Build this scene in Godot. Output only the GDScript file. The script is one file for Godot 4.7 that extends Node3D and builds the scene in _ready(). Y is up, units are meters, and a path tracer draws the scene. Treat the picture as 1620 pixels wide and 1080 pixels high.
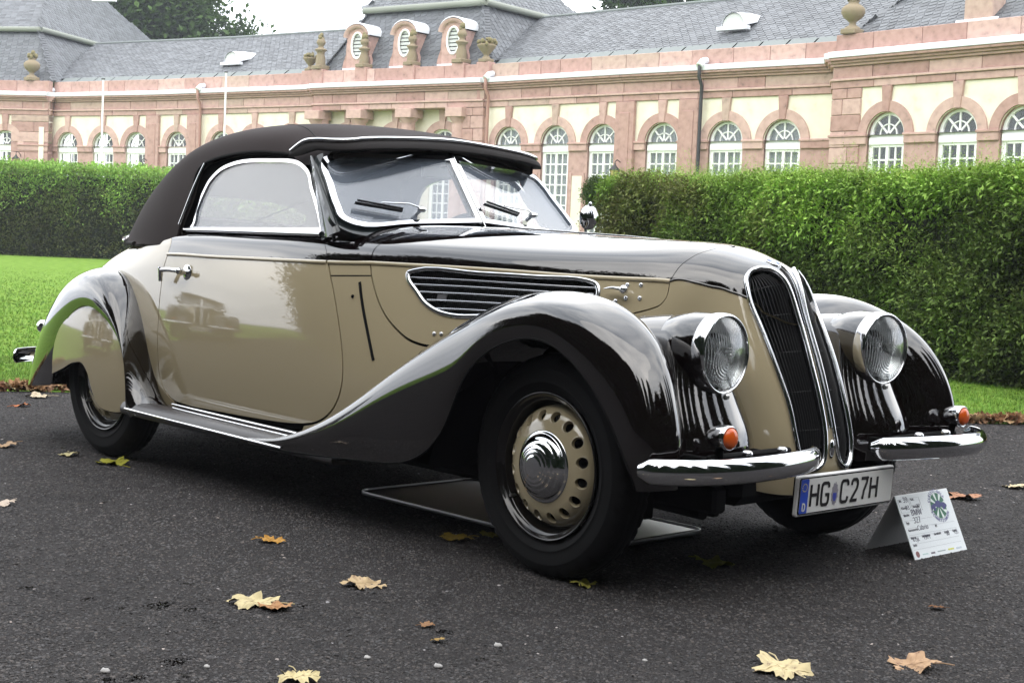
extends Node3D
# A vintage two-tone convertible on a gravel forecourt, a curved sandstone palace behind hedges and lawn.
# The car stands at the origin (+x its front, +z its right). Everything else is laid out from SITE, a point on
# the gravel before the car, with AHEAD pointing over the car to the palace and ACROSS to the right.

const SITE := Vector3(4.5425, 0.0, 3.8424)
const YAW := -2.3875
var AHEAD := Vector3(cos(YAW), 0, sin(YAW))
var ACROSS := Vector3(-sin(YAW), 0, cos(YAW))
const WIPER_FAR := [[0.437, 0.23], [0.378, 0.25], [0.057, 0.31], [0.313, 0.213]]

func site(x: float, d: float, y := 0.0) -> Vector3:
	return SITE + ACROSS * x + AHEAD * d + Vector3(0, y, 0)

func _ready() -> void:
	# camera
	var cam := Camera3D.new()
	cam.name = "camera"
	add_child(cam)
	var fwd := Vector3(cos(YAW) * cos(-0.0674), sin(-0.0674), sin(YAW) * cos(-0.0674))
	var rt := fwd.cross(Vector3.UP).normalized()
	var up := rt.cross(fwd)
	var roll := 0.0427
	cam.transform = Transform3D(Basis(rt * cos(roll) + up * sin(roll), up * cos(roll) - rt * sin(roll), -fwd), SITE + Vector3(0, 1.0121, 0))
	cam.fov = rad_to_deg(2.0 * atan(540.0 / 2365.6))
	cam.near = 0.1
	cam.far = 900.0
	# sky, sun, exposure
	var we := WorldEnvironment.new()
	we.name = "environment"
	var env := Environment.new()
	env.background_mode = Environment.BG_SKY
	env.sky = Sky.new()
	env.sky.sky_material = overcast()
	env.tonemap_mode = Environment.TONE_MAPPER_LINEAR
	env.tonemap_exposure = 1.8
	env.sdfgi_enabled = true
	env.ssao_enabled = true
	env.ssil_enabled = true
	env.fog_enabled = true
	env.fog_density = 0.0008
	env.fog_light_color = Color(0.93, 0.95, 1.0)
	we.environment = env
	add_child(we)
	var sun := DirectionalLight3D.new()
	sun.name = "sun"
	sun.light_energy = 0.22
	sun.light_color = Color(1.0, 0.96, 0.9)
	sun.light_angular_distance = 60.0
	sun.shadow_enabled = true
	add_child(sun)
	sun.look_at_from_position(site(-8, -6, 22), Vector3.ZERO)

	make_materials()
	rng.seed = 7
	make_ground()
	make_palace()
	make_plants()
	make_car()
	make_small_things()

var rng := RandomNumberGenerator.new()

func overcast() -> PanoramaSkyMaterial:
	var w := 768
	var h := 384
	var im := Image.create(w, h, false, Image.FORMAT_RGBF)
	var n := noise(1.3, 5, 11)
	var n2 := noise(3.2, 4, 5)
	for y in h:
		var el := PI * (0.5 - (y + 0.5) / h)
		for x in w:
			var az := TAU * (x + 0.5) / w
			var d := Vector3(cos(el) * cos(az), sin(el) * 1.7, cos(el) * sin(az))
			var c := n.get_noise_3dv(d) * 0.75 + n2.get_noise_3dv(d) * 0.3
			var l := 1.75 * (1.0 + 0.85 * c)
			var grey := clampf(0.5 - c * 1.5, 0.0, 1.0)
			if el < 0.0:
				l = 0.35
				grey = 0.0
			im.set_pixel(x, y, Color(l * (1.0 - 0.10 * grey), l * (1.0 - 0.04 * grey), l * (1.0 + 0.05 * grey)))
	var m := PanoramaSkyMaterial.new()
	m.panorama = ImageTexture.create_from_image(im)
	return m

func make_materials() -> void:
	M.cream = lacquer(linear(0.35, 0.296, 0.19))
	M.cream.roughness = 0.07
	M.cream.metallic_specular = 0.45
	M.brown = lacquer(linear(0.0034, 0.0019, 0.0019))
	M.brown.roughness = 0.03
	M.brown.metallic_specular = 0.55
	M.black = plain(linear(0.003, 0.003, 0.0032), 0.85)
	M.black.metallic_specular = 0.25
	M.black_gloss = plain(linear(0.008, 0.008, 0.009), 0.25)
	M.dark_grille = plain(linear(0.012, 0.013, 0.013), 0.5)
	M.rib = plain(linear(0.03, 0.032, 0.034), 0.4, 0.6)
	M.slat = plain(linear(0.02, 0.02, 0.021), 0.35, 0.3)
	M.rim = lacquer(linear(0.004, 0.003, 0.003))
	M.chrome = plain(linear(0.62, 0.63, 0.65), 0.05, 1.0)
	M.steel = plain(linear(0.5, 0.5, 0.5), 0.3, 1.0)
	M.reflector = plain(linear(0.9, 0.91, 0.92), 0.3, 1.0)
	M.rubber = plain(linear(0.004, 0.004, 0.0043), 0.85)
	M.rubber.metallic_specular = 0.3
	M.pillar = lacquer(linear(0.012, 0.016, 0.017))
	M.leather = plain(linear(0.05, 0.03, 0.02), 0.5)
	M.lining = plain(linear(0.06, 0.05, 0.042), 0.9)
	M.ivory = plain(linear(0.03, 0.025, 0.02), 0.3)
	M.fabric = plain(linear(0.0165, 0.0098, 0.0096), 0.95)
	M.fabric.rim_enabled = true
	M.fabric.rim = 0.1
	M.fabric.normal_enabled = true
	M.fabric.normal_texture = noise_tex(noise(0.12, 3, 3), 256, [], 2.0)
	M.fabric.normal_scale = 0.5
	world_mapped(M.fabric, 9.0)
	M.fabric_dark = plain(linear(0.0065, 0.0042, 0.0043), 0.9)
	M.fabric_dark.rim_enabled = true
	M.fabric_dark.rim = 0.06
	M.glass = plain(Color(0.70, 0.75, 0.82, 0.13), 0.0)  # pale bluish colour and alpha paint in a veil of reflected sky
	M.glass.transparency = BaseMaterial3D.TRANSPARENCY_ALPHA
	M.lens = plain(Color(0.97, 0.98, 0.98, 0.0), 0.0)
	M.lens.refraction_enabled = true
	M.lens.refraction_scale = 0.05
	M.lens_white = plain(linear(0.8, 0.8, 0.78), 0.3)
	M.amber = lacquer(linear(0.55, 0.085, 0.008))
	M.plate_white = plain(linear(0.6, 0.6, 0.585), 0.35)
	M.plate_rim = plain(linear(0.58, 0.58, 0.58), 0.3)
	M.plate_blue = plain(linear(0.01, 0.055, 0.42), 0.35)
	M.star = plain(linear(0.6, 0.5, 0.05), 0.4)
	M.seal = plain(linear(0.21, 0.20, 0.235), 0.4)
	M.plaque = plain(linear(0.16, 0.16, 0.17), 0.3, 0.5)
	M.board = plain(linear(0.03, 0.027, 0.028), 0.35)
	M.seal_blue = plain(linear(0.03, 0.05, 0.32), 0.4)
	M.print_grey = plain(linear(0.42, 0.45, 0.48), 0.7)
	M.lantern_glass = plain(linear(0.5, 0.4, 0.16), 0.3)

const NETS := {
	"screen": [
		[Vector3(0.2816, 1.0451, 0), Vector3(0.0464, 1.3559, 0)],
		[Vector3(0.2027, 1.0137, 0.7244), Vector3(-0.091, 1.311, 0.6569)],
	],
	"sidewin": [
		[Vector3(-1.1, 0.98, 0.606), Vector3(-1.1, 1.34, 0.532)],
		[Vector3(0.15, 0.98, 0.606), Vector3(0.15, 1.34, 0.532)],
	],
	"spat": [
		[Vector3(-1.9, 0.15, 0.709), Vector3(-1.9, 0.3, 0.7308), Vector3(-1.9, 0.45, 0.7341), Vector3(-1.9, 0.6, 0.7251), Vector3(-1.9, 0.75, 0.6975)],
		[Vector3(-1.7, 0.15, 0.7457), Vector3(-1.7, 0.3, 0.7675), Vector3(-1.7, 0.45, 0.7708), Vector3(-1.7, 0.6, 0.7617), Vector3(-1.7, 0.75, 0.7342)],
		[Vector3(-1.5, 0.15, 0.7623), Vector3(-1.5, 0.3, 0.7841), Vector3(-1.5, 0.45, 0.7874), Vector3(-1.5, 0.6, 0.7784), Vector3(-1.5, 0.75, 0.7508)],
		[Vector3(-1.3, 0.15, 0.7639), Vector3(-1.3, 0.3, 0.7857), Vector3(-1.3, 0.45, 0.789), Vector3(-1.3, 0.6, 0.78), Vector3(-1.3, 0.75, 0.7524)],
		[Vector3(-1.1, 0.15, 0.7505), Vector3(-1.1, 0.3, 0.7723), Vector3(-1.1, 0.45, 0.7756), Vector3(-1.1, 0.6, 0.7665), Vector3(-1.1, 0.75, 0.7389)],
		[Vector3(-0.9, 0.15, 0.717), Vector3(-0.9, 0.3, 0.7388), Vector3(-0.9, 0.45, 0.7421), Vector3(-0.9, 0.6, 0.733), Vector3(-0.9, 0.75, 0.7054)],
	],
	"hull": [
		[Vector3(-2.4, 0.4188, 0), Vector3(-2.4, 0.4224, 0.0985), Vector3(-2.4, 0.4117, 0.2059), Vector3(-2.4, 0.3908, 0.2777), Vector3(-2.4, 0.3651, 0.3033), Vector3(-2.4, 0.3087, 0.3092), Vector3(-2.4, 0.26, 0.26)],
		[Vector3(-2.3343, 0.5338, 0), Vector3(-2.3135, 0.5314, 0.1626), Vector3(-2.2794, 0.5121, 0.311), Vector3(-2.2438, 0.4608, 0.388), Vector3(-2.2275, 0.3941, 0.437), Vector3(-2.2318, 0.2926, 0.4309), Vector3(-2.2309, 0.2373, 0.3838)],
		[Vector3(-2.0886, 0.7502, 0), Vector3(-2.0942, 0.7438, 0.2211), Vector3(-2.1033, 0.6884, 0.4301), Vector3(-2.1129, 0.5997, 0.4802), Vector3(-2.1172, 0.4946, 0.5088), Vector3(-2.1161, 0.3419, 0.5371), Vector3(-2.1163, 0.2308, 0.4848)],
		[Vector3(-1.7913, 0.8849, 0), Vector3(-1.7898, 0.8846, 0.2963), Vector3(-1.7873, 0.8508, 0.5154), Vector3(-1.7848, 0.764, 0.5608), Vector3(-1.7836, 0.6171, 0.6027), Vector3(-1.7839, 0.3975, 0.6121), Vector3(-1.7839, 0.2196, 0.557)],
		[Vector3(-1.4263, 0.9644, 0), Vector3(-1.4267, 0.9594, 0.3526), Vector3(-1.4274, 0.9361, 0.5531), Vector3(-1.428, 0.8722, 0.6191), Vector3(-1.4284, 0.7174, 0.6449), Vector3(-1.4283, 0.4181, 0.6534), Vector3(-1.4283, 0.2108, 0.587)],
		[Vector3(-1.0235, 0.9939, 0), Vector3(-1.0234, 0.9951, 0.4231), Vector3(-1.0233, 0.9997, 0.6339), Vector3(-1.0231, 0.9503, 0.6469), Vector3(-1.023, 0.7059, 0.6791), Vector3(-1.023, 0.437, 0.6838), Vector3(-1.023, 0.1972, 0.6348)],
		[Vector3(-0.5995, 0.9991, 0), Vector3(-0.5996, 1.0015, 0.4444), Vector3(-0.5996, 1.0002, 0.6343), Vector3(-0.5997, 0.9251, 0.652), Vector3(-0.5997, 0.7103, 0.7), Vector3(-0.5997, 0.4312, 0.6992), Vector3(-0.5997, 0.2005, 0.6537)],
		[Vector3(-0.1783, 1.0089, 0), Vector3(-0.1783, 0.9999, 0.4474), Vector3(-0.1783, 0.9958, 0.637), Vector3(-0.1783, 0.9314, 0.6445), Vector3(-0.1783, 0.7085, 0.6947), Vector3(-0.1783, 0.4343, 0.693), Vector3(-0.1783, 0.201, 0.6503)],
		[Vector3(0.1126, 1.0647, 0), Vector3(0.1127, 1.0697, 0.4238), Vector3(0.1127, 0.9942, 0.5864), Vector3(0.1127, 0.9362, 0.6379), Vector3(0.1128, 0.71, 0.682), Vector3(0.1129, 0.4282, 0.6787), Vector3(0.1129, 0.1956, 0.6452)],
		[Vector3(0.4477, 1.0618, 0), Vector3(0.4476, 1.0519, 0.3049), Vector3(0.4476, 0.9949, 0.5468), Vector3(0.4475, 0.9423, 0.5795), Vector3(0.4472, 0.6972, 0.6267), Vector3(0.4469, 0.4516, 0.6681), Vector3(0.4466, 0.2167, 0.6088)],
		[Vector3(0.7966, 1.048, 0), Vector3(0.7969, 1.0468, 0.2536), Vector3(0.7969, 0.9892, 0.4377), Vector3(0.7972, 0.9379, 0.4814), Vector3(0.7985, 0.7244, 0.5508), Vector3(0.7996, 0.4297, 0.5742), Vector3(0.8006, 0.2576, 0.5197)],
		[Vector3(1.1657, 1.0402, 0), Vector3(1.1648, 1.037, 0.1811), Vector3(1.165, 0.9823, 0.3408), Vector3(1.1635, 0.9337, 0.3807), Vector3(1.1589, 0.7203, 0.4488), Vector3(1.1547, 0.5007, 0.4755), Vector3(1.1511, 0.3129, 0.4323)],
		[Vector3(1.4404, 1.0347, 0), Vector3(1.444, 1.0383, 0.1344), Vector3(1.4433, 0.9859, 0.2293), Vector3(1.4488, 0.9372, 0.2829), Vector3(1.466, 0.7382, 0.3364), Vector3(1.4816, 0.5013, 0.3481), Vector3(1.4951, 0.4108, 0.3309)],
		[Vector3(1.5928, 0.9991, 0), Vector3(1.5792, 0.9937, 0.0929), Vector3(1.5818, 0.9525, 0.1762), Vector3(1.5613, 0.9, 0.2196), Vector3(1.497, 0.7343, 0.2839), Vector3(1.4389, 0.5621, 0.3276), Vector3(1.3887, 0.4438, 0.344)],
		[Vector3(1.7138, 0.9593, 0), Vector3(1.7188, 0.9519, 0.0772), Vector3(1.6658, 0.9213, 0.1536), Vector3(1.6005, 0.9009, 0.2049), Vector3(1.5515, 0.7145, 0.2557), Vector3(1.4465, 0.5329, 0.3247), Vector3(1.4103, 0.4541, 0.3332)],
		[Vector3(1.752, 0.8463, 0), Vector3(1.746, 0.8434, 0.0783), Vector3(1.702, 0.8321, 0.1691), Vector3(1.6282, 0.8037, 0.2218), Vector3(1.5833, 0.6683, 0.2501), Vector3(1.4785, 0.5162, 0.3168), Vector3(1.4301, 0.44, 0.3332)],
		[Vector3(1.8166, 0.7023, 0), Vector3(1.8102, 0.7007, 0.0811), Vector3(1.7912, 0.6941, 0.1636), Vector3(1.693, 0.6747, 0.2219), Vector3(1.6641, 0.5869, 0.2351), Vector3(1.5172, 0.4737, 0.3093), Vector3(1.4493, 0.4261, 0.3258)],
		[Vector3(1.8724, 0.5484, 0), Vector3(1.8651, 0.5458, 0.0737), Vector3(1.8496, 0.5471, 0.1503), Vector3(1.7815, 0.5235, 0.2067), Vector3(1.697, 0.4847, 0.2401), Vector3(1.5634, 0.4416, 0.2992), Vector3(1.4729, 0.4057, 0.3194)],
		[Vector3(1.9098, 0.4076, 0), Vector3(1.9028, 0.4093, 0.0718), Vector3(1.8957, 0.4058, 0.1446), Vector3(1.8338, 0.4052, 0.1946), Vector3(1.7512, 0.3901, 0.2309), Vector3(1.6034, 0.3837, 0.2926), Vector3(1.4793, 0.3811, 0.3227)],
		[Vector3(1.9018, 0.2801, 0), Vector3(1.8965, 0.2798, 0.0721), Vector3(1.8823, 0.2808, 0.1314), Vector3(1.8242, 0.2769, 0.1821), Vector3(1.7409, 0.2915, 0.2201), Vector3(1.5923, 0.2971, 0.2875), Vector3(1.49, 0.32, 0.31)],
	],
	"front_fender": [
		[Vector3(-0.1, 0.235, 0.655), Vector3(-0.1, 0.2428, 0.6593), Vector3(-0.1, 0.2517, 0.6888), Vector3(-0.1, 0.2563, 0.7449), Vector3(-0.1, 0.2532, 0.7716), Vector3(-0.1, 0.251, 0.7967), Vector3(-0.1, 0.237, 0.7998), Vector3(-0.1, 0.222, 0.793)],
		[Vector3(0.0951, 0.2126, 0.6523), Vector3(0.095, 0.2319, 0.6564), Vector3(0.0951, 0.2542, 0.686), Vector3(0.095, 0.2647, 0.7402), Vector3(0.0953, 0.2599, 0.7716), Vector3(0.0957, 0.2579, 0.7986), Vector3(0.0979, 0.2423, 0.8022), Vector3(0.1003, 0.2258, 0.7947)],
		[Vector3(0.4398, 0.2647, 0.606), Vector3(0.4398, 0.3201, 0.6119), Vector3(0.4397, 0.3834, 0.6533), Vector3(0.4401, 0.4145, 0.7308), Vector3(0.4388, 0.397, 0.7702), Vector3(0.4372, 0.3868, 0.806), Vector3(0.4283, 0.3172, 0.8106), Vector3(0.4187, 0.2429, 0.8008)],
		[Vector3(0.6658, 0.3365, 0.5839), Vector3(0.6658, 0.4238, 0.5905), Vector3(0.6656, 0.5243, 0.6363), Vector3(0.6662, 0.5734, 0.7233), Vector3(0.6638, 0.5435, 0.7652), Vector3(0.6608, 0.5249, 0.8042), Vector3(0.6436, 0.3972, 0.809), Vector3(0.625, 0.2606, 0.7983)],
		[Vector3(0.8872, 0.4112, 0.5384), Vector3(0.8873, 0.5223, 0.547), Vector3(0.8872, 0.6468, 0.6037), Vector3(0.8877, 0.7124, 0.7131), Vector3(0.8861, 0.6711, 0.7586), Vector3(0.8838, 0.6423, 0.8041), Vector3(0.8731, 0.4647, 0.8099), Vector3(0.8614, 0.2745, 0.7981)],
		[Vector3(1.0656, 0.5866, 0.5024), Vector3(1.0653, 0.6678, 0.5122), Vector3(1.0648, 0.7486, 0.5742), Vector3(1.0652, 0.8051, 0.682), Vector3(1.0631, 0.768, 0.7442), Vector3(1.0599, 0.7262, 0.7988), Vector3(1.0453, 0.5753, 0.8109), Vector3(1.0296, 0.4113, 0.7997)],
		[Vector3(1.2105, 0.6263, 0.4521), Vector3(1.2119, 0.7177, 0.4648), Vector3(1.2123, 0.8014, 0.5372), Vector3(1.2155, 0.8678, 0.6586), Vector3(1.2068, 0.8369, 0.7279), Vector3(1.1871, 0.807, 0.7901), Vector3(1.1364, 0.7226, 0.8088), Vector3(1.0804, 0.6304, 0.8002)],
		[Vector3(1.4122, 0.6582, 0.4491), Vector3(1.4076, 0.7467, 0.4608), Vector3(1.4036, 0.8226, 0.528), Vector3(1.4007, 0.8896, 0.6287), Vector3(1.3996, 0.8646, 0.7131), Vector3(1.3934, 0.8495, 0.7797), Vector3(1.3819, 0.8051, 0.8047), Vector3(1.3689, 0.7572, 0.798)],
		[Vector3(1.5405, 0.6169, 0.4514), Vector3(1.5578, 0.7119, 0.4632), Vector3(1.5721, 0.7901, 0.53), Vector3(1.5857, 0.8647, 0.6284), Vector3(1.5797, 0.8353, 0.7123), Vector3(1.5739, 0.8123, 0.7785), Vector3(1.5596, 0.7543, 0.8054), Vector3(1.5439, 0.691, 0.8005)],
		[Vector3(1.6056, 0.5821, 0.5055), Vector3(1.6648, 0.6572, 0.5162), Vector3(1.7139, 0.7194, 0.5751), Vector3(1.7598, 0.7787, 0.6666), Vector3(1.7425, 0.7522, 0.7299), Vector3(1.7308, 0.7251, 0.7836), Vector3(1.6995, 0.6602, 0.8043), Vector3(1.6655, 0.5888, 0.8)],
		[Vector3(1.6069, 0.5467, 0.5268), Vector3(1.6988, 0.5964, 0.5381), Vector3(1.7755, 0.637, 0.5968), Vector3(1.846, 0.6778, 0.6951), Vector3(1.8225, 0.6546, 0.7405), Vector3(1.8139, 0.6211, 0.786), Vector3(1.7849, 0.5463, 0.8027), Vector3(1.7541, 0.4636, 0.7994)],
		[Vector3(1.5968, 0.5012, 0.5372), Vector3(1.713, 0.5243, 0.549), Vector3(1.81, 0.5429, 0.6092), Vector3(1.899, 0.5628, 0.7148), Vector3(1.8696, 0.5484, 0.7497), Vector3(1.8597, 0.5229, 0.7911), Vector3(1.825, 0.4679, 0.8054), Vector3(1.7883, 0.4067, 0.8025)],
		[Vector3(1.6358, 0.4184, 0.5345), Vector3(1.7456, 0.4251, 0.5465), Vector3(1.8372, 0.4303, 0.6067), Vector3(1.9215, 0.4364, 0.7153), Vector3(1.8929, 0.4309, 0.7426), Vector3(1.8811, 0.4197, 0.7807), Vector3(1.8433, 0.396, 0.7931), Vector3(1.8029, 0.3696, 0.7906)],
		[Vector3(1.61, 0.345, 0.535), Vector3(1.7211, 0.345, 0.5461), Vector3(1.8138, 0.345, 0.602), Vector3(1.8988, 0.3451, 0.7022), Vector3(1.8712, 0.3445, 0.7293), Vector3(1.8629, 0.3427, 0.7654), Vector3(1.8323, 0.3391, 0.7774), Vector3(1.8, 0.335, 0.775)],
	],
	"pod": [
		[Vector3(1.14, 0.48, 0.36), Vector3(1.1293, 0.6085, 0.3577), Vector3(1.1228, 0.686, 0.3693), Vector3(1.1186, 0.737, 0.43), Vector3(1.1228, 0.686, 0.4907), Vector3(1.1293, 0.6085, 0.5023), Vector3(1.14, 0.48, 0.5)],
		[Vector3(1.3114, 0.4891, 0.3349), Vector3(1.3053, 0.642, 0.3317), Vector3(1.3016, 0.7342, 0.3477), Vector3(1.2991, 0.7948, 0.4308), Vector3(1.3016, 0.7342, 0.5139), Vector3(1.3053, 0.642, 0.5299), Vector3(1.3114, 0.4891, 0.5267)],
		[Vector3(1.4745, 0.5036, 0.3105), Vector3(1.4776, 0.6631, 0.3066), Vector3(1.4794, 0.7593, 0.326), Vector3(1.4806, 0.8226, 0.4269), Vector3(1.4794, 0.7593, 0.5277), Vector3(1.4776, 0.6631, 0.5471), Vector3(1.4745, 0.5036, 0.5432)],
		[Vector3(1.6705, 0.4965, 0.2951), Vector3(1.6645, 0.6693, 0.2908), Vector3(1.6609, 0.7736, 0.3123), Vector3(1.6585, 0.8422, 0.4237), Vector3(1.6609, 0.7736, 0.5352), Vector3(1.6645, 0.6693, 0.5566), Vector3(1.6705, 0.4965, 0.5523)],
		[Vector3(1.6236, 0.5465, 0.291), Vector3(1.6766, 0.6914, 0.2866), Vector3(1.7086, 0.7789, 0.3085), Vector3(1.7296, 0.8363, 0.4222), Vector3(1.7086, 0.7789, 0.536), Vector3(1.6766, 0.6914, 0.5578), Vector3(1.6236, 0.5465, 0.5535)],
		[Vector3(1.5553, 0.5693, 0.281), Vector3(1.6704, 0.6521, 0.2764), Vector3(1.7399, 0.702, 0.2994), Vector3(1.7855, 0.7348, 0.4194), Vector3(1.7399, 0.702, 0.5394), Vector3(1.6704, 0.6521, 0.5624), Vector3(1.5553, 0.5693, 0.5578)],
		[Vector3(1.5454, 0.5661, 0.2651), Vector3(1.6743, 0.6041, 0.2599), Vector3(1.7521, 0.6271, 0.2858), Vector3(1.8032, 0.6422, 0.4202), Vector3(1.7521, 0.6271, 0.5545), Vector3(1.6743, 0.6041, 0.5804), Vector3(1.5454, 0.5661, 0.5752)],
		[Vector3(1.5752, 0.4964, 0.2486), Vector3(1.7154, 0.5184, 0.2429), Vector3(1.8, 0.5316, 0.2715), Vector3(1.8555, 0.5403, 0.42), Vector3(1.8, 0.5316, 0.5684), Vector3(1.7154, 0.5184, 0.597), Vector3(1.5752, 0.4964, 0.5913)],
		[Vector3(1.6037, 0.4484, 0.2403), Vector3(1.7493, 0.4509, 0.2344), Vector3(1.8372, 0.4525, 0.2643), Vector3(1.895, 0.4535, 0.42), Vector3(1.8372, 0.4525, 0.5757), Vector3(1.7493, 0.4509, 0.6057), Vector3(1.6037, 0.4484, 0.5997)],
		[Vector3(1.598, 0.35, 0.242), Vector3(1.7426, 0.35, 0.2361), Vector3(1.8298, 0.35, 0.2657), Vector3(1.8871, 0.35, 0.42), Vector3(1.8298, 0.35, 0.5743), Vector3(1.7426, 0.35, 0.6039), Vector3(1.598, 0.35, 0.598)],
	],
	"rear_fender": [
		[Vector3(-0.84, 0.232, 0.66), Vector3(-0.8399, 0.2521, 0.6619), Vector3(-0.8405, 0.2597, 0.6795), Vector3(-0.838, 0.2632, 0.6792), Vector3(-0.8474, 0.2596, 0.7437), Vector3(-0.8748, 0.2513, 0.7812), Vector3(-0.9275, 0.2351, 0.7977), Vector3(-0.97, 0.222, 0.797)],
		[Vector3(-0.9694, 0.2416, 0.6546), Vector3(-0.9767, 0.283, 0.6553), Vector3(-0.9798, 0.2987, 0.669), Vector3(-0.98, 0.3057, 0.659), Vector3(-0.9826, 0.2993, 0.7362), Vector3(-0.9912, 0.2855, 0.779), Vector3(-1.0075, 0.258, 0.7982), Vector3(-1.0207, 0.236, 0.7973)],
		[Vector3(-1.1024, 0.3916, 0.6514), Vector3(-1.073, 0.4468, 0.6516), Vector3(-1.0614, 0.4679, 0.6636), Vector3(-1.0581, 0.4769, 0.6498), Vector3(-1.0564, 0.4692, 0.7318), Vector3(-1.0478, 0.4529, 0.7764), Vector3(-1.0319, 0.4203, 0.7967), Vector3(-1.0191, 0.3942, 0.7957)],
		[Vector3(-1.1909, 0.532, 0.6396), Vector3(-1.141, 0.5909, 0.6397), Vector3(-1.1214, 0.6133, 0.6518), Vector3(-1.1152, 0.6231, 0.6365), Vector3(-1.1146, 0.6143, 0.7227), Vector3(-1.1072, 0.5953, 0.7695), Vector3(-1.0938, 0.5576, 0.7908), Vector3(-1.0829, 0.5274, 0.7898)],
		[Vector3(-1.3339, 0.6004, 0.6001), Vector3(-1.2826, 0.7111, 0.6037), Vector3(-1.2624, 0.7534, 0.6312), Vector3(-1.2562, 0.7714, 0.6385), Vector3(-1.2553, 0.7565, 0.7176), Vector3(-1.2468, 0.7261, 0.7654), Vector3(-1.2316, 0.6652, 0.7859), Vector3(-1.2191, 0.6164, 0.7851)],
		[Vector3(-1.3935, 0.6185, 0.5598), Vector3(-1.4083, 0.7589, 0.5666), Vector3(-1.414, 0.8127, 0.6088), Vector3(-1.4164, 0.8349, 0.637), Vector3(-1.4141, 0.8181, 0.711), Vector3(-1.409, 0.7855, 0.7605), Vector3(-1.3987, 0.7197, 0.7808), Vector3(-1.3905, 0.6671, 0.78)],
		[Vector3(-1.6119, 0.6158, 0.5206), Vector3(-1.6043, 0.746, 0.5309), Vector3(-1.6009, 0.7958, 0.588), Vector3(-1.6013, 0.817, 0.6383), Vector3(-1.5964, 0.7994, 0.7055), Vector3(-1.5812, 0.7634, 0.7561), Vector3(-1.5522, 0.6912, 0.7757), Vector3(-1.5287, 0.6333, 0.775)],
		[Vector3(-1.7587, 0.5305, 0.4776), Vector3(-1.7749, 0.6717, 0.491), Vector3(-1.7805, 0.7256, 0.5623), Vector3(-1.7854, 0.7485, 0.6318), Vector3(-1.7748, 0.7295, 0.6969), Vector3(-1.7459, 0.6905, 0.7506), Vector3(-1.6897, 0.6123, 0.7707), Vector3(-1.6446, 0.5496, 0.77)],
		[Vector3(-1.8534, 0.4603, 0.4488), Vector3(-1.9171, 0.568, 0.4633), Vector3(-1.9405, 0.609, 0.5404), Vector3(-1.9539, 0.6272, 0.6155), Vector3(-1.9339, 0.61, 0.6859), Vector3(-1.8829, 0.5726, 0.744), Vector3(-1.7832, 0.4981, 0.7657), Vector3(-1.7031, 0.4383, 0.765)],
		[Vector3(-1.8678, 0.3882, 0.427), Vector3(-1.999, 0.4586, 0.442), Vector3(-2.0484, 0.4851, 0.5227), Vector3(-2.0724, 0.4977, 0.6005), Vector3(-2.0445, 0.4839, 0.6759), Vector3(-1.9783, 0.4517, 0.7376), Vector3(-1.8479, 0.3881, 0.7608), Vector3(-1.7432, 0.3371, 0.76)],
		[Vector3(-1.9556, 0.3267, 0.4233), Vector3(-2.0902, 0.3393, 0.4371), Vector3(-2.1405, 0.3438, 0.5134), Vector3(-2.1664, 0.3467, 0.5825), Vector3(-2.1332, 0.3418, 0.6664), Vector3(-2.0519, 0.3288, 0.731), Vector3(-1.8924, 0.3035, 0.7559), Vector3(-1.7642, 0.2832, 0.755)],
		[Vector3(-2.01, 0.225, 0.4), Vector3(-2.144, 0.225, 0.4145), Vector3(-2.1939, 0.2252, 0.4948), Vector3(-2.2203, 0.2243, 0.5672), Vector3(-2.1851, 0.2276, 0.6562), Vector3(-2.0979, 0.237, 0.7246), Vector3(-1.9272, 0.2553, 0.7509), Vector3(-1.79, 0.27, 0.75)],
	],
	"roof": [
		[Vector3(0.0445, 1.3903, 0), Vector3(0.046, 1.3804, 0.1914), Vector3(0.0415, 1.3682, 0.3745), Vector3(0.04, 1.355, 0.4706), Vector3(-0.0333, 1.324, 0.533), Vector3(-0.0867, 1.119, 0.5775), Vector3(-0.1, 0.92, 0.625)],
		[Vector3(-0.1887, 1.4443, 0), Vector3(-0.1982, 1.4394, 0.2038), Vector3(-0.2179, 1.4295, 0.3807), Vector3(-0.2703, 1.3734, 0.4791), Vector3(-0.3086, 1.3135, 0.5332), Vector3(-0.2996, 1.103, 0.5852), Vector3(-0.3149, 0.9198, 0.6296)],
		[Vector3(-0.4781, 1.4661, 0), Vector3(-0.4761, 1.4605, 0.2188), Vector3(-0.4699, 1.4379, 0.4022), Vector3(-0.4554, 1.3959, 0.5103), Vector3(-0.4452, 1.3113, 0.5455), Vector3(-0.4465, 1.1066, 0.5989), Vector3(-0.4403, 0.921, 0.6364)],
		[Vector3(-0.7788, 1.4617, 0), Vector3(-0.7775, 1.4579, 0.2144), Vector3(-0.7825, 1.4359, 0.3977), Vector3(-0.788, 1.3879, 0.4975), Vector3(-0.7905, 1.3041, 0.5381), Vector3(-0.7943, 1.1148, 0.6084), Vector3(-0.8038, 0.9163, 0.6347)],
		[Vector3(-1.0866, 1.4257, 0), Vector3(-1.0939, 1.4202, 0.2156), Vector3(-1.0801, 1.3942, 0.3986), Vector3(-1.0724, 1.3378, 0.5002), Vector3(-1.0727, 1.2549, 0.5478), Vector3(-1.0564, 1.0986, 0.6034), Vector3(-1.0244, 0.9337, 0.6347)],
		[Vector3(-1.3455, 1.3354, 0), Vector3(-1.3453, 1.3311, 0.2145), Vector3(-1.3132, 1.2956, 0.4017), Vector3(-1.2801, 1.2375, 0.4939), Vector3(-1.2313, 1.1611, 0.5475), Vector3(-1.1721, 1.0344, 0.6063), Vector3(-1.0986, 0.9288, 0.6364)],
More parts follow.
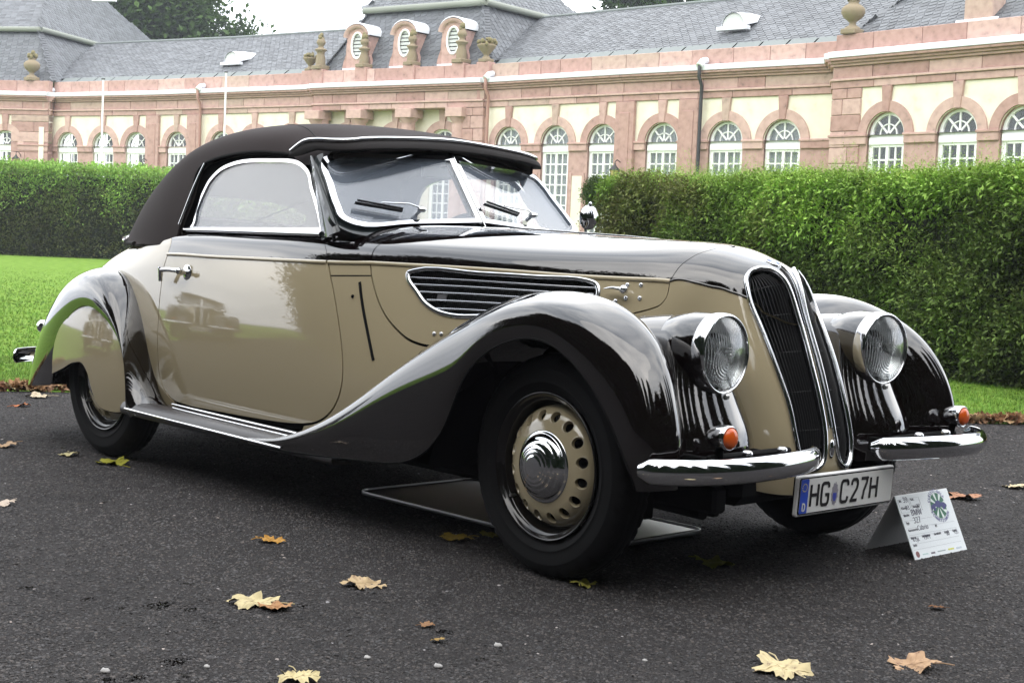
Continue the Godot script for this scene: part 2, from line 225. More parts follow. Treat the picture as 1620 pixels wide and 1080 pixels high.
		[Vector3(-1.5722, 1.1927, 0), Vector3(-1.5632, 1.1854, 0.2158), Vector3(-1.5329, 1.1555, 0.3968), Vector3(-1.4664, 1.1134, 0.4855), Vector3(-1.3996, 1.043, 0.5474), Vector3(-1.286, 0.993, 0.5976), Vector3(-1.181, 0.9309, 0.6296)],
		[Vector3(-1.7428, 1.0473, 0), Vector3(-1.7276, 1.0402, 0.2201), Vector3(-1.675, 1.0294, 0.3796), Vector3(-1.5898, 0.9885, 0.4719), Vector3(-1.4889, 0.9617, 0.5436), Vector3(-1.3544, 0.9347, 0.593), Vector3(-1.2572, 0.9275, 0.6251)],
		[Vector3(-1.8028, 0.9298, 0), Vector3(-1.7944, 0.9303, 0.2213), Vector3(-1.7294, 0.9289, 0.3749), Vector3(-1.6378, 0.9281, 0.4692), Vector3(-1.5292, 0.9267, 0.5382), Vector3(-1.3952, 0.9271, 0.5879), Vector3(-1.29, 0.927, 0.62)],
	],
}
# outlines in the (u, v) of their surface; a point given twice is a sharp corner
const OUTLINES := {
	"door_lower": [5.142, 3.087, 5.142, 3.087, 6.407, 3.031, 8.04, 3.02, 8.04, 3.02, 8.131, 3.302, 8.222, 3.547, 8.333, 3.869, 8.462, 4.321, 8.512, 4.621, 8.501, 4.899, 8.406, 5.159, 8.245, 5.353, 8.043, 5.475, 7.8, 5.536, 7.486, 5.573, 6.88, 5.609, 6.158, 5.625, 5.568, 5.623, 5.402, 5.6, 5.239, 5.488, 5.137, 5.254, 5.117, 4.917, 5.112, 4.379, 5.108, 3.81, 5.106, 3.422],
	"door_upper": [4.907, 1.756, 4.907, 1.756, 6.343, 1.706, 7.63, 1.809, 7.63, 1.809, 7.91, 2.568, 8.04, 3.02, 8.04, 3.02, 6.407, 3.031, 5.142, 3.087, 5.142, 3.087, 5.166, 2.764],
	"door_edge_rear": [4.907, 1.756, 5.166, 2.764, 5.142, 3.087, 5.106, 3.422, 5.108, 3.81, 5.112, 4.379, 5.117, 4.917, 5.137, 5.254, 5.239, 5.488, 5.377, 5.616],
	"door_edge_front": [7.63, 1.809, 7.91, 2.568, 8.04, 3.02, 8.131, 3.302, 8.222, 3.547, 8.333, 3.869, 8.462, 4.321, 8.512, 4.621, 8.501, 4.899, 8.406, 5.159, 8.245, 5.353, 8.043, 5.475, 7.799, 5.546],
	"hood_seam_top": [8.69, 2.078, 8.671, 2.301, 8.655, 2.59, 8.664, 2.828, 8.676, 2.985],
	"hood_seam_low": [8.676, 2.985, 8.731, 3.253, 8.808, 3.479, 8.913, 3.704, 9.023, 3.874, 9.186, 4.046, 9.358, 4.176, 9.518, 4.233, 9.725, 4.254],
	"hood_belt": [8.676, 2.985, 9.428, 2.989, 10.015, 2.992, 10.529, 3.001, 11.028, 3.018, 11.562, 3.021, 12.194, 2.976],
	"front_seam_up": [12.194, 2.976, 12.211, 2.843, 12.238, 2.431, 12.273, 1.991, 12.314, 1.564, 12.383, 1.123, 12.38, 0.583],
	"front_seam_low": [12.194, 2.976, 12.217, 3.103, 12.223, 3.368, 12.149, 3.493, 12.001, 3.572, 11.749, 3.667, 11.393, 3.833],
	"nose_line": [12.194, 2.976, 12.259, 2.92, 12.725, 2.859, 13.488, 2.81, 14.127, 2.585, 14.489, 2.19, 14.808, 1.808],
	"door_belt": [5.142, 3.087, 5.814, 3.063, 6.407, 3.031, 7.246, 3.023, 8.04, 3.02, 8.37, 3.007, 8.676, 2.985],
	"cowl_flap_top": [8.136, 3.301, 8.445, 3.277, 8.728, 3.253],
	"slot": [8.59, 3.379, 8.652, 3.613, 8.867, 4.255, 8.947, 4.495],
	"side_grille": [9.198, 3.228, 9.194, 3.153, 9.259, 3.101, 10.008, 3.084, 10.607, 3.08, 11.132, 3.095, 11.234, 3.154, 11.288, 3.301, 11.297, 3.469, 11.297, 3.469, 10.972, 3.715, 10.589, 3.784, 10.589, 3.784, 10.191, 3.806, 9.808, 3.817, 9.654, 3.775, 9.48, 3.659, 9.347, 3.484],
	"kidney": [13.908, 1.891, 14.212, 2.004, 14.572, 2.047, 15.341, 1.976, 16.192, 1.963, 17, 1.938, 17.704, 1.988, 18.132, 1.879, 18.349, 1.531, 18.389, 0.987, 18.182, 0.503, 17.753, 0.339, 16.997, 0.281, 16.248, 0.287, 15.379, 0.26, 14.691, 0.34, 14.157, 0.477, 13.818, 0.719, 13.652, 1.149, 13.702, 1.591],
	"window_cut": [3.626, 5.937, 3.549, 5.534, 3.386, 4.938, 3.272, 3.991, 3.043, 3.908, 2.784, 3.858, 2.302, 3.802, 1.596, 3.832, 0.887, 3.939, 0.556, 4.217],
	"rear_fender_belt": [3.413, 3.249, 4.333, 3.977],
	"side_window": [0.177, 0.085, 0.189, 0.275, 0.209, 0.479, 0.251, 0.682, 0.303, 0.782, 0.38, 0.841, 0.578, 0.859, 0.713, 0.836, 0.765, 0.771, 0.824, 0.547, 0.9, 0.222, 0.922, 0.098, 0.922, 0.098, 0.555, 0.07, 0.148, 0.042, 0.148, 0.042],
	"weatherstrip": [0.095, 0, 0.095, 0, 0.109, 0.109, 0.14, 0.397, 0.19, 0.821, 0.245, 0.885, 0.31, 0.918, 0.429, 0.952, 0.569, 0.941, 0.685, 0.908, 0.753, 0.831, 0.832, 0.591, 0.909, 0.266, 0.941, 0.074, 0.941, 0.074],
	"top_strip": [3.541, 5.475, 3.441, 5.14, 3.382, 4.835, 3.321, 4.444, 3.265, 3.993],
	"spat": [0.419, 1.073, 0.419, 1.073, 0.544, 1.55, 0.971, 2.358, 1.38, 2.886, 1.883, 3.226, 2.469, 3.348, 3.045, 3.26, 3.522, 2.989, 3.903, 2.477, 4.117, 1.971, 4.212, 1.278, 4.181, 0.538, 4.181, 0.538, 3.489, 0.464, 3.096, 0.552, 2.864, 0.92, 2.649, 1.474, 2.414, 1.701, 2.013, 1.672, 1.428, 1.433],
	"screen_frame": [0, 0.094, 0, 0.094, 0.453, 0.083, 0.789, 0.075, 0.849, 0.143, 0.864, 0.302, 0.857, 0.61, 0.851, 0.799, 0.821, 0.895, 0.766, 0.927, 0.389, 0.931, 0, 0.916, 0, 0.916],
	"screen_glass": [0.029, 0.156, 0.029, 0.156, 0.441, 0.14, 0.757, 0.131, 0.81, 0.181, 0.821, 0.302, 0.814, 0.579, 0.812, 0.767, 0.796, 0.827, 0.756, 0.855, 0.402, 0.872, 0.032, 0.848, 0.032, 0.848],
	"wiper": [0.754, 0.314, 0.488, 0.205, 0.38, 0.208],
	"wiper_far": [0.396, 0.223, 0.456, 0.247, 0.747, 0.301],
	"handle": [5.183, 3.481, 5.595, 3.456],
	"latch": [11.381, 3.288, 11.625, 3.311],
	"screws": [11.604, 3.158, 11.776, 3.143, 11.626, 3.414, 11.805, 3.401, 11.51, 3.474, 9.651, 4.082, 9.733, 4.082],
	"plaque": [9.63, 3.528],
	"roof_seam": [2.425, 1.56, 1.783, 2.012, 1.258, 2.424, 0.735, 2.96],
}

# ------------------------------------------------------------------ naming and tagging
var used := {}

func numbered(called: String) -> String:
	used[called] = used.get(called, -1) + 1
	return called if used[called] == 0 else "%s_%03d" % [called, used[called]]

func tag(o: Node, label: String, category := "", group := "") -> Node:
	o.set_meta("label", label)
	if category:
		o.set_meta("category", category)
	if group:
		o.set_meta("group", group)
	return o

func thing(called: String, label: String, category: String, group := "", where := Vector3.ZERO, turn := 0.0) -> Node3D:
	var o := Node3D.new()
	o.name = numbered(called)
	add_child(o)
	o.position = where
	o.rotation.y = turn
	tag(o, label, category, group)
	return o

func part(called: String, mesh: Mesh, mat: Material, parent: Node) -> MeshInstance3D:
	var o := MeshInstance3D.new()
	if not part_names.has(parent):
		part_names[parent] = {}
	var n: int = part_names[parent].get(called, 0)
	part_names[parent][called] = n + 1
	o.name = called if n == 0 else "%s_%03d" % [called, n]
	o.mesh = mesh
	o.material_override = mat
	parent.add_child(o, true)
	return o

var part_names := {}

func structure(called: String, mesh: Mesh, mat: Material) -> MeshInstance3D:
	var o := part(called, mesh, mat, self)
	o.set_meta("kind", "structure")
	return o

# ------------------------------------------------------------------ mesh building
class MB:
	var v := PackedVector3Array()
	var n := PackedVector3Array()
	var t := PackedVector2Array()
	var i := PackedInt32Array()
	var c := PackedColorArray()

	func add(p: Vector3, nr: Vector3, uv := Vector2.ZERO) -> int:
		v.append(p)
		n.append(nr)
		t.append(uv)
		return v.size() - 1

	func tri(a: int, b: int, d: int) -> void:
		var g := (v[d] - v[a]).cross(v[b] - v[a])
		if g.dot(n[a] + n[b] + n[d]) < 0.0:
			i.append_array(PackedInt32Array([a, d, b]))
		else:
			i.append_array(PackedInt32Array([a, b, d]))

	func quad(a: int, b: int, d: int, e: int) -> void:
		tri(a, b, d)
		tri(a, d, e)

	func flat4(a: Vector3, b: Vector3, d: Vector3, e: Vector3, nr := Vector3.ZERO) -> void:
		if nr == Vector3.ZERO:
			nr = (d - a).cross(b - a).normalized()
		var k := add(a, nr, Vector2(0, 0))
		add(b, nr, Vector2(1, 0))
		add(d, nr, Vector2(1, 1))
		add(e, nr, Vector2(0, 1))
		quad(k, k + 1, k + 2, k + 3)

	func flat3(a: Vector3, b: Vector3, d: Vector3) -> void:
		var nr := (d - a).cross(b - a).normalized()
		var k := add(a, nr)
		add(b, nr)
		add(d, nr)
		tri(k, k + 1, k + 2)

	func box(lo: Vector3, hi: Vector3) -> void:
		var p := func(x, y, z): return Vector3(hi.x if x else lo.x, hi.y if y else lo.y, hi.z if z else lo.z)
		flat4(p.call(0, 0, 0), p.call(1, 0, 0), p.call(1, 1, 0), p.call(0, 1, 0), Vector3(0, 0, -1))
		flat4(p.call(0, 0, 1), p.call(1, 0, 1), p.call(1, 1, 1), p.call(0, 1, 1), Vector3(0, 0, 1))
		flat4(p.call(0, 0, 0), p.call(0, 0, 1), p.call(0, 1, 1), p.call(0, 1, 0), Vector3(-1, 0, 0))
		flat4(p.call(1, 0, 0), p.call(1, 0, 1), p.call(1, 1, 1), p.call(1, 1, 0), Vector3(1, 0, 0))
		flat4(p.call(0, 1, 0), p.call(1, 1, 0), p.call(1, 1, 1), p.call(0, 1, 1), Vector3(0, 1, 0))
		flat4(p.call(0, 0, 0), p.call(1, 0, 0), p.call(1, 0, 1), p.call(0, 0, 1), Vector3(0, -1, 0))

	# a box with chamfered edges
	func slab(lo: Vector3, hi: Vector3, b: float) -> void:
		var mid := (lo + hi) / 2.0
		var h := (hi - lo) / 2.0
		b = minf(b, minf(h.x, minf(h.y, h.z)) * 0.8)
		var ax := [Vector3.RIGHT, Vector3.UP, Vector3.BACK]
		for k in 3:
			var a: Vector3 = ax[k]
			var u: Vector3 = ax[(k + 1) % 3]
			var w: Vector3 = ax[(k + 2) % 3]
			var hu := h[(k + 1) % 3]
			var hw := h[(k + 2) % 3]
			for s: float in [-1.0, 1.0]:
				var f := mid + a * s * h[k]
				flat4(f + u * (hu - b) + w * (hw - b), f - u * (hu - b) + w * (hw - b), f - u * (hu - b) - w * (hw - b), f + u * (hu - b) - w * (hw - b), a * s)
				for s2: float in [-1.0, 1.0]:
					var e1 := mid + a * s * h[k] + u * s2 * (hu - b)
					var e2 := mid + a * s * (h[k] - b) + u * s2 * hu
					flat4(e1 + w * (hw - b), e1 - w * (hw - b), e2 - w * (hw - b), e2 + w * (hw - b), (a * s + u * s2).normalized())
		for sx: float in [-1.0, 1.0]:
			for sy: float in [-1.0, 1.0]:
				for sz: float in [-1.0, 1.0]:
					var s := Vector3(sx, sy, sz)
					var o := mid + s * h
					var nn := s.normalized()
					var k := add(o - Vector3(0, sy, sz) * b, nn)
					add(o - Vector3(sx, 0, sz) * b, nn)
					add(o - Vector3(sx, sy, 0) * b, nn)
					tri(k, k + 1, k + 2)

	# rows of points, smooth; wrap joins the ends of each row
	func grid(rows: Array, wrap := false, closed := false, uvs := Vector2.ONE) -> void:
		var m: int = rows.size()
		var w: int = rows[0].size()
		var base := v.size()
		for r in m:
			for k in w:
				var ka := (k - 1 + w) % w if wrap else maxi(k - 1, 0)
				var kb := (k + 1) % w if wrap else mini(k + 1, w - 1)
				var ra := (r - 1 + m) % m if closed else maxi(r - 1, 0)
				var rb := (r + 1) % m if closed else mini(r + 1, m - 1)
				var du: Vector3 = rows[rb][k] - rows[ra][k]
				var dv: Vector3 = rows[r][kb] - rows[r][ka]
				var nr := du.cross(dv)
				if nr.length() < 1e-12:
					var r2 := clampi(r + (1 if r == 0 else -1), 0, m - 1)
					nr = (rows[mini(r2 + 1, m - 1)][k] - rows[maxi(r2 - 1, 0)][k]).cross(rows[r2][kb] - rows[r2][ka])
				add(rows[r][k], nr.normalized(), Vector2(uvs.x * r / maxf(m - 1, 1), uvs.y * k / maxf(w - 1, 1)))
		for r in (m if closed else m - 1):
			for k in (w if wrap else w - 1):
				var a := base + r * w + k
				var b := base + r * w + (k + 1) % w
				var d := base + ((r + 1) % m) * w + (k + 1) % w
				var e := base + ((r + 1) % m) * w + k
				quad(a, b, d, e)

	# a section (x across, y along up) carried along a path
	func sweep(path: Array, sec: PackedVector2Array, up: Vector3, closed := false, caps := true, size := PackedFloat32Array()) -> void:
		var m := path.size()
		var rows := []
		for k in m:
			var a: Vector3 = path[(k - 1 + m) % m] if closed else path[maxi(k - 1, 0)]
			var b: Vector3 = path[(k + 1) % m] if closed else path[mini(k + 1, m - 1)]
			var dir := (b - a).normalized()
			var side := dir.cross(up).normalized()
			var top := side.cross(dir).normalized()
			var q := PackedVector3Array()
			var s := size[k] if size.size() else 1.0
			for e in sec:
				q.append(path[k] + side * e.x * s + top * e.y * s)
			rows.append(q)
		grid(rows, true, closed)
		if caps and not closed:
			for e in [0, m - 1]:
				var mid := Vector3.ZERO
				for p in rows[e]:
					mid += p
				mid /= rows[e].size()
				var nr: Vector3 = (rows[e][0] - rows[1 if e == 0 else m - 2][0]).normalized()
				var k0 := add(mid, nr)
				for p in rows[e]:
					add(p, nr)
				for k in sec.size():
					tri(k0, k0 + 1 + k, k0 + 1 + (k + 1) % sec.size())

	# profile of (radius, along z), turned about the z axis of at
	func lathe(profile: Array, seg: int, at := Transform3D(), from := 0.0, to := TAU) -> void:
		var rows := []
		var whole := to - from > TAU - 0.001
		for p: Vector2 in profile:
			var q := PackedVector3Array()
			for k in (seg if whole else seg + 1):
				var a := from + (to - from) * k / seg
				q.append(at * Vector3(cos(a) * p.x, sin(a) * p.x, p.y))
			rows.append(q)
		grid(rows, whole)

	# a flat outline given depth along z, its edges chamfered
	func prism(poly: PackedVector2Array, z0: float, z1: float, at := Transform3D(), bev := 0.0) -> void:
		var inner := poly
		if bev > 0.0:
			var o := Geometry2D.offset_polygon(poly, -bev)
			if o.size() and o[0].size() > 2:
				inner = o[0]
		for side in 2:
			var z := z1 if side else z0
			var nr := at.basis * Vector3(0, 0, 1 if side else -1)
			var p := inner if side else poly
			var k := v.size()
			for e in p:
				add(at * Vector3(e.x, e.y, z), nr.normalized(), e)
			var ix := Geometry2D.triangulate_polygon(p)
			for q in range(0, ix.size(), 3):
				tri(k + ix[q], k + ix[q + 1], k + ix[q + 2])
		var cw := 1.0 if Geometry2D.is_polygon_clockwise(poly) else -1.0
		for k in poly.size():
			var a := poly[k]
			var b := poly[(k + 1) % poly.size()]
			var nr2 := Vector2(b.y - a.y, a.x - b.x).normalized() * -cw
			flat4(at * Vector3(a.x, a.y, z0), at * Vector3(b.x, b.y, z0), at * Vector3(b.x, b.y, z1 - bev), at * Vector3(a.x, a.y, z1 - bev), (at.basis * Vector3(nr2.x, nr2.y, 0)).normalized())
		if bev > 0.0 and inner.size() == poly.size():
			var off := 0
			for k in poly.size():
				if inner[k].distance_to(poly[0]) < inner[off].distance_to(poly[0]):
					off = k
			for k in poly.size():
				var a := poly[k]
				var b := poly[(k + 1) % poly.size()]
				var ia := inner[(k + off) % poly.size()]
				var ib := inner[(k + 1 + off) % poly.size()]
				flat4(at * Vector3(a.x, a.y, z1 - bev), at * Vector3(b.x, b.y, z1 - bev), at * Vector3(ib.x, ib.y, z1), at * Vector3(ia.x, ia.y, z1))

	func ball(at: Vector3, r: Vector3, seg := 16) -> void:
		var rows := []
		for a in seg / 2 + 1:
			var q := PackedVector3Array()
			var el := PI * (a / (seg / 2.0)) - PI / 2
			for b in seg:
				var az := TAU * b / seg
				q.append(at + Vector3(cos(el) * cos(az), sin(el), cos(el) * sin(az)) * r)
			rows.append(q)
		var k0 := v.size()
		grid(rows, true)
		for k in range(k0, v.size()):
			n[k] = ((v[k] - at) / r / r).normalized()

	func mirror() -> MB:
		var o := MB.new()
		o.v = v.duplicate()
		o.n = n.duplicate()
		o.t = t.duplicate()
		o.c = c.duplicate()
		for k in v.size():
			o.v[k].z = -v[k].z
			o.n[k].z = -n[k].z
		o.i = i.duplicate()
		for k in range(0, i.size(), 3):
			o.i[k + 1] = i[k + 2]
			o.i[k + 2] = i[k + 1]
		return o

	func join(b: MB) -> void:
		var k := v.size()
		v.append_array(b.v)
		n.append_array(b.n)
		t.append_array(b.t)
		c.append_array(b.c)
		for q in b.i:
			i.append(q + k)

	func moved(at: Transform3D) -> MB:
		var o := MB.new()
		o.v = at * v
		var nb := at.basis.inverse().transposed()
		o.n = n.duplicate()
		for k in n.size():
			o.n[k] = (nb * n[k]).normalized()
		o.t = t.duplicate()
		o.c = c.duplicate()
		o.i = i.duplicate()
		if at.basis.determinant() < 0.0:
			for k in range(0, i.size(), 3):
				o.i[k + 1] = i[k + 2]
				o.i[k + 2] = i[k + 1]
		return o

	func mesh() -> ArrayMesh:
		var a := []
		a.resize(Mesh.ARRAY_MAX)
		a[Mesh.ARRAY_VERTEX] = v
		a[Mesh.ARRAY_NORMAL] = n
		a[Mesh.ARRAY_TEX_UV] = t
		if c.size() == v.size() and c.size():
			a[Mesh.ARRAY_COLOR] = c
		a[Mesh.ARRAY_INDEX] = i
		var m := ArrayMesh.new()
		if v.size():
			m.add_surface_from_arrays(Mesh.PRIMITIVE_TRIANGLES, a)
		return m

func round_section(rx: float, ry: float, k := 10) -> PackedVector2Array:
	var p := PackedVector2Array()
	for e in k:
		p.append(Vector2(cos(TAU * e / k) * rx, sin(TAU * e / k) * ry))
	return p

# Catmull-Rom through points, for paths
func curve(pts: Array, per := 8, closed := false) -> Array:
	var out := []
	var m := pts.size()
	for k in (m if closed else m - 1):
		var a = pts[(k - 1 + m) % m] if closed or k > 0 else pts[0] * 2.0 - pts[1]
		var b = pts[k]
		var d = pts[(k + 1) % m]
		var e = pts[(k + 2) % m] if closed or k < m - 2 else pts[m - 1] * 2.0 - pts[m - 2]
		for q in per:
			var t := float(q) / per
			out.append(b.cubic_interpolate(d, a, e, t))
	if not closed:
		out.append(pts[m - 1])
	return out

# ------------------------------------------------------------------ smooth surfaces from control nets
class Surf:
	var p := []          # padded rows
	var nu := 0
	var nv := 0
	var out := 1.0          # +1 or -1, so that normals point out of the body

	func _init(net: Array) -> void:
		nu = net.size()
		nv = net[0].size()
		var sym := true
		for r in net:
			sym = sym and absf(r[0].z) < 1e-5
		var full := []
		for r in net:
			var q := PackedVector3Array()
			q.append(Vector3(r[1].x, r[1].y, -r[1].z) if sym else r[0] * 2.0 - r[1])
			for e in r:
				q.append(e)
			q.append(r[nv - 1] * 2.0 - r[nv - 2])
			full.append(q)
		var first := PackedVector3Array()
		var last := PackedVector3Array()
		for k in nv + 2:
			first.append(full[0][k] * 2.0 - full[1][k])
			last.append(full[nu - 1][k] * 2.0 - full[nu - 2][k])
		p = [first] + full + [last]

	func w(f: float) -> Vector4:
		var g := 1.0 - f
		return Vector4(g * g * g, 3.0 * f * f * f - 6.0 * f * f + 4.0, -3.0 * f * f * f + 3.0 * f * f + 3.0 * f + 1.0, f * f * f) / 6.0

	func dw(f: float) -> Vector4:
		return Vector4(-(1 - f) * (1 - f), 3 * f * f - 4 * f, -3 * f * f + 2 * f + 1, f * f) / 2.0

	# position and unit normal
	func at(u: float, v: float, off := 0.0) -> Array:
		var a := clampi(int(floor(u)), 0, nu - 2)
		var b := clampi(int(floor(v)), 0, nv - 2)
		var wu := w(u - a)
		var wv := w(v - b)
		var du := dw(u - a)
		var dv := dw(v - b)
		var s := Vector3.ZERO
		var tu := Vector3.ZERO
		var tv := Vector3.ZERO
		for i in 4:
			var r: PackedVector3Array = p[a + i]
			var q := r[b] * wv.x + r[b + 1] * wv.y + r[b + 2] * wv.z + r[b + 3] * wv.w
			var d := r[b] * dv.x + r[b + 1] * dv.y + r[b + 2] * dv.z + r[b + 3] * dv.w
			s += q * wu[i]
			tv += d * wu[i]
			tu += q * du[i]
		var nr := tu.cross(tv).normalized() * out
		if v < 1e-4 and absf(s.z) < 1e-4:
			nr = Vector3(nr.x, nr.y, 0).normalized()
		return [s + nr * off, nr]

var surfs := {}

func S(called: String) -> Surf:
	if not surfs.has(called):
		surfs[called] = Surf.new(NETS[called])
		if called in ["hull", "front_fender", "pod", "rear_fender", "screen"]:
			surfs[called].out = -1.0
	return surfs[called]

func outline(called: String, per := 5, closed := true) -> PackedVector2Array:
	var raw: Array = OUTLINES[called]
	var pts := []
	var sharp := []
	for k in range(0, raw.size(), 2):
		var q := Vector2(raw[k], raw[k + 1])
		if pts.size() and pts[-1] == q:
			sharp[-1] = true
		else:
			pts.append(q)
			sharp.append(false)
	return smooth_outline(pts, sharp, per, closed)

func smooth_outline(pts: Array, sharp: Array, per: int, closed := true) -> PackedVector2Array:
	var out := PackedVector2Array()
	var m := pts.size()
	for k in (m if closed else m - 1):
		var b: Vector2 = pts[k]
		var d: Vector2 = pts[(k + 1) % m]
		var a: Vector2 = b * 2.0 - d if sharp[k] or (not closed and k == 0) else pts[(k - 1 + m) % m]
		var e: Vector2 = d * 2.0 - b if sharp[(k + 1) % m] or (not closed and k == m - 2) else pts[(k + 2) % m]
		# centripetal weights keep uneven points from looping
		for q in per:
			var t := float(q) / per
			var l := b.distance_to(d)
			var la := maxf(a.distance_to(b), 1e-4)
			var le := maxf(d.distance_to(e), 1e-4)
			var m0 := ((d - b) / l * la + (b - a) / la * l) / (la + l) * l
			var m1 := ((e - d) / le * l + (d - b) / l * le) / (l + le) * l
			var t2 := t * t
			var t3 := t2 * t
			out.append(b * (2 * t3 - 3 * t2 + 1) + m0 * (t3 - 2 * t2 + t) + d * (-2 * t3 + 3 * t2) + m1 * (t3 - t2))
	if not closed:
		out.append(pts[m - 1])
	return out

func grown(poly: PackedVector2Array, by: float, scale: Vector2) -> PackedVector2Array:
	var q := PackedVector2Array()
	for e in poly:
		q.append(e * scale)
	var best := PackedVector2Array()
	for o in Geometry2D.offset_polygon(q, by, Geometry2D.JOIN_ROUND):
		if o.size() > best.size():
			best = o
	var out := PackedVector2Array()
	for e in best:
		out.append(e / scale)
	return out

# the piece of a surface inside an outline, less the holes; rim > 0 turns its edges inwards
func panel(s: Surf, poly: PackedVector2Array, du: float, dv: float, holes: Array = [], off := 0.0, rim := 0.0) -> MB:
	var m := MB.new()
	var lo := poly[0]
	var hi := poly[0]
	for e in poly:
		lo = lo.min(e)
		hi = hi.max(e)
	lo = Vector2(floor(lo.x / du) * du, floor(lo.y / dv) * dv)
	var cu := int(ceil((hi.x - lo.x) / du))
	var cv := int(ceil((hi.y - lo.y) / dv))
	var edges := [poly] + holes
	var cut := {}
	for e: PackedVector2Array in edges:
		for k in e.size():
			var a := e[k]
			var b := e[(k + 1) % e.size()]
			var n := int(maxf(absf(a.x - b.x) / du, absf(a.y - b.y) / dv) * 3.0) + 1
			for q in n + 1:
				var c := a.lerp(b, float(q) / n)
				for ox: float in [-0.02, 0.02]:
					for oy: float in [-0.02, 0.02]:
						cut[Vector2i(int(floor((c.x - lo.x) / du + ox)), int(floor((c.y - lo.y) / dv + oy)))] = true
	var made := {}
	var vert := func(p: Vector2) -> int:
		var key := Vector2i((p * 20000.0).round())
		if not made.has(key):
			var r := s.at(p.x, p.y, off)
			made[key] = m.add(r[0], r[1], p)
		return made[key]
	for i in cu:
		for j in cv:
			var a := lo + Vector2(i * du, j * dv)
			var cell := PackedVector2Array([a, a + Vector2(du, 0), a + Vector2(du, dv), a + Vector2(0, dv)])
			if not cut.has(Vector2i(i, j)):
				var mid := a + Vector2(du, dv) / 2
				if not Geometry2D.is_point_in_polygon(mid, poly):
					continue
				var gone := false
				for h in holes:
					gone = gone or Geometry2D.is_point_in_polygon(mid, h)
				if gone:
					continue
				m.quad(vert.call(cell[0]), vert.call(cell[1]), vert.call(cell[2]), vert.call(cell[3]))
				continue
			var bits := Geometry2D.intersect_polygons(cell, poly)
			for h in holes:
				var left: Array[PackedVector2Array] = []
				for b in bits:
					left.append_array(Geometry2D.clip_polygons(b, h))
				bits = left
			for b in bits:
				var ix := Geometry2D.triangulate_polygon(b)
				for q in range(0, ix.size(), 3):
					var t0: int = vert.call(b[ix[q]])
					var t1: int = vert.call(b[ix[q + 1]])
					var t2: int = vert.call(b[ix[q + 2]])
					if t0 != t1 and t1 != t2 and t0 != t2:
						m.tri(t0, t1, t2)
	if rim != 0.0:
		for e: PackedVector2Array in edges:
			var rows := [PackedVector3Array(), PackedVector3Array()]
			for q in e:
				var r := s.at(q.x, q.y, off)
				rows[0].append(r[0])
				rows[1].append(r[0] - r[1] * rim)
			m.grid(rows, true)
	return m

func along(s: Surf, line: PackedVector2Array, off := 0.0) -> Array:
	var out := []
	for e in line:
		out.append(s.at(e.x, e.y, off)[0])
	return out

# a moulding that follows a line on a surface, keeping the surface's own up
func strip(s: Surf, line: PackedVector2Array, sec: PackedVector2Array, off := 0.0, closed := false) -> MB:
	var m := MB.new()
	var rows := []
	var w := line.size()
	for k in w:
		var r := s.at(line[k].x, line[k].y, off)
		var a: Vector3 = s.at(line[(k - 1 + w) % w].x, line[(k - 1 + w) % w].y)[0] if closed or k > 0 else r[0]
		var b: Vector3 = s.at(line[(k + 1) % w].x, line[(k + 1) % w].y)[0] if closed or k < w - 1 else r[0]
		if k == 0 and not closed:
			a = s.at(line[0].x, line[0].y)[0]
		var dir := (b - a).normalized()
		var side := dir.cross(r[1]).normalized()
		var q := PackedVector3Array()
		for e in sec:
			q.append(r[0] + side * e.x + r[1] * e.y)
		rows.append(q)
	m.grid(rows, true, closed)
	if not closed:
		for e in [0, w - 1]:
			var mid := Vector3.ZERO
			for p in rows[e]:
				mid += p
			mid /= sec.size()
			var nr: Vector3 = (rows[e][0] - rows[1 if e == 0 else w - 2][0]).normalized()
			var k0 := m.add(mid, nr)
			for p in rows[e]:
				m.add(p, nr)
			for k in sec.size():
				m.tri(k0, k0 + 1 + k, k0 + 1 + (k + 1) % sec.size())
	return m

# ------------------------------------------------------------------ materials
func linear(r: float, g: float, b: float) -> Color:
	return Color(r, g, b).linear_to_srgb()

func plain(col: Color, rough: float, metal := 0.0) -> StandardMaterial3D:
	var m := StandardMaterial3D.new()
	m.albedo_color = col
	m.roughness = rough
	m.metallic = metal
	m.vertex_color_use_as_albedo = false
	return m

func lacquer(col: Color) -> StandardMaterial3D:
	var m := plain(col, 0.4)
	m.metallic_specular = 0.15
	m.clearcoat_enabled = true
	m.clearcoat = 1.0
	m.clearcoat_roughness = 0.02
	return m

func noise(freq: float, octaves := 4, seed_ := 1, kind := FastNoiseLite.TYPE_SIMPLEX_SMOOTH) -> FastNoiseLite:
	var f := FastNoiseLite.new()
	f.noise_type = kind
	f.frequency = freq
	f.fractal_octaves = octaves
	f.seed = seed_
	return f

func noise_tex(f: FastNoiseLite, size: int, ramp: Array = [], normal := 0.0) -> NoiseTexture2D:
	var t := NoiseTexture2D.new()
	t.width = size
	t.height = size
	t.seamless = true
	t.noise = f
	if normal > 0.0:
		t.as_normal_map = true
		t.bump_strength = normal
	if ramp.size():
		var g := Gradient.new()
		g.offsets = PackedFloat32Array(ramp[0])
		g.colors = PackedColorArray(ramp[1])
		t.color_ramp = g
	return t

func world_mapped(m: StandardMaterial3D, per_metre: float) -> StandardMaterial3D:
	m.uv1_triplanar = true
	m.uv1_world_triplanar = true
	m.uv1_scale = Vector3.ONE * per_metre
	return m

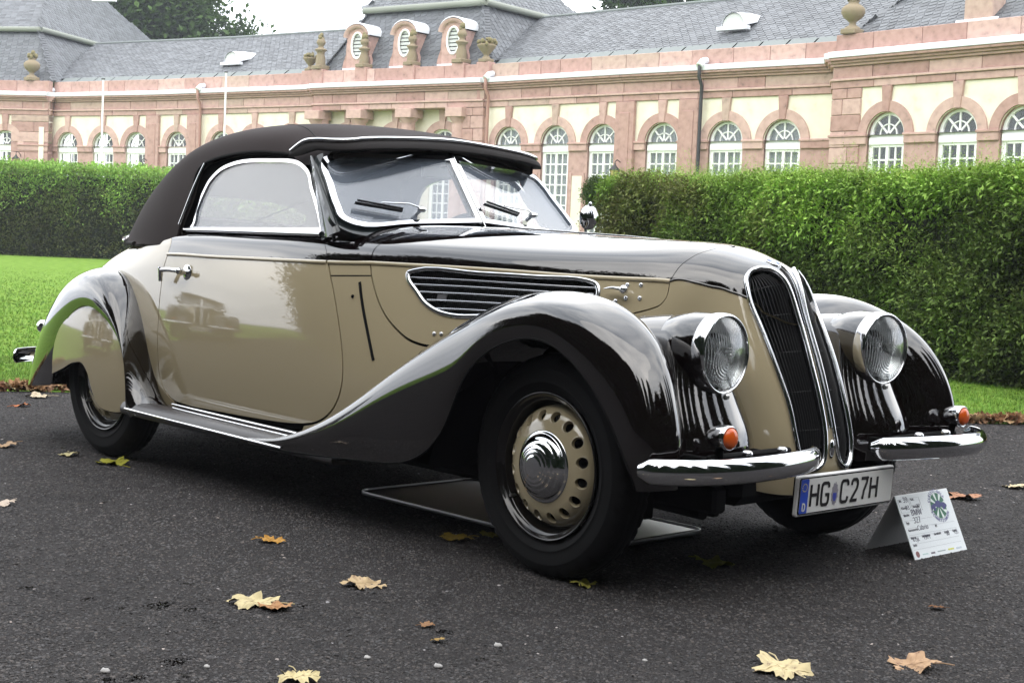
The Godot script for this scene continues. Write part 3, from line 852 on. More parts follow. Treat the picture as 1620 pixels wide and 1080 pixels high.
# ------------------------------------------------------------------ the car: +x is its front, +z its right side
class Turned:              # a turned face: u runs round, v along the profile (radius, height)
	var prof: Array
	func _init(p: Array) -> void:
		prof = p
	func pt(v: float) -> Vector2:
		var k := clampi(int(floor(v)), 0, prof.size() - 2)
		var a: Vector2 = prof[maxi(k - 1, 0)]
		var d: Vector2 = prof[mini(k + 2, prof.size() - 1)]
		return (prof[k] as Vector2).cubic_interpolate(prof[k + 1], a, d, v - k)
	func at(u: float, v: float, off := 0.0) -> Array:
		var p := pt(v)
		var d := (pt(minf(v + 0.02, prof.size() - 1)) - pt(maxf(v - 0.02, 0))).normalized()
		var nr := Vector2(-d.y, d.x)
		if nr.y < 0:
			nr = -nr
		var c := Vector3(cos(u), sin(u), 0)
		return [c * (p.x + nr.x * off) + Vector3(0, 0, p.y + nr.y * off), c * nr.x + Vector3(0, 0, nr.y)]

func turned_panel(t: Turned, poly: PackedVector2Array, du: float, dv: float, holes: Array, rim: float) -> MB:
	var proxy := SurfProxy.new(t)
	return panel(proxy, poly, du, dv, holes, 0.0, rim)

class SurfProxy extends Surf:
	var t: Turned
	func _init(q: Turned) -> void:
		super([[Vector3.ZERO, Vector3.ZERO], [Vector3.ZERO, Vector3.ZERO]])
		t = q
	func at(u: float, v: float, off := 0.0) -> Array:
		return t.at(u, v, off)

var M := {}

func both(called: String, m: MB, mat: Material, parents: Array) -> Array:
	return [part(called, m.mesh(), mat, parents[0]), part(called, m.mirror().mesh(), mat, parents[1])]

func to_x(at: Vector3) -> Transform3D:      # turns a lathe's axis from +z to +x
	return Transform3D(Basis(Vector3(0, 0, -1), Vector3(0, 1, 0), Vector3(1, 0, 0)), at)

func poly(pts: Array) -> PackedVector2Array:
	var p := PackedVector2Array()
	for k in range(0, pts.size(), 2):
		p.append(Vector2(pts[k], pts[k + 1]))
	return p

const HULL := Vector2(0.33, 0.16)

func make_car() -> Node3D:
	var car := thing("convertible_car", "cream and dark brown vintage convertible with its brown fabric top up", "car")
	var two := [car, car]
	var hull := S("hull")
	var gap := 0.0028

	# --- inner shell that closes the gaps
	var shell := panel(hull, poly([3.9, 1.95, 8.2, 1.95, 8.45, 0, 18.9, 0, 18.9, 6, 0, 6, 0, 0, 3.9, 0]), 0.25, 0.25, [], -0.03)
	both("inner_shell", shell, M.black, two)
	var under := MB.new()
	under.slab(Vector3(-2.15, 0.2, -0.5), Vector3(1.3, 0.27, 0.5), 0.02)
	under.slab(Vector3(1.2, 0.24, -0.3), Vector3(1.78, 0.34, 0.3), 0.03)
	under.slab(Vector3(-0.3, 0.17, -0.36), Vector3(1.0, 0.25, -0.28), 0.02)
	under.slab(Vector3(-0.3, 0.17, 0.28), Vector3(1.0, 0.25, 0.36), 0.02)
	for x: float in [1.375, -1.375]:
		under.sweep([Vector3(x, 0.30, -0.6), Vector3(x, 0.28, 0), Vector3(x, 0.30, 0.6)], round_section(0.03, 0.03, 8), Vector3.UP)
	for z: float in [-0.42, 0.42]:
		under.slab(Vector3(1.2, 0.24, z - 0.03), Vector3(1.82, 0.32, z + 0.03), 0.01)
		under.sweep([Vector3(1.25, 0.20, z * 0.6), Vector3(1.72, 0.22, z * 0.9)], round_section(0.018, 0.018, 8), Vector3.UP)
		under.slab(Vector3(1.55, 0.2, z * 1.2 - 0.02), Vector3(1.62, 0.3, z * 1.2 + 0.02), 0.006)
		under.slab(Vector3(1.70, 0.21, z * 0.8 - 0.015), Vector3(1.74, 0.3, z * 0.8 + 0.015), 0.006)
	part("chassis", under.mesh(), M.black, car)
	for s: float in [-1.0, 1.0]:                   # inner walls of the wheel houses
		var fl := MB.new()
		fl.flat4(Vector3(0.95, 0.25, s * 0.46), Vector3(1.80, 0.3, s * 0.42), Vector3(1.65, 0.72, s * 0.42), Vector3(1.0, 0.72, s * 0.46))
		part("wheel_house", fl.mesh(), M.black, car)
		var fw := MB.new()
		fw.flat4(Vector3(0.9, 0.27, s * 0.44), Vector3(0.9, 0.27, s * 0.77), Vector3(0.95, 0.5, s * 0.74), Vector3(0.95, 0.62, s * 0.44))
		part("splash_board", fw.mesh(), M.black, car)

	# --- body panels
	var quarter := poly([0, 0, 3.95, 0, 3.95, 1.2, 4.3, 1.86])
	quarter.append_array(outline("door_edge_rear", 5, false))
	quarter.append_array(poly([5.38, 6, 0, 6]))
	quarter = grown(quarter, -gap * 0.5, HULL)
	both("rear_quarter_panel", panel(hull, quarter, 0.2, 0.2, [], 0.0, 0.012), M.cream, two)
	var doors := both("door", panel(hull, grown(outline("door_lower"), -gap, HULL), 0.2, 0.2, [], 0.0, 0.015), M.cream, two)
	both("door_top", panel(hull, grown(outline("door_upper"), -gap * 0.4, HULL), 0.2, 0.15, [], 0.0, 0.015), M.brown, doors)
	var bead := PackedVector2Array([Vector2(-0.008, 0), Vector2(-0.006, 0.004), Vector2(0, 0.006), Vector2(0.006, 0.004), Vector2(0.008, 0)])
	var fine := PackedVector2Array([Vector2(-0.0025, 0), Vector2(-0.0015, 0.0012), Vector2(0.0015, 0.0012), Vector2(0.0025, 0)])
	var belt := outline("door_belt", 30, false)
	var belt_door := PackedVector2Array()
	var belt_cowl := PackedVector2Array()
	for e in belt:
		if e.x < 8.035:
			belt_door.append(e)
		else:
			belt_cowl.append(e)
	both("belt_moulding", strip(hull, belt_door, bead), M.cream, doors)
	var below := func(line: PackedVector2Array, dv: float) -> PackedVector2Array:
		var q := PackedVector2Array()
		for e in line:
			q.append(e + Vector2(0, dv))
		return q

	var seam_low := outline("hood_seam_low", 5, false)
	var seam_up := outline("hood_seam_top", 5, false)
	var door_front := outline("door_edge_front", 5, false)
	# scuttle below the belt
	var cowl := PackedVector2Array()
	for e in door_front:
		if e.y > 2.99:
			cowl.append(e)
	cowl.append_array(poly([7.6, 5.9, 9.2, 5.9, 9.9, 4.35]))
	for k in range(seam_low.size() - 1, -1, -1):
		cowl.append(seam_low[k])
	var sides := both("cowl_side", panel(hull, grown(cowl, -gap, HULL), 0.2, 0.2, [grown(outline("slot", 4, false), 0.0, HULL)] if false else [], 0.0, 0.014), M.cream, two)
	both("belt_moulding", strip(hull, belt_cowl, bead), M.cream, sides)
	both("flap_seam", strip(hull, outline("cowl_flap_top", 4, false), fine, -0.0004), M.black, sides)
	both("signal_arm_slot", strip(hull, outline("slot", 4, false), PackedVector2Array([Vector2(-0.006, -0.002), Vector2(-0.006, 0.0015), Vector2(0.006, 0.0015), Vector2(0.006, -0.002)])), M.black, sides)
	var knob := MB.new()
	var kp := hull.at(8.53, 3.62)
	knob.ball(kp[0], Vector3.ONE * 0.007, 8)
	both("slot_knob", knob, M.black, sides)
	# scuttle above the belt, both sides and the middle
	var top := PackedVector2Array()
	for e in door_front:
		if e.y < 3.02:
			top.append(e)
	for k in range(seam_up.size() - 1, -1, -1):
		top.append(seam_up[k])
	top.append_array(poly([8.72, 1.8, 8.78, 1.3, 8.84, 0.7, 8.86, 0.0, 7.95, 0.0, 7.9, 0.6, 7.8, 1.3]))
	top = grown(top, -gap * 0.5, HULL)
	for k in top.size():
		if top[k].y < 0.03:
			top[k].y = 0.0
	var tm := panel(hull, top, 0.15, 0.15, [], 0.0, 0.012)
	tm.join(tm.mirror())
	part("cowl", tm.mesh(), M.brown, car)

	# bonnet
	var front_up := outline("front_seam_up", 5, false)
	var front_low := outline("front_seam_low", 5, false)
	var hood_belt := outline("hood_belt", 6, false)
	var hood := hood_belt.duplicate()
	hood.append_array(front_up.slice(1))
	hood.append_array(poly([12.38, 0.0, 8.86, 0.0, 8.84, 0.7, 8.78, 1.3, 8.72, 1.8]))
	hood.append_array(seam_up.slice(0, -1))
	hood = grown(hood, -gap, HULL)
	for k in hood.size():
		if hood[k].y < 0.04:
			hood[k].y = 0.0
	var hm := panel(hull, hood, 0.2, 0.15, [], 0.0, 0.012)
	hm.join(hm.mirror())
	part("bonnet_top", hm.mesh(), M.brown, car)
	var hinge := MB.new()
	hinge.sweep([hull.at(8.9, 0)[0] + Vector3(0, 0.001, 0), hull.at(10.6, 0)[0] + Vector3(0, 0.001, 0), hull.at(12.34, 0)[0] + Vector3(0, 0.001, 0)], round_section(0.004, 0.003, 8), Vector3.UP)
	part("bonnet_hinge", hinge.mesh(), M.brown, car)
	var side := hood_belt.duplicate()
	side.append_array(front_low.slice(1))
	side.append_array(poly([10.9, 4.3, 10.3, 4.6, 9.9, 4.4]))
	for k in range(seam_low.size() - 1, 0, -1):
		side.append(seam_low[k])
	var grille := outline("side_grille")
	var hs := both("bonnet_side", panel(hull, grown(side, -gap, HULL), 0.2, 0.15, [grille], 0.0, 0.012), M.cream, two)
	var trim := PackedVector2Array([Vector2(-0.009, -0.006), Vector2(-0.008, 0.003), Vector2(0, 0.007), Vector2(0.008, 0.003), Vector2(0.009, -0.006)])
	both("belt_moulding", strip(hull, hood_belt, bead), M.cream, hs)
	both("grille_frame", strip(hull, grille, trim, 0.0, true), M.chrome, hs)
	both("grille_backing", panel(hull, grille, 0.1, 0.1, [], -0.022), M.dark_grille, hs)
	var ribs := MB.new()
	for k in 92:
		var u := 9.2 + 2.1 * k / 91.0
		var span := chord(grille, u)
		if span.y - span.x > 0.1:
			ribs.join(strip(hull, PackedVector2Array([Vector2(u, span.x), Vector2(u, (span.x + span.y) / 2), Vector2(u, span.y)]), PackedVector2Array([Vector2(-0.0022, 0), Vector2(0, 0.004), Vector2(0.0022, 0)]), -0.0218))
	var rb := both("grille_ribs", ribs, M.rib, hs)
	rb[0].set_meta("kind", "stuff")
	rb[1].set_meta("kind", "stuff")
	for k in 5:
		var v0 := 3.235 + 0.122 * k
		var line := PackedVector2Array()
		for q in 41:
			var u := 9.15 + 2.2 * q / 40.0
			if Geometry2D.is_point_in_polygon(Vector2(u, v0), grille):
				line.append(Vector2(u, v0))
		both("grille_bar", strip(hull, line, PackedVector2Array([Vector2(-0.0035, -0.008), Vector2(-0.0035, 0), Vector2(0, 0.0025), Vector2(0.0035, 0), Vector2(0.0035, -0.008)]), -0.005), M.chrome, hs)
	var plq := panel(hull, poly([9.585, 3.50, 9.69, 3.50, 9.69, 3.60, 9.585, 3.60]), 0.1, 0.1, [], -0.008, 0.004)
	both("small_badge", plq, M.plaque, hs)
	var lat := outline("latch", 5, false)
	var lm := MB.new()
	var la: Vector3 = hull.at(lat[0].x, lat[0].y, 0.022)[0]
	var lb: Vector3 = hull.at(11.62, 3.30, 0.028)[0]
	lm.sweep(curve([la, (la + lb) / 2 + Vector3(0, 0.004, 0.003), lb], 6), round_section(0.011, 0.006, 10), Vector3.UP, false, true, PackedFloat32Array([0.25, 0.4, 0.55, 0.65, 0.75, 0.85, 0.9, 0.95, 1, 1.05, 1.1, 1.1, 1.0]))
	lm.ball(lb, Vector3.ONE * 0.015, 12)
	both("bonnet_latch", lm, M.chrome, hs)
	var sc: Array = OUTLINES["screws"]
	for k in range(0, sc.size(), 2):
		var screw := MB.new()
		var sp := hull.at(sc[k], sc[k + 1])
		screw.ball(sp[0], Vector3(0.009, 0.009, 0.005), 8)
		both("screw", screw, M.chrome if k < 10 else M.steel, hs)

	# nose
	var kid := outline("kidney")
	var line_up := outline("nose_line", 5, false)
	line_up.append_array(poly([15.0, 1.7, 15.3, 0.9, 15.4, 0.0]))
	var nose := line_up.duplicate()
	nose.append_array(poly([19, 0, 19, 6, 11.0, 6, 11.0, 3.9]))
	for k in range(front_low.size() - 2, 0, -1):
		nose.append(front_low[k])
	nose = grown(nose, -gap * 0.5, HULL)
	var nose_top := line_up.duplicate()
	nose_top.append_array(poly([12.38, 0.0]))
	for k in range(front_up.size() - 1, 0, -1):
		nose_top.append(front_up[k])
	nose_top = grown(nose_top, -gap * 0.5, HULL)
	for q in [nose, nose_top]:
		for k in q.size():
			if q[k].y < 0.03:
				q[k].y = 0.0
	var nm := panel(hull, nose, 0.15, 0.15, [kid], 0.0, 0.01)
	nm.join(nm.mirror())
	var nose_o := part("nose", nm.mesh(), M.cream, car)
	var nt := panel(hull, nose_top, 0.15, 0.12, [kid], 0.0, 0.01)
	nt.join(nt.mirror())
	part("nose_top", nt.mesh(), M.brown, nose_o)
	var nose_bead := line_up.slice(0, 27)
	both("belt_moulding", strip(hull, nose_bead, PackedVector2Array([Vector2(-0.004, 0), Vector2(-0.003, 0.003), Vector2(0.003, 0.003), Vector2(0.004, 0)])), M.brown, [nose_o, nose_o])
	# kidney grilles
	var kframe := PackedVector2Array([Vector2(-0.009, -0.012), Vector2(-0.009, 0.004), Vector2(-0.005, 0.010), Vector2(0.002, 0.011), Vector2(0.007, 0.006), Vector2(0.009, -0.012)])
	var kg := both("kidney_grille", strip(hull, kid, kframe, 0.0, true), M.chrome, two)
	both("grille_backing", panel(hull, grown(kid, 0.01, HULL), 0.2, 0.1, [], -0.028), M.black, kg)
	for k in 11:
		var f := (k + 0.9) / 11.8
		var knots := []
		for q in 9:
			var u := 13.76 + 4.54 * q / 8.0
			var span := chord(kid, u)
			if span.y - span.x > 0.3:
				knots.append(Vector2(u, lerpf(span.x, span.y, f)))
		var line := PackedVector2Array(curve(knots, 4))
		both("grille_bar", strip(hull, line, PackedVector2Array([Vector2(-0.0015, -0.016), Vector2(-0.0013, -0.004), Vector2(0, -0.003), Vector2(0.0013, -0.004), Vector2(0.0015, -0.016)]), -0.008), M.slat, kg)
	for u: float in [14.3, 15.1, 15.9, 16.7, 17.5]:
		var span := chord(kid, u)
		both("grille_rod", strip(hull, PackedVector2Array([Vector2(u, span.x), Vector2(u, (span.x + span.y) / 2), Vector2(u, span.y)]), round_section(0.0018, 0.0018, 6), -0.014), M.slat, kg)
	# chrome spine between the kidneys
	var cl := []
	for q in 30:
		cl.append(hull.at(13.75 + 3.75 * q / 29.0, 0.0, 0.006)[0])
	var cm := MB.new()
	cm.sweep(cl, round_section(0.006, 0.008, 8), Vector3(1, 0.2, 0))
	part("centre_spine", cm.mesh(), M.chrome, nose_o)
	var em := MB.new()
	var ep := hull.at(17.95, 0.0)
	em.ball(ep[0] + Vector3(0.004, 0, 0), Vector3(0.008, 0.03, 0.012), 14)
	part("crank_cover", em.mesh(), M.chrome, nose_o)
	badge(hull, nose_o)

	# --- wings
	var wings := both("front_wing", whole(S("front_fender"), 0.2, 0.2), M.brown, two)
	var wl := []
	for k in 105:
		wl.append(S("front_fender").at(k * 0.125, 7.0)[0])
	var we := MB.new()
	we.sweep(wl, round_section(0.003, 0.003, 6), Vector3(0, 0, 1))
	both("wing_edge", we, M.black, wings)
	both("inner_wing", whole(S("pod"), 0.2, 0.2), M.brown, two)
	var rw := both("rear_wing", whole(S("rear_fender"), 0.2, 0.2), M.brown, two)
	var bead_line := PackedVector2Array()
	for k in 60:
		bead_line.append(Vector2(0.6 + 7.4 * k / 59.0, 3.0))
	var sp_poly := outline("spat")
	var spats := both("wheel_spat", panel(S("spat"), sp_poly, 0.3, 0.3, [], 0.004, 0.02), M.cream, two)
	both("spat_seam", strip(S("spat"), sp_poly, PackedVector2Array([Vector2(-0.004, -0.01), Vector2(-0.004, 0.002), Vector2(0.003, 0.002), Vector2(0.003, -0.01)]), 0.0, true), M.black, spats)

	# --- running boards
	var rbp := []
	var xs := [-1.06, -0.9, -0.6, -0.2, 0.15, 0.42]
	for k in xs.size():
		var x: float = xs[k]
		var ly := -0.012 * k / 5.0
		rbp.append(PackedVector3Array([Vector3(x, 0.272, 0.63), Vector3(x, 0.276 + ly, 0.68), Vector3(x, 0.284 + ly, 0.73), Vector3(x, 0.283 + ly, 0.765), Vector3(x, 0.272 + ly, 0.785), Vector3(x, 0.258 + ly, 0.795), Vector3(x, 0.24 + ly, 0.797), Vector3(x, 0.228 + ly, 0.79), Vector3(x, 0.226 + ly, 0.7)]))
	var rm := MB.new()
	rm.grid(rbp)
	var boards := both("running_board", rm, M.board, two)
	for e in [[0.003, 0.249, 0.7985, -1.02, 0.12, 0.007], [0.0, 0.2935, 0.718, -0.78, 0.2, 0.006], [0.0, 0.287, 0.752, -0.72, 0.12, 0.004]]:
		var tr := MB.new()
		tr.sweep(curve([Vector3(e[3], e[1] + e[0], e[2] - 0.004), Vector3(-0.5, e[1] - 0.004, e[2]), Vector3(e[4], e[1] - 0.012, e[2])], 6), round_section(e[5], e[5] * 0.8, 8), Vector3.UP)
		both("trim_strip", tr, M.chrome, boards)

	# --- wheels
	for e in [[1.375, 1.0, -0.0385], [1.375, -1.0, -0.0385], [-1.375, 1.0, 0.0], [-1.375, -1.0, 0.0]]:
		make_wheel(car, Vector3(e[0], 0.34, e[1] * 0.645), e[1], e[2])

	# --- headlights
	var hl_at := Transform3D(Basis(Vector3.UP, 0.07), Vector3(1.795, 0.708, 0.4155)) * to_x(Vector3.ZERO)
	var bz := MB.new()
	bz.lathe([Vector2(0.112, -0.034), Vector2(0.119, -0.032), Vector2(0.1215, -0.025), Vector2(0.122, -0.012), Vector2(0.1205, 0.002), Vector2(0.118, 0.010), Vector2(0.114, 0.014), Vector2(0.1105, 0.013), Vector2(0.109, 0.006)], 64, hl_at)
	var hls := both("headlight", bz, M.chrome, two)
	var bu := MB.new()
	bu.lathe([Vector2(0.113, -0.02), Vector2(0.1175, -0.04), Vector2(0.119, -0.09), Vector2(0.11, -0.16), Vector2(0.08, -0.2)], 48, hl_at)
	both("headlight_bucket", bu, M.brown, hls)
	var rf := MB.new()
	var rp := []
	for k in 13:
		var r := 0.1085 * (1.0 - k / 12.5)
		rp.append(Vector2(r, -0.075 + 0.078 * (r / 0.1085) * (r / 0.1085)))
	rf.lathe(rp, 48, hl_at)
	both("reflector", rf, M.reflector, hls)
	var bulb := MB.new()
	bulb.ball(hl_at * Vector3(0, 0, -0.035), Vector3.ONE * 0.011, 10)
	both("bulb", bulb, M.lens_white, hls)
	var ln := MB.new()
	var rows := []
	for a in 6:                                    # smooth front dome
		var q := PackedVector3Array()
		for b in 121:
			var r := 0.1085 * a / 5.0
			q.append(hl_at * Vector3(r * cos(TAU * b / 120.0), r * sin(TAU * b / 120.0), 0.008 + 0.026 * (1.0 - (r / 0.1085) ** 2)))
		rows.append(q)
	ln.grid(rows)
	rows = []
	for a in range(48, -1, -1):                    # fluted inner face
		var q := PackedVector3Array()
		for b in 121:
			var r := 0.1085 * a / 48.0
			var x := r * cos(TAU * b / 120.0)
			var y := r * sin(TAU * b / 120.0)
			var h := 0.004 + 0.026 * (1.0 - (r / 0.1085) ** 2)
			var rr := Vector2(x + 0.012, y + 0.018).length()
			if r < 0.106:
				if y < 0.02 and rr < 0.062:
					h += 0.0009 * sin(rr / 0.0085 * TAU)
				else:
					h += 0.0009 * sin(x / 0.0095 * TAU)
			q.append(hl_at * Vector3(x, y, h))
		rows.append(q)
	ln.grid(rows)
	both("lens", ln, M.lens, hls)
	var clip := MB.new()
	clip.slab(Vector3(1.80, 0.578, 0.406), Vector3(1.822, 0.592, 0.422), 0.003)
	both("headlight_clip", clip, M.steel, hls)

	# --- turn signals
	var ts_at := to_x(Vector3(1.99, 0.496, 0.61))
	var ts := MB.new()
	ts.lathe([Vector2(0.0, -0.075), Vector2(0.016, -0.071), Vector2(0.027, -0.055), Vector2(0.034, -0.03), Vector2(0.036, -0.008), Vector2(0.035, 0.002), Vector2(0.030, 0.004), Vector2(0.029, -0.004)], 32, ts_at)
	var tss := both("turn_signal", ts, M.chrome, two)
	var tl := MB.new()
	tl.lathe([Vector2(0.030, 0.0), Vector2(0.027, 0.008), Vector2(0.02, 0.013), Vector2(0.01, 0.0155), Vector2(0.0005, 0.016)], 32, ts_at)
	both("lens", tl, M.amber, tss)
	var st := MB.new()
	st.sweep([Vector3(1.955, 0.47, 0.61), Vector3(1.95, 0.42, 0.60)], round_section(0.012, 0.012, 8), Vector3.RIGHT)
	both("stalk", st, M.black, tss)

	# --- bumpers
	var blade := PackedVector2Array()
	for k in 9:
		var a := -1.25 + 2.5 * k / 8.0
		blade.append(Vector2(-0.030 * cos(a) + 0.009, 0.036 * sin(a) / sin(1.25)))
	for k in 9:
		var a := 1.25 - 2.5 * k / 8.0
		blade.append(Vector2(-0.026 * cos(a) + 0.0095, 0.033 * sin(a) / sin(1.25)))
	var bpath := curve([Vector3(1.935, 0.412, 0.165), Vector3(1.985, 0.414, 0.205), Vector3(2.028, 0.416, 0.31), Vector3(2.05, 0.416, 0.46), Vector3(2.038, 0.413, 0.61), Vector3(1.99, 0.410, 0.735), Vector3(1.92, 0.408, 0.815), Vector3(1.865, 0.406, 0.838)], 5)
	var sizes := PackedFloat32Array()
	for k in bpath.size():
		var e := minf(k, bpath.size() - 1 - k)
		sizes.append(minf(1.0, 0.5 + 0.17 * e))
	var bm := MB.new()
	bm.sweep(bpath, blade, Vector3.UP, false, true, sizes)
	var bumpers := both("front_bumper", bm, M.chrome, two)
	var br := MB.new()
	br.slab(Vector3(1.80, 0.385, 0.30), Vector3(2.03, 0.43, 0.315), 0.004)
	br.slab(Vector3(1.80, 0.385, 0.58), Vector3(2.03, 0.43, 0.595), 0.004)
	br.slab(Vector3(1.93, 0.405, 0.27), Vector3(1.955, 0.445, 0.64), 0.006)
	both("bumper_bracket", br, M.black, bumpers)
	for e in [[1.985, 0.445, 0.52], [1.985, 0.445, 0.36]]:
		var bo := MB.new()
		bo.lathe([Vector2(0.013, -0.01), Vector2(0.013, 0.006), Vector2(0.009, 0.012), Vector2(0.0005, 0.014)], 12, to_x(Vector3(e[0], e[1], e[2])))
		both("bolt", bo, M.chrome, bumpers)
	var rpath := curve([Vector3(-2.42, 0.348, 0.25), Vector3(-2.49, 0.348, 0.38), Vector3(-2.49, 0.348, 0.50), Vector3(-2.42, 0.349, 0.61), Vector3(-2.33, 0.351, 0.67)], 5)
	var rsz := PackedFloat32Array()
	for k in rpath.size():
		rsz.append(minf(1.0, 0.55 + 0.15 * minf(k, rpath.size() - 1 - k)))
	rpath.reverse()
	var rbm := MB.new()
	rbm.sweep(rpath, blade, Vector3.UP, false, true, rsz)
	both("rear_bumper", rbm, M.chrome, two)
	var tlm := MB.new()
	tlm.lathe([Vector2(0.0005, -0.05), Vector2(0.018, -0.045), Vector2(0.03, -0.02), Vector2(0.03, 0.02), Vector2(0.0005, 0.05)], 20, to_x(Vector3(-2.09, 0.515, 0.64)))
	both("tail_lamp", tlm, M.chrome, two)
	var ex := MB.new()
	ex.sweep([Vector3(-2.2, 0.22, 0.3), Vector3(-1.4, 0.2, 0.3)], round_section(0.028, 0.028, 12), Vector3.UP)
	part("exhaust_pipe", ex.mesh(), M.steel, car)

	licence_plate(car)
	make_top(car)
	make_windows(car, doors)
	make_cabin(car)
	# door handle
	var hp := outline("handle", 4, false)
	var ha: Vector3 = hull.at(5.60, 3.46, 0.002)[0]
	var hb: Vector3 = hull.at(5.60, 3.46, 0.042)[0]
	var hc: Vector3 = hull.at(5.25, 3.47, 0.045)[0]
	var hd := MB.new()
	hd.ball(ha, Vector3(0.034, 0.034, 0.006), 16)
	hd.sweep([ha, hb], round_section(0.011, 0.011, 10), Vector3.UP)
	hd.ball(hb, Vector3.ONE * 0.014, 12)
	hd.sweep(curve([hb, (hb + hc) / 2 + Vector3(0, 0.003, 0), hc], 5), round_section(0.007, 0.010, 10), Vector3.UP)
	hd.sweep(curve([hc + Vector3(0.002, 0.012, 0), hc, hc + Vector3(-0.006, -0.045, -0.006)], 5), round_section(0.011, 0.008, 10), Vector3.FORWARD)
	both("door_handle", hd, M.chrome, doors)
	# mirror on the far side
	var mi := MB.new()
	mi.sweep(curve([Vector3(0.15, 1.0, -0.585), Vector3(0.19, 1.03, -0.64), Vector3(0.185, 1.07, -0.645), Vector3(0.19, 1.10, -0.645)], 5), round_section(0.006, 0.006, 8), Vector3.FORWARD)
	mi.lathe([Vector2(0.0005, -0.03), Vector2(0.03, -0.026), Vector2(0.048, -0.01), Vector2(0.052, 0.004), Vector2(0.049, 0.008)], 32, Transform3D(Basis(Vector3.UP, PI), Vector3.ZERO) * to_x(Vector3(-0.19, 1.12, 0.655)))
	mi.ball(Vector3(0.195, 1.175, -0.655), Vector3(0.008, 0.012, 0.008), 8)
	var mo := part("wing_mirror", mi.mesh(), M.chrome, car)
	tag(mo, "round chrome wing mirror on a bent stalk")
	return car

func chord(shape: PackedVector2Array, u: float) -> Vector2:
	var lo := 1e9
	var hi := -1e9
	for k in shape.size():
		var a := shape[k]
		var b := shape[(k + 1) % shape.size()]
		if (a.x - u) * (b.x - u) <= 0.0 and a.x != b.x:
			var v := lerpf(a.y, b.y, (u - a.x) / (b.x - a.x))
			lo = minf(lo, v)
			hi = maxf(hi, v)
	return Vector2(lo, hi)

func whole(s: Surf, du: float, dv: float) -> MB:
	var m := MB.new()
	var cu := int(round((s.nu - 1) / du))
	var cv := int(round((s.nv - 1) / dv))
	for a in cu + 1:
		for b in cv + 1:
			var r := s.at(minf(a * du, s.nu - 1.0001), minf(b * dv, s.nv - 1.0001))
			m.add(r[0], r[1])
	for a in cu:
		for b in cv:
			var k := a * (cv + 1) + b
			m.quad(k, k + 1, k + cv + 2, k + cv + 1)
	return m

var wheel_parts := {}

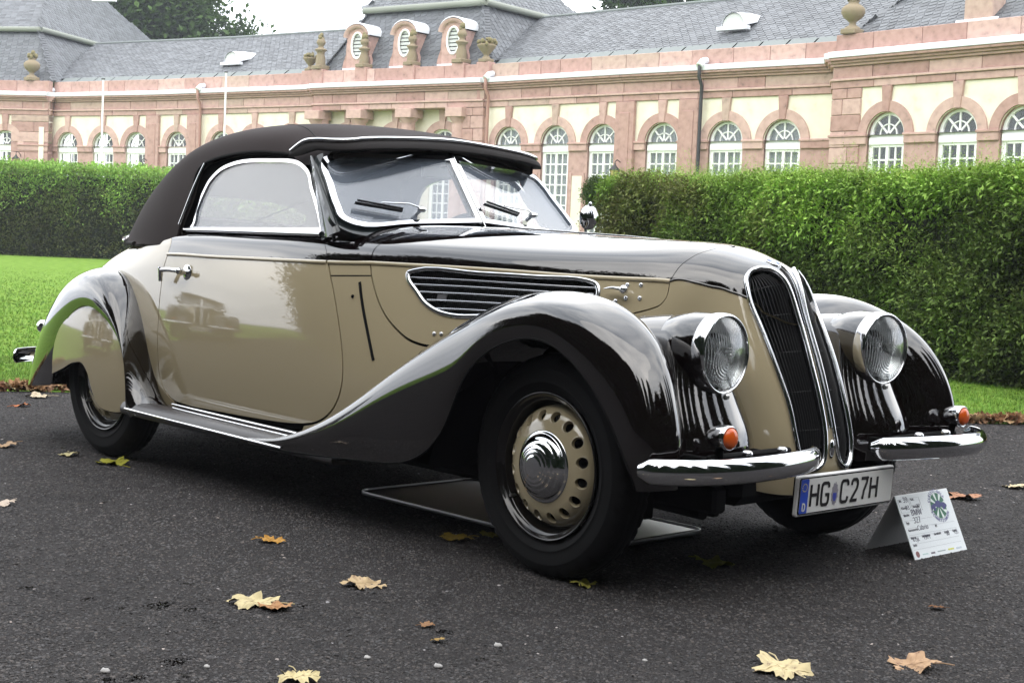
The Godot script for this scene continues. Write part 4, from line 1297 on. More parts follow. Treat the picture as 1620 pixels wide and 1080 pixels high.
func make_wheel(car: Node3D, at: Vector3, s: float, steer: float) -> void:
	if wheel_parts.is_empty():
		var seg := 168
		var prof := [Vector2(0.19, -0.05), Vector2(0.222, -0.052), Vector2(0.25, -0.068), Vector2(0.285, -0.072), Vector2(0.312, -0.066), Vector2(0.326, -0.056), Vector2(0.333, -0.047), Vector2(0.3375, -0.03), Vector2(0.3325, -0.027), Vector2(0.3325, -0.022), Vector2(0.339, -0.019), Vector2(0.34, -0.005), Vector2(0.334, -0.003), Vector2(0.334, 0.003), Vector2(0.34, 0.005), Vector2(0.339, 0.019), Vector2(0.3325, 0.022), Vector2(0.3325, 0.027), Vector2(0.3375, 0.03), Vector2(0.333, 0.047), Vector2(0.326, 0.056), Vector2(0.312, 0.066), Vector2(0.300, 0.0695), Vector2(0.298, 0.0715), Vector2(0.294, 0.072), Vector2(0.285, 0.072), Vector2(0.268, 0.0715), Vector2(0.258, 0.0705), Vector2(0.256, 0.0725), Vector2(0.252, 0.0725), Vector2(0.249, 0.069), Vector2(0.235, 0.0615), Vector2(0.224, 0.053), Vector2(0.218, 0.048)]
		var rows := []
		for k in prof.size():
			var q := PackedVector3Array()
			for a in seg:
				var p: Vector2 = prof[k]
				var r := p.x
				if p.x > 0.32 and absf(p.y) > 0.028 and a % 4 == (0 if absf(p.y) > 0.04 else 1):
					r -= 0.0055
				var an := TAU * (a + p.y * 14.0) / seg
				q.append(Vector3(cos(an) * r, sin(an) * r, p.y))
			rows.append(q)
		var tm := MB.new()
		tm.grid(rows, true)
		wheel_parts.tyre = tm
		var rm := MB.new()
		rm.lathe([Vector2(0.214, 0.05), Vector2(0.218, 0.054), Vector2(0.2235, 0.060), Vector2(0.2255, 0.064), Vector2(0.2245, 0.068), Vector2(0.2205, 0.069), Vector2(0.2165, 0.066), Vector2(0.2135, 0.058), Vector2(0.209, 0.052), Vector2(0.2035, 0.0495), Vector2(0.200, 0.046), Vector2(0.1985, 0.034), Vector2(0.1975, 0.02), Vector2(0.192, 0.0165), Vector2(0.188, 0.012), Vector2(0.186, -0.005), Vector2(0.17, -0.012), Vector2(0.05, -0.02)], 96)
		wheel_parts.rim = rm
		var prof2 := Turned.new([Vector2(0.188, -0.004), Vector2(0.187, 0.012), Vector2(0.182, 0.028), Vector2(0.172, 0.043), Vector2(0.158, 0.055), Vector2(0.140, 0.063), Vector2(0.12, 0.067), Vector2(0.105, 0.069), Vector2(0.085, 0.069)])
		var dm := MB.new()
		for k in 16:
			var a0 := TAU * k / 16.0
			var hole := PackedVector2Array()
			for q in 20:
				hole.append(Vector2(a0 + PI / 16 + 0.106 * cos(TAU * q / 20), 4.1 + 1.0 * sin(TAU * q / 20)))
			var sec := PackedVector2Array([Vector2(a0, 0), Vector2(a0 + TAU / 16, 0), Vector2(a0 + TAU / 16, 8), Vector2(a0, 8)])
			dm.join(turned_panel(prof2, sec, TAU / 16 / 6, 0.5, [hole], 0.0))
			# the pressed lip round each hole
			var lip := []
			for q in 5:
				var rr := PackedVector3Array()
				for w in 20:
					var c := hole[w] - Vector2(a0 + PI / 16, 4.1)
					var g: float = [1.2, 1.1, 1.04, 1.0, 0.97][q]
					var h: float = [0.0002, 0.0008, 0.0008, -0.0008, -0.014][q]
					rr.append(prof2.at(a0 + PI / 16 + c.x * g, 4.1 + c.y * g, h)[0])
				lip.append(rr)
			dm.grid(lip, true)
		wheel_parts.disc = dm
		var cm := MB.new()
		cm.lathe([Vector2(0.109, 0.060), Vector2(0.111, 0.066), Vector2(0.109, 0.0705), Vector2(0.104, 0.0725), Vector2(0.100, 0.0715), Vector2(0.098, 0.075), Vector2(0.094, 0.083), Vector2(0.088, 0.089), Vector2(0.084, 0.0895), Vector2(0.081, 0.0935), Vector2(0.075, 0.0985), Vector2(0.069, 0.1005), Vector2(0.0655, 0.1), Vector2(0.063, 0.1035), Vector2(0.057, 0.107), Vector2(0.0535, 0.107), Vector2(0.051, 0.1065), Vector2(0.049, 0.1092), Vector2(0.044, 0.1105), Vector2(0.041, 0.1100), Vector2(0.036, 0.1098), Vector2(0.034, 0.1118), Vector2(0.030, 0.1126), Vector2(0.012, 0.1132), Vector2(0.0004, 0.1134)], 96)
		wheel_parts.cap = cm
		var vm := MB.new()
		vm.sweep([Vector3(-0.165, -0.115, 0.03), Vector3(-0.158, -0.112, 0.058)], round_section(0.005, 0.005, 8), Vector3.UP)
		wheel_parts.valve = vm
		for key in wheel_parts.keys():
			wheel_parts[key + "_left"] = wheel_parts[key].mirror().mesh()
			wheel_parts[key] = wheel_parts[key].mesh()
	var w := Node3D.new()
	w.name = "wheel" if not part_names.get(car, {}).has("wheel") else "wheel_%03d" % part_names[car]["wheel"]
	part_names[car]["wheel"] = part_names[car].get("wheel", 0) + 1
	car.add_child(w, true)
	w.position = at
	w.rotation.y = steer
	var e := "" if s > 0 else "_left"
	part("tyre", wheel_parts["tyre" + e], M.rubber, w)
	part("rim", wheel_parts["rim" + e], M.rim, w)
	part("wheel_disc", wheel_parts["disc" + e], M.cream, w)
	part("hub_cap", wheel_parts["cap" + e], M.chrome, w)
	part("valve", wheel_parts["valve" + e], M.steel, w)

func badge(hull: Surf, parent: Node) -> void:
	var c := hull.at(13.45, 0.0)
	var up: Vector3 = c[1]
	var fwd := Vector3(0, 0, 1).cross(up).normalized()
	var at := Transform3D(Basis(Vector3(0, 0, -1), -fwd if fwd.x > 0 else fwd, up).orthonormalized(), c[0])
	var m := MB.new()
	m.lathe([Vector2(0.030, -0.004), Vector2(0.030, 0.002), Vector2(0.027, 0.0035), Vector2(0.025, 0.0025)], 32, at)
	var o := part("badge", m.mesh(), M.chrome, parent)
	var ring := MB.new()
	ring.lathe([Vector2(0.025, 0.0025), Vector2(0.018, 0.003)], 32, at)
	part("badge_ring", ring.mesh(), M.black_gloss, o)
	for k in 4:
		var q := MB.new()
		q.lathe([Vector2(0.018, 0.003), Vector2(0.0003, 0.0035)], 8, at, PI / 2 * k, PI / 2 * (k + 1))
		part("badge_quarter", q.mesh(), M.plate_blue if k % 2 else M.plate_white, o)

# ------------------------------------------------------------------ number plate
const STROKES := {
	"H": [[0, 0, 0, 1], [1, 0, 1, 1], [0, 0.52, 1, 0.52]],
	"G": [[1, 0.78, 0.96, 0.92, 0.8, 1.0, 0.22, 1.0, 0.05, 0.92, 0, 0.78, 0, 0.22, 0.05, 0.08, 0.22, 0.0, 0.8, 0.0, 0.95, 0.08, 1, 0.22, 1, 0.46, 0.56, 0.46]],
	"C": [[1, 0.76, 0.95, 0.92, 0.8, 1.0, 0.22, 1.0, 0.05, 0.92, 0, 0.78, 0, 0.22, 0.05, 0.08, 0.22, 0.0, 0.8, 0.0, 0.95, 0.08, 1, 0.24]],
	"2": [[0.02, 0.74, 0.06, 0.9, 0.24, 1.0, 0.74, 1.0, 0.94, 0.9, 0.98, 0.74, 0.9, 0.56, 0.02, 0.0, 1.0, 0.0]],
	"7": [[0.0, 1.0, 1.0, 1.0, 0.9, 0.78, 0.52, 0.4, 0.38, 0.0]],
	"D": [[0, 0, 0, 1, 0.6, 1.0, 0.9, 0.85, 1, 0.62, 1, 0.38, 0.9, 0.15, 0.6, 0, 0.26, 0]],
}

func letter(ch: String, x: float, y: float, w: float, h: float, stroke: float, z: float, at: Transform3D) -> MB:
	var m := MB.new()
	var depth := 0.0018
	for line in STROKES[ch]:
		var p := PackedVector2Array()
		for k in range(0, line.size(), 2):
			p.append(Vector2(x + stroke / 2 + line[k] * (w - stroke), y + stroke / 2 + line[k + 1] * (h - stroke)) * 1000.0)
		for o in Geometry2D.offset_polyline(p, stroke * 500.0, Geometry2D.JOIN_ROUND, Geometry2D.END_BUTT):
			var q := PackedVector2Array()
			for e in o:
				q.append(e / 1000.0)
			if not Geometry2D.is_polygon_clockwise(o) or true:
				m.prism(q, z, z + depth, at)
		depth += 0.00015
	return m

func rounded(w: float, h: float, r: float, k := 5) -> PackedVector2Array:
	var p := PackedVector2Array()
	for c in [[1, 1, 0], [-1, 1, 1], [-1, -1, 2], [1, -1, 3]]:
		for q in k + 1:
			var a: float = PI / 2 * (c[2] + float(q) / k)
			p.append(Vector2(c[0] * (w / 2 - r) + cos(a) * r, c[1] * (h / 2 - r) + sin(a) * r))
	return p

func licence_plate(car: Node3D) -> void:
	var ex := Vector3(-0.0328, -0.0122, -1).normalized()
	var ey := (Vector3(0.044, 1, 0) - ex * ex.y * -1.0 * 0.0).normalized()
	ey = (ey - ex * ey.dot(ex)).normalized()
	var at := Transform3D(Basis(ex, ey, ex.cross(ey)), Vector3(1.9238 + 0.035, 0.2962, -0.0128))
	var m := MB.new()
	m.prism(rounded(0.530, 0.122, 0.008), -0.012, 0.0, at, 0.003)
	var plate := part("number_plate", m.mesh(), M.plate_rim, car)
	tag(plate, "white number plate reading HG C27H with a blue band")
	var bk := MB.new()
	bk.prism(rounded(0.522, 0.114, 0.006), -0.02, -0.0125, at)
	bk.box(Vector3(1.90, 0.30, -0.12), Vector3(1.935, 0.33, -0.10))
	bk.box(Vector3(1.90, 0.30, 0.08), Vector3(1.935, 0.33, 0.10))
	part("plate_bracket", bk.mesh(), M.black, plate)
	var f := MB.new()
	f.prism(rounded(0.519, 0.110, 0.007), -0.001, 0.0022, at)
	part("plate_border", f.mesh(), M.black_gloss, plate)
	var wf := MB.new()
	wf.prism(rounded(0.511, 0.102, 0.006), 0.0, 0.0032, at)
	part("plate_face", wf.mesh(), M.plate_white, plate)
	var bl := MB.new()
	var bp := rounded(0.040, 0.102, 0.004)
	for k in bp.size():
		bp[k].x -= 0.2355
	bl.prism(bp, 0.003, 0.0038, at)
	part("blue_band", bl.mesh(), M.plate_blue, plate)
	part("character", letter("D", -0.2435, -0.045, 0.0165, 0.025, 0.004, 0.0036, at).mesh(), M.plate_white, plate)
	for k in 12:
		var star := MB.new()
		var sp := PackedVector2Array()
		for q in 10:
			var a := TAU * q / 10.0 + PI / 2
			sp.append(Vector2(cos(a), sin(a)) * (0.0026 if q % 2 == 0 else 0.0011) + Vector2(-0.2355 + cos(TAU * k / 12) * 0.0115, 0.026 + sin(TAU * k / 12) * 0.0115))
		star.prism(sp, 0.0036, 0.0042, at)
		part("star", star.mesh(), M.star, plate)
	var x := -0.206
	for e in [["H", 0.0475, 0.009], ["G", 0.0475, 0.058], ["C", 0.0475, 0.0095], ["2", 0.0445, 0.0095], ["7", 0.0445, 0.0095], ["H", 0.0475, 0.0]]:
		part("character", letter(e[0], x, -0.0375, e[1], 0.075, 0.0098, 0.003, at).mesh(), M.black_gloss, plate)
		x += e[1] + e[2]
	# the seal: a pale crowned crest over a blue shield
	var cx := -0.206 + 0.0475 * 2 + 0.009 + 0.029
	var s := MB.new()
	var crown := PackedVector2Array()
	for k in 22:
		var a := TAU * k / 22.0
		crown.append(Vector2(cx + cos(a) * (0.0185 if k % 2 else 0.0155), -0.004 + sin(a) * (0.037 if k % 2 else 0.031)))
	s.prism(crown, 0.003, 0.0039, at)
	part("seal", s.mesh(), M.seal, plate)
	var sh := MB.new()
	var shp := PackedVector2Array()
	for e in [[-0.008, 0.01], [0.008, 0.01], [0.008, -0.001], [0.005, -0.007], [0.0, -0.010], [-0.005, -0.007], [-0.008, -0.001]]:
		shp.append(Vector2(cx + e[0] * 1.15, -0.014 + e[1] * 1.3))
	sh.prism(shp, 0.0038, 0.0044, at)
	part("seal_shield", sh.mesh(), M.seal_blue, plate)

# ------------------------------------------------------------------ soft top, glass, cabin
func make_top(car: Node3D) -> void:
	var rf := S("roof")
	var cut := outline("window_cut", 5, false)
	var whole_poly := poly([0, 0, 8, 0, 8, 6, 3.63, 6])
	whole_poly.append_array(cut.slice(0, -1))
	whole_poly.append_array(poly([0.36, 4.2, 0.2, 4.05, 0.0, 4.0]))
	var rear := PackedVector2Array()
	for e in [[6.12, -0.5], [6.13, 1.6], [6.17, 2.2], [6.28, 2.6], [6.5, 2.75], [6.72, 2.6], [6.86, 2.1], [6.9, 1.5], [6.92, -0.5]]:
		rear.append(Vector2(e[0], e[1]))
	var m := panel(rf, whole_poly, 0.15, 0.15, [rear], 0.0, 0.01)
	var inner := panel(rf, whole_poly, 0.3, 0.3, [rear], -0.02)
	m.join(m.mirror())
	inner.join(inner.mirror())
	var top := part("soft_top", m.mesh(), M.fabric, car)
	part("lining", inner.mesh(), M.lining, top)
	var rp := panel(rf, grown(rear, 0.01, Vector2(0.25, 0.17)), 0.3, 0.3, [], -0.012)
	var keep := PackedVector2Array()
	for e in grown(rear, 0.01, Vector2(0.25, 0.17)):
		keep.append(Vector2(e.x, maxf(e.y, 0.0)))
	rp = panel(rf, keep, 0.3, 0.3, [], -0.012)
	rp.join(rp.mirror())
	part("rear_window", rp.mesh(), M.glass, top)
	# visor over the windscreen
	var up_pts := [Vector3(0.046, 1.388, 0), Vector3(0.048, 1.380, 0.2), Vector3(0.043, 1.366, 0.39), Vector3(0.030, 1.354, 0.472), Vector3(-0.02, 1.351, 0.52), Vector3(-0.09, 1.353, 0.543), Vector3(-0.16, 1.346, 0.552), Vector3(-0.237, 1.313, 0.553)]
	var lo_pts := [Vector3(0.084, 1.346, 0), Vector3(0.086, 1.341, 0.2), Vector3(0.082, 1.329, 0.37), Vector3(0.066, 1.317, 0.477), Vector3(0.015, 1.313, 0.53), Vector3(-0.055, 1.316, 0.553), Vector3(-0.145, 1.300, 0.56), Vector3(-0.237, 1.290, 0.558)]
	for pts in [up_pts, lo_pts]:
		var far := []
		for k in range(pts.size() - 1, 0, -1):
			far.append(pts[k] * Vector3(1, 1, -1))
		for k in far.size():
			pts.insert(k, far[k])
	var uc := curve(up_pts, 6)
	var lc := curve(lo_pts, 6)
	var rows := []
	for k in uc.size():
		var a: Vector3 = uc[k]
		var b: Vector3 = lc[k]
		var out := Vector3(0.9, 0.5, signf(a.z) * 0.5 * smoothstep(0.3, 0.55, absf(a.z))).normalized() if absf(a.z) < 0.52 else Vector3(0.3, 0.3, signf(a.z)).normalized()
		var q := PackedVector3Array()
		for j in 7:
			var f := j / 6.0
			q.append(a.lerp(b, f) + out * 0.008 * sin(PI * f))
		q.append(b + Vector3(-0.03, 0.0, 0))
		rows.append(q)
	var vm := MB.new()
	vm.grid(rows)
	part("visor", vm.mesh(), M.fabric_dark, top)
	var raised := []
	for p in uc:
		raised.append(p + Vector3(0.006, 0.004, 0.004 * signf(p.z)))
	var cs := MB.new()
	cs.sweep(raised, round_section(0.008, 0.008, 10), Vector3.UP)
	part("visor_strip", cs.mesh(), M.chrome, top)
	both("drip_moulding", strip(rf, cut.slice(12, cut.size() - 6), PackedVector2Array([Vector2(-0.006, -0.004), Vector2(-0.006, 0.006), Vector2(0.006, 0.006), Vector2(0.006, -0.004)])), M.black, [top, top])
	both("edge_strip", strip(rf, outline("top_strip", 5, false), round_section(0.0075, 0.006, 8), 0.002), M.chrome, [top, top])
	var rail := []
	for k in 41:
		var v := 4.6 - 9.2 * k / 40.0
		var r := rf.at(7.72, absf(v), 0.012)
		rail.append(Vector3(r[0].x, r[0].y, r[0].z * (1.0 if v >= 0 else -1.0)))
	var rm := MB.new()
	rm.sweep(rail, round_section(0.012, 0.009, 8), Vector3.UP)
	part("rear_rail", rm.mesh(), M.chrome, top)
	var welt := []
	for k in 61:
		var v := 5.9 - 11.8 * k / 60.0
		var r := rf.at(7.97, absf(v), 0.003)
		welt.append(Vector3(r[0].x, r[0].y, r[0].z * (1.0 if v >= 0 else -1.0)))
	var wm := MB.new()
	wm.sweep(welt, round_section(0.010, 0.009, 8), Vector3.UP)
	part("welt", wm.mesh(), M.fabric_dark, top)
	var seam := outline("roof_seam", 5, false)
	both("seam", strip(rf, seam, PackedVector2Array([Vector2(-0.004, -0.002), Vector2(-0.003, 0.002), Vector2(0.003, 0.002), Vector2(0.004, -0.002)])), M.fabric_dark, [top, top])

func make_windows(car: Node3D, doors: Array) -> void:
	var sw := S("sidewin")
	var fr := outline("side_window")
	var gl := grown(fr, -0.014, Vector2(1.25, 0.36))
	both("weatherstrip", panel(sw, outline("weatherstrip"), 0.05, 0.1, [gl], -0.022), M.black, [car, car])
	both("window_frame", panel(sw, fr, 0.05, 0.1, [gl], 0.0, 0.02), M.chrome, doors)
	var dp := panel(sw, grown(gl, 0.006, Vector2(1.25, 0.36)), 0.1, 0.2, [], -0.006)
	dp.join(panel(sw, grown(gl, 0.006, Vector2(1.25, 0.36)), 0.1, 0.2, [], -0.011))
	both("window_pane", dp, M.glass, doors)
	var sill := MB.new()
	sill.sweep([Vector3(-0.90, 0.999, 0.608), Vector3(-0.4, 1.003, 0.615), Vector3(0.05, 1.006, 0.606)], round_section(0.010, 0.009, 10), Vector3.UP)
	both("sill_strip", sill, M.chrome, doors)
	# windscreen
	var sc := S("screen")
	var f2 := outline("screen_frame")
	var g2 := grown(outline("screen_glass"), 0.004, Vector2(0.7, 0.32))
	for k in g2.size():
		g2[k].x = maxf(g2[k].x, 0.034)
	for k in f2.size():
		f2[k].x = maxf(f2[k].x, 0.004)
	var all := grown(f2, 0.024, Vector2(0.7, 0.32))
	for k in all.size():
		all[k].x = maxf(all[k].x, 0.0)
	var ws := Node3D.new()
	ws.name = "windscreen"
	car.add_child(ws)
	both("rubber_surround", panel(sc, all, 0.1, 0.1, [g2], -0.012, 0.02), M.pillar, [ws, ws])
	both("frame", panel(sc, f2, 0.1, 0.1, [g2], 0.004, 0.012), M.chrome, [ws, ws])
	var sp := panel(sc, grown(g2, 0.006, Vector2(0.7, 0.32)), 0.2, 0.2, [], -0.003)
	sp.join(panel(sc, grown(g2, 0.006, Vector2(0.7, 0.32)), 0.2, 0.2, [], -0.009))
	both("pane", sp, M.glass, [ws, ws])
	var dv := MB.new()
	dv.sweep([sc.at(0, 0.0, 0.006)[0] * Vector3(1, 1, 0), sc.at(0, 0.94, 0.006)[0] * Vector3(1, 1, 0)], PackedVector2Array([Vector2(-0.0035, 0.001), Vector2(0.0035, 0.001), Vector2(0.0035, -0.01), Vector2(-0.0035, -0.01)]), Vector3(1, 0.3, 0))
	part("divider", dv.mesh(), M.chrome, ws)
	# windscreen pillar, between the screen and the door window
	var rows := []
	for k in 13:
		var f := k / 12.0
		var a: Vector3 = sc.at(0.875, 0.02 + 0.92 * f, -0.006)[0]
		var b := Vector3(lerpf(0.075, -0.112, f), lerpf(0.985, 1.292, f), lerpf(0.612, 0.548, f))
		var c := b + Vector3(-0.03, 0, -0.012)
		var q := PackedVector3Array([a + Vector3(-0.03, 0, -0.03), a])
		for j in 7:
			var g := j / 6.0
			q.append(a.lerp(b, g) + Vector3(0.35, 0.1, 1.0).normalized() * 0.012 * sin(PI * g))
		q.append(c)
		rows.append(q)
	var pm := MB.new()
	pm.grid(rows)
	both("pillar", pm, M.pillar, [ws, ws])
	# wipers: arm, blade and knob on each pane
	for e in [[1.0, [0.38, 0.215], [0.46, 0.245], [0.75, 0.31], [0.49, 0.205]], [-1.0, WIPER_FAR[0], WIPER_FAR[1], WIPER_FAR[2], WIPER_FAR[3]]]:
		var wp := MB.new()
		var p := []
		for k in range(1, 5):
			p.append(sc.at(e[k][0], e[k][1], 0.022)[0])
		wp.sweep([p[2] + Vector3(0, -0.002, 0), p[3]], PackedVector2Array([Vector2(-0.003, 0), Vector2(0.003, 0), Vector2(0.002, -0.012), Vector2(-0.002, -0.012)]), Vector3(1, 0.8, 0))
		wp.sweep([p[2].lerp(p[3], 0.02) + Vector3(0.006, 0.005, 0), p[2].lerp(p[3], 0.98) + Vector3(0.006, 0.005, 0)], round_section(0.004, 0.0045, 8), Vector3(1, 0.8, 0))
		var o := part("wiper", (wp if e[0] > 0 else wp.mirror()).mesh(), M.black_gloss, ws)
		var arm := MB.new()
		arm.sweep([p[0] + Vector3(0.01, 0.004, 0), p[1] + Vector3(0.016, 0.012, 0), p[2].lerp(p[3], 0.5) + Vector3(0.014, 0.012, 0)], round_section(0.004, 0.003, 8), Vector3(1, 0.8, 0))
		arm.ball(p[0] + Vector3(0.006, 0, 0), Vector3(0.02, 0.012, 0.02), 10)
		arm.sweep([p[0] + Vector3(-0.03, -0.02, 0), p[0] + Vector3(0.012, 0.004, 0)], round_section(0.008, 0.008, 8), Vector3(0, 0, 1))
		part("wiper_arm", (arm if e[0] > 0 else arm.mirror()).mesh(), M.chrome, o)

func make_cabin(car: Node3D) -> void:
	var fl := MB.new()
	fl.box(Vector3(-1.5, 0.28, -0.62), Vector3(0.3, 0.34, 0.62))
	fl.box(Vector3(-1.46, 0.3, -0.5), Vector3(-1.42, 0.86, 0.5))
	part("cabin_floor", fl.mesh(), M.lining, car)
	for z: float in [-0.3, 0.3]:
		var seat := MB.new()
		seat.slab(Vector3(-0.75, 0.36, z - 0.25), Vector3(-0.2, 0.6, z + 0.25), 0.06)
		var so := part("seat", seat.mesh(), M.leather, car)
		var rows := []
		for k in 9:
			var f := k / 8.0
			var x := lerpf(-0.70, -0.86, f)
			var w := 0.25 - 0.06 * f * f
			rows.append(PackedVector3Array([Vector3(x + 0.07, 0.55 + 0.47 * f, z - w * 0.9), Vector3(x + 0.085, 0.55 + 0.48 * f, z), Vector3(x + 0.07, 0.55 + 0.47 * f, z + w * 0.9), Vector3(x, 0.55 + 0.46 * f, z + w), Vector3(x - 0.06, 0.55 + 0.47 * f, z + w * 0.9), Vector3(x - 0.07, 0.55 + 0.48 * f, z), Vector3(x - 0.06, 0.55 + 0.47 * f, z - w * 0.9), Vector3(x, 0.55 + 0.46 * f, z - w)]))
		var back := MB.new()
		back.grid(rows, true)
		back.ball(Vector3(-0.86, 1.01, z), Vector3(0.07, 0.03, 0.18), 12)
		part("backrest", back.mesh(), M.leather, so)
	var rear := MB.new()
	rear.slab(Vector3(-1.47, 0.4, -0.55), Vector3(-1.2, 0.62, 0.55), 0.05)
	rear.slab(Vector3(-1.5, 0.55, -0.55), Vector3(-1.38, 0.9, 0.55), 0.05)
	part("rear_seat", rear.mesh(), M.leather, car)
	var dash := MB.new()
	dash.slab(Vector3(0.0, 0.78, -0.6), Vector3(0.12, 1.0, 0.6), 0.03)
	var dp := part("dashboard", dash.mesh(), M.brown, car)
	var wheel := MB.new()
	var ring := []
	var at := Transform3D(Basis(Vector3(0, 0, 1), 0.0).rotated(Vector3(0, 0, 1), -0.45), Vector3(-0.22, 0.93, -0.3))
	for k in 40:
		ring.append(at * Vector3(0, cos(TAU * k / 40) * 0.2, sin(TAU * k / 40) * 0.2))
	wheel.sweep(ring, round_section(0.011, 0.011, 8), at.basis.x, true)
	for k in 3:
		wheel.sweep([at * Vector3.ZERO, at * Vector3(0, cos(TAU * k / 3) * 0.2, sin(TAU * k / 3) * 0.2)], round_section(0.006, 0.012, 6), at.basis.x)
	wheel.sweep([at * Vector3.ZERO, Vector3(0.05, 0.82, -0.3)], round_section(0.02, 0.02, 8), Vector3.UP)
	part("steering_wheel", wheel.mesh(), M.ivory, car)
	var mir := MB.new()
	mir.slab(Vector3(-0.02, 1.245, -0.09), Vector3(-0.005, 1.29, 0.09), 0.006)
	mir.sweep([Vector3(-0.01, 1.285, 0), Vector3(0.03, 1.33, 0)], round_section(0.005, 0.005, 6), Vector3.RIGHT)
	part("cabin_mirror", mir.mesh(), M.steel, car)

# ------------------------------------------------------------------ ground, gravel, lawn, fallen leaves
const EDGE := 9.04         # where the gravel ends and the lawn begins, straight ahead of SITE

func edge_at(x: float) -> float:
	return EDGE + 0.085 * x + 0.05 * sin(x * 2.1) + 0.03 * sin(x * 5.3 + 1.0)

func make_ground() -> void:
	var grass := plain(Color.WHITE, 0.95)
	grass.albedo_texture = noise_tex(noise(0.02, 5, 8), 512, [[0.0, 0.35, 0.6, 1.0], [linear(0.075, 0.14, 0.022), linear(0.11, 0.195, 0.03), linear(0.14, 0.235, 0.04), linear(0.18, 0.26, 0.06)]])
	world_mapped(grass, 0.35)
	grass.metallic_specular = 0.1
	var frame := Transform3D(Basis(ACROSS, Vector3.UP, -AHEAD), SITE)
	var g := MB.new()
	g.flat4(Vector3(-420, -0.012, 60), Vector3(420, -0.012, 60), Vector3(420, -0.012, -700), Vector3(-420, -0.012, -700), Vector3.UP)
	structure("lawn", g.moved(frame).mesh(), grass)
	var grit := plain(Color.WHITE, 0.85)
	grit.albedo_texture = noise_tex(noise(0.35, 3, 21, FastNoiseLite.TYPE_CELLULAR), 1024, [[0.0, 0.3, 0.55, 0.8, 1.0], [linear(0.008, 0.0074, 0.0074), linear(0.021, 0.0192, 0.0192), linear(0.038, 0.0346, 0.0346), linear(0.066, 0.060, 0.060), linear(0.14, 0.13, 0.13)]])
	grit.detail_enabled = true
	grit.detail_blend_mode = BaseMaterial3D.BLEND_MODE_MUL
	grit.detail_albedo = noise_tex(noise(0.012, 4, 5), 512, [[0.0, 0.4, 0.6, 1.0], [linear(0.55, 0.54, 0.55), linear(0.85, 0.84, 0.85), linear(1.0, 0.98, 0.98), linear(1.25, 1.2, 1.18)]])
	grit.heightmap_enabled = true
	grit.heightmap_texture = noise_tex(noise(0.35, 3, 21, FastNoiseLite.TYPE_CELLULAR), 1024)
	grit.heightmap_scale = 1.0
	grit.metallic_specular = 0.3
	var p := MB.new()
	var rows := []
	for k in 121:
		var x := -30.0 + 60.0 * k / 120.0
		var q := PackedVector3Array()
		var e := edge_at(x)
		for d: float in [-45.0, 0.0, e - 3.0, e - 1.0, e]:
			q.append(Vector3(x, 0.0, -d))
		rows.append(q)
	p.grid(rows)
	for k in p.v.size():
		p.t[k] = Vector2(p.v[k].x, p.v[k].z) / 1.3
	structure("gravel_path", p.moved(frame).mesh(), grit)

	# loose stones of the surface
	var st := MB.new()
	var rg := RandomNumberGenerator.new()
	rg.seed = 3
	var dirs := [Vector3(1, 0.1, 0), Vector3(0.4, 0.1, 0.9), Vector3(-0.6, 0, 0.7), Vector3(-0.9, 0.1, -0.3), Vector3(-0.2, 0, -1), Vector3(0.7, 0.1, -0.7)]
	var ring := []
	for d in dirs:
		ring.append(d * rg.randf_range(0.75, 1.15))
	var topv := Vector3(0.15, 0.62, -0.1)
	var top2 := Vector3(-0.3, 0.5, 0.25)
	for k in 6:
		var a: Vector3 = ring[k]
		var b: Vector3 = ring[(k + 1) % 6]
		var t: Vector3 = top2 if k in [1, 2, 3] else topv
		st.flat3(a, b, t)
		st.flat3(a + Vector3(0, -0.4, 0), b, a)
	st.flat3(ring[1], topv, top2)
	st.flat3(ring[4], topv, top2)
	for k in range(0, st.i.size(), 3):
		var nn := st.n[st.i[k]]
		if nn.y < 0.0:
			for q in 3:
				st.n[st.i[k + q]] = -nn
			var sw := st.i[k + 1]
			st.i[k + 1] = st.i[k + 2]
			st.i[k + 2] = sw
	var count := 260000
	var buf := PackedFloat32Array()
	var kept := 0
	var patch := noise(0.9, 3, 9)
	for k in count:
		var d := lerpf(2.2, 9.6, pow(rg.randf(), 1.35))
		var x := rg.randf_range(-1.0, 1.0) * (0.37 * d + 0.12)
		if d > edge_at(x) - 0.05:
			continue
		var s := rg.randf_range(0.0028, 0.0062) * (1.0 + 0.12 * (d - 2.2) / 2.0)
		if rg.randf() < 0.006:
			s *= 1.6
		var b := Basis.from_euler(Vector3(rg.randf_range(-0.5, 0.5), rg.randf() * TAU, rg.randf_range(-0.5, 0.5))).scaled(Vector3(s, s * rg.randf_range(0.6, 1.1), s * rg.randf_range(0.7, 1.2)))
		var o := site(x, d, -0.0005)
		var l := 0.017 + 0.062 * pow(rg.randf(), 2.2)
		l *= 1.0 + 0.35 * patch.get_noise_2d(x * 1.0, d)
		if rg.randf() < 0.002:
			l = rg.randf_range(0.14, 0.32)
		var warm := rg.randf_range(0.93, 1.07)
		buf.append_array(PackedFloat32Array([b.x.x, b.y.x, b.z.x, o.x, b.x.y, b.y.y, b.z.y, o.y, b.x.z, b.y.z, b.z.z, o.z, l * 1.06 * warm, l * 0.965, l * 0.94 / warm, 1.0]))
		kept += 1
	var mm := MultiMesh.new()
	mm.transform_format = MultiMesh.TRANSFORM_3D
	mm.use_colors = true
	mm.mesh = st.mesh()
	mm.instance_count = kept
	mm.buffer = buf
	var stones := MultiMeshInstance3D.new()
	stones.name = "gravel"
	stones.multimesh = mm
	var sm := plain(Color.WHITE, 0.7)
	sm.vertex_color_use_as_albedo = true
	sm.metallic_specular = 0.35
	stones.material_override = sm
	add_child(stones)
	stones.set_meta("kind", "stuff")
	tag(stones, "loose dark grey gravel covering the ground round the car")

	# grass blades of the lawn
	var bl := MB.new()
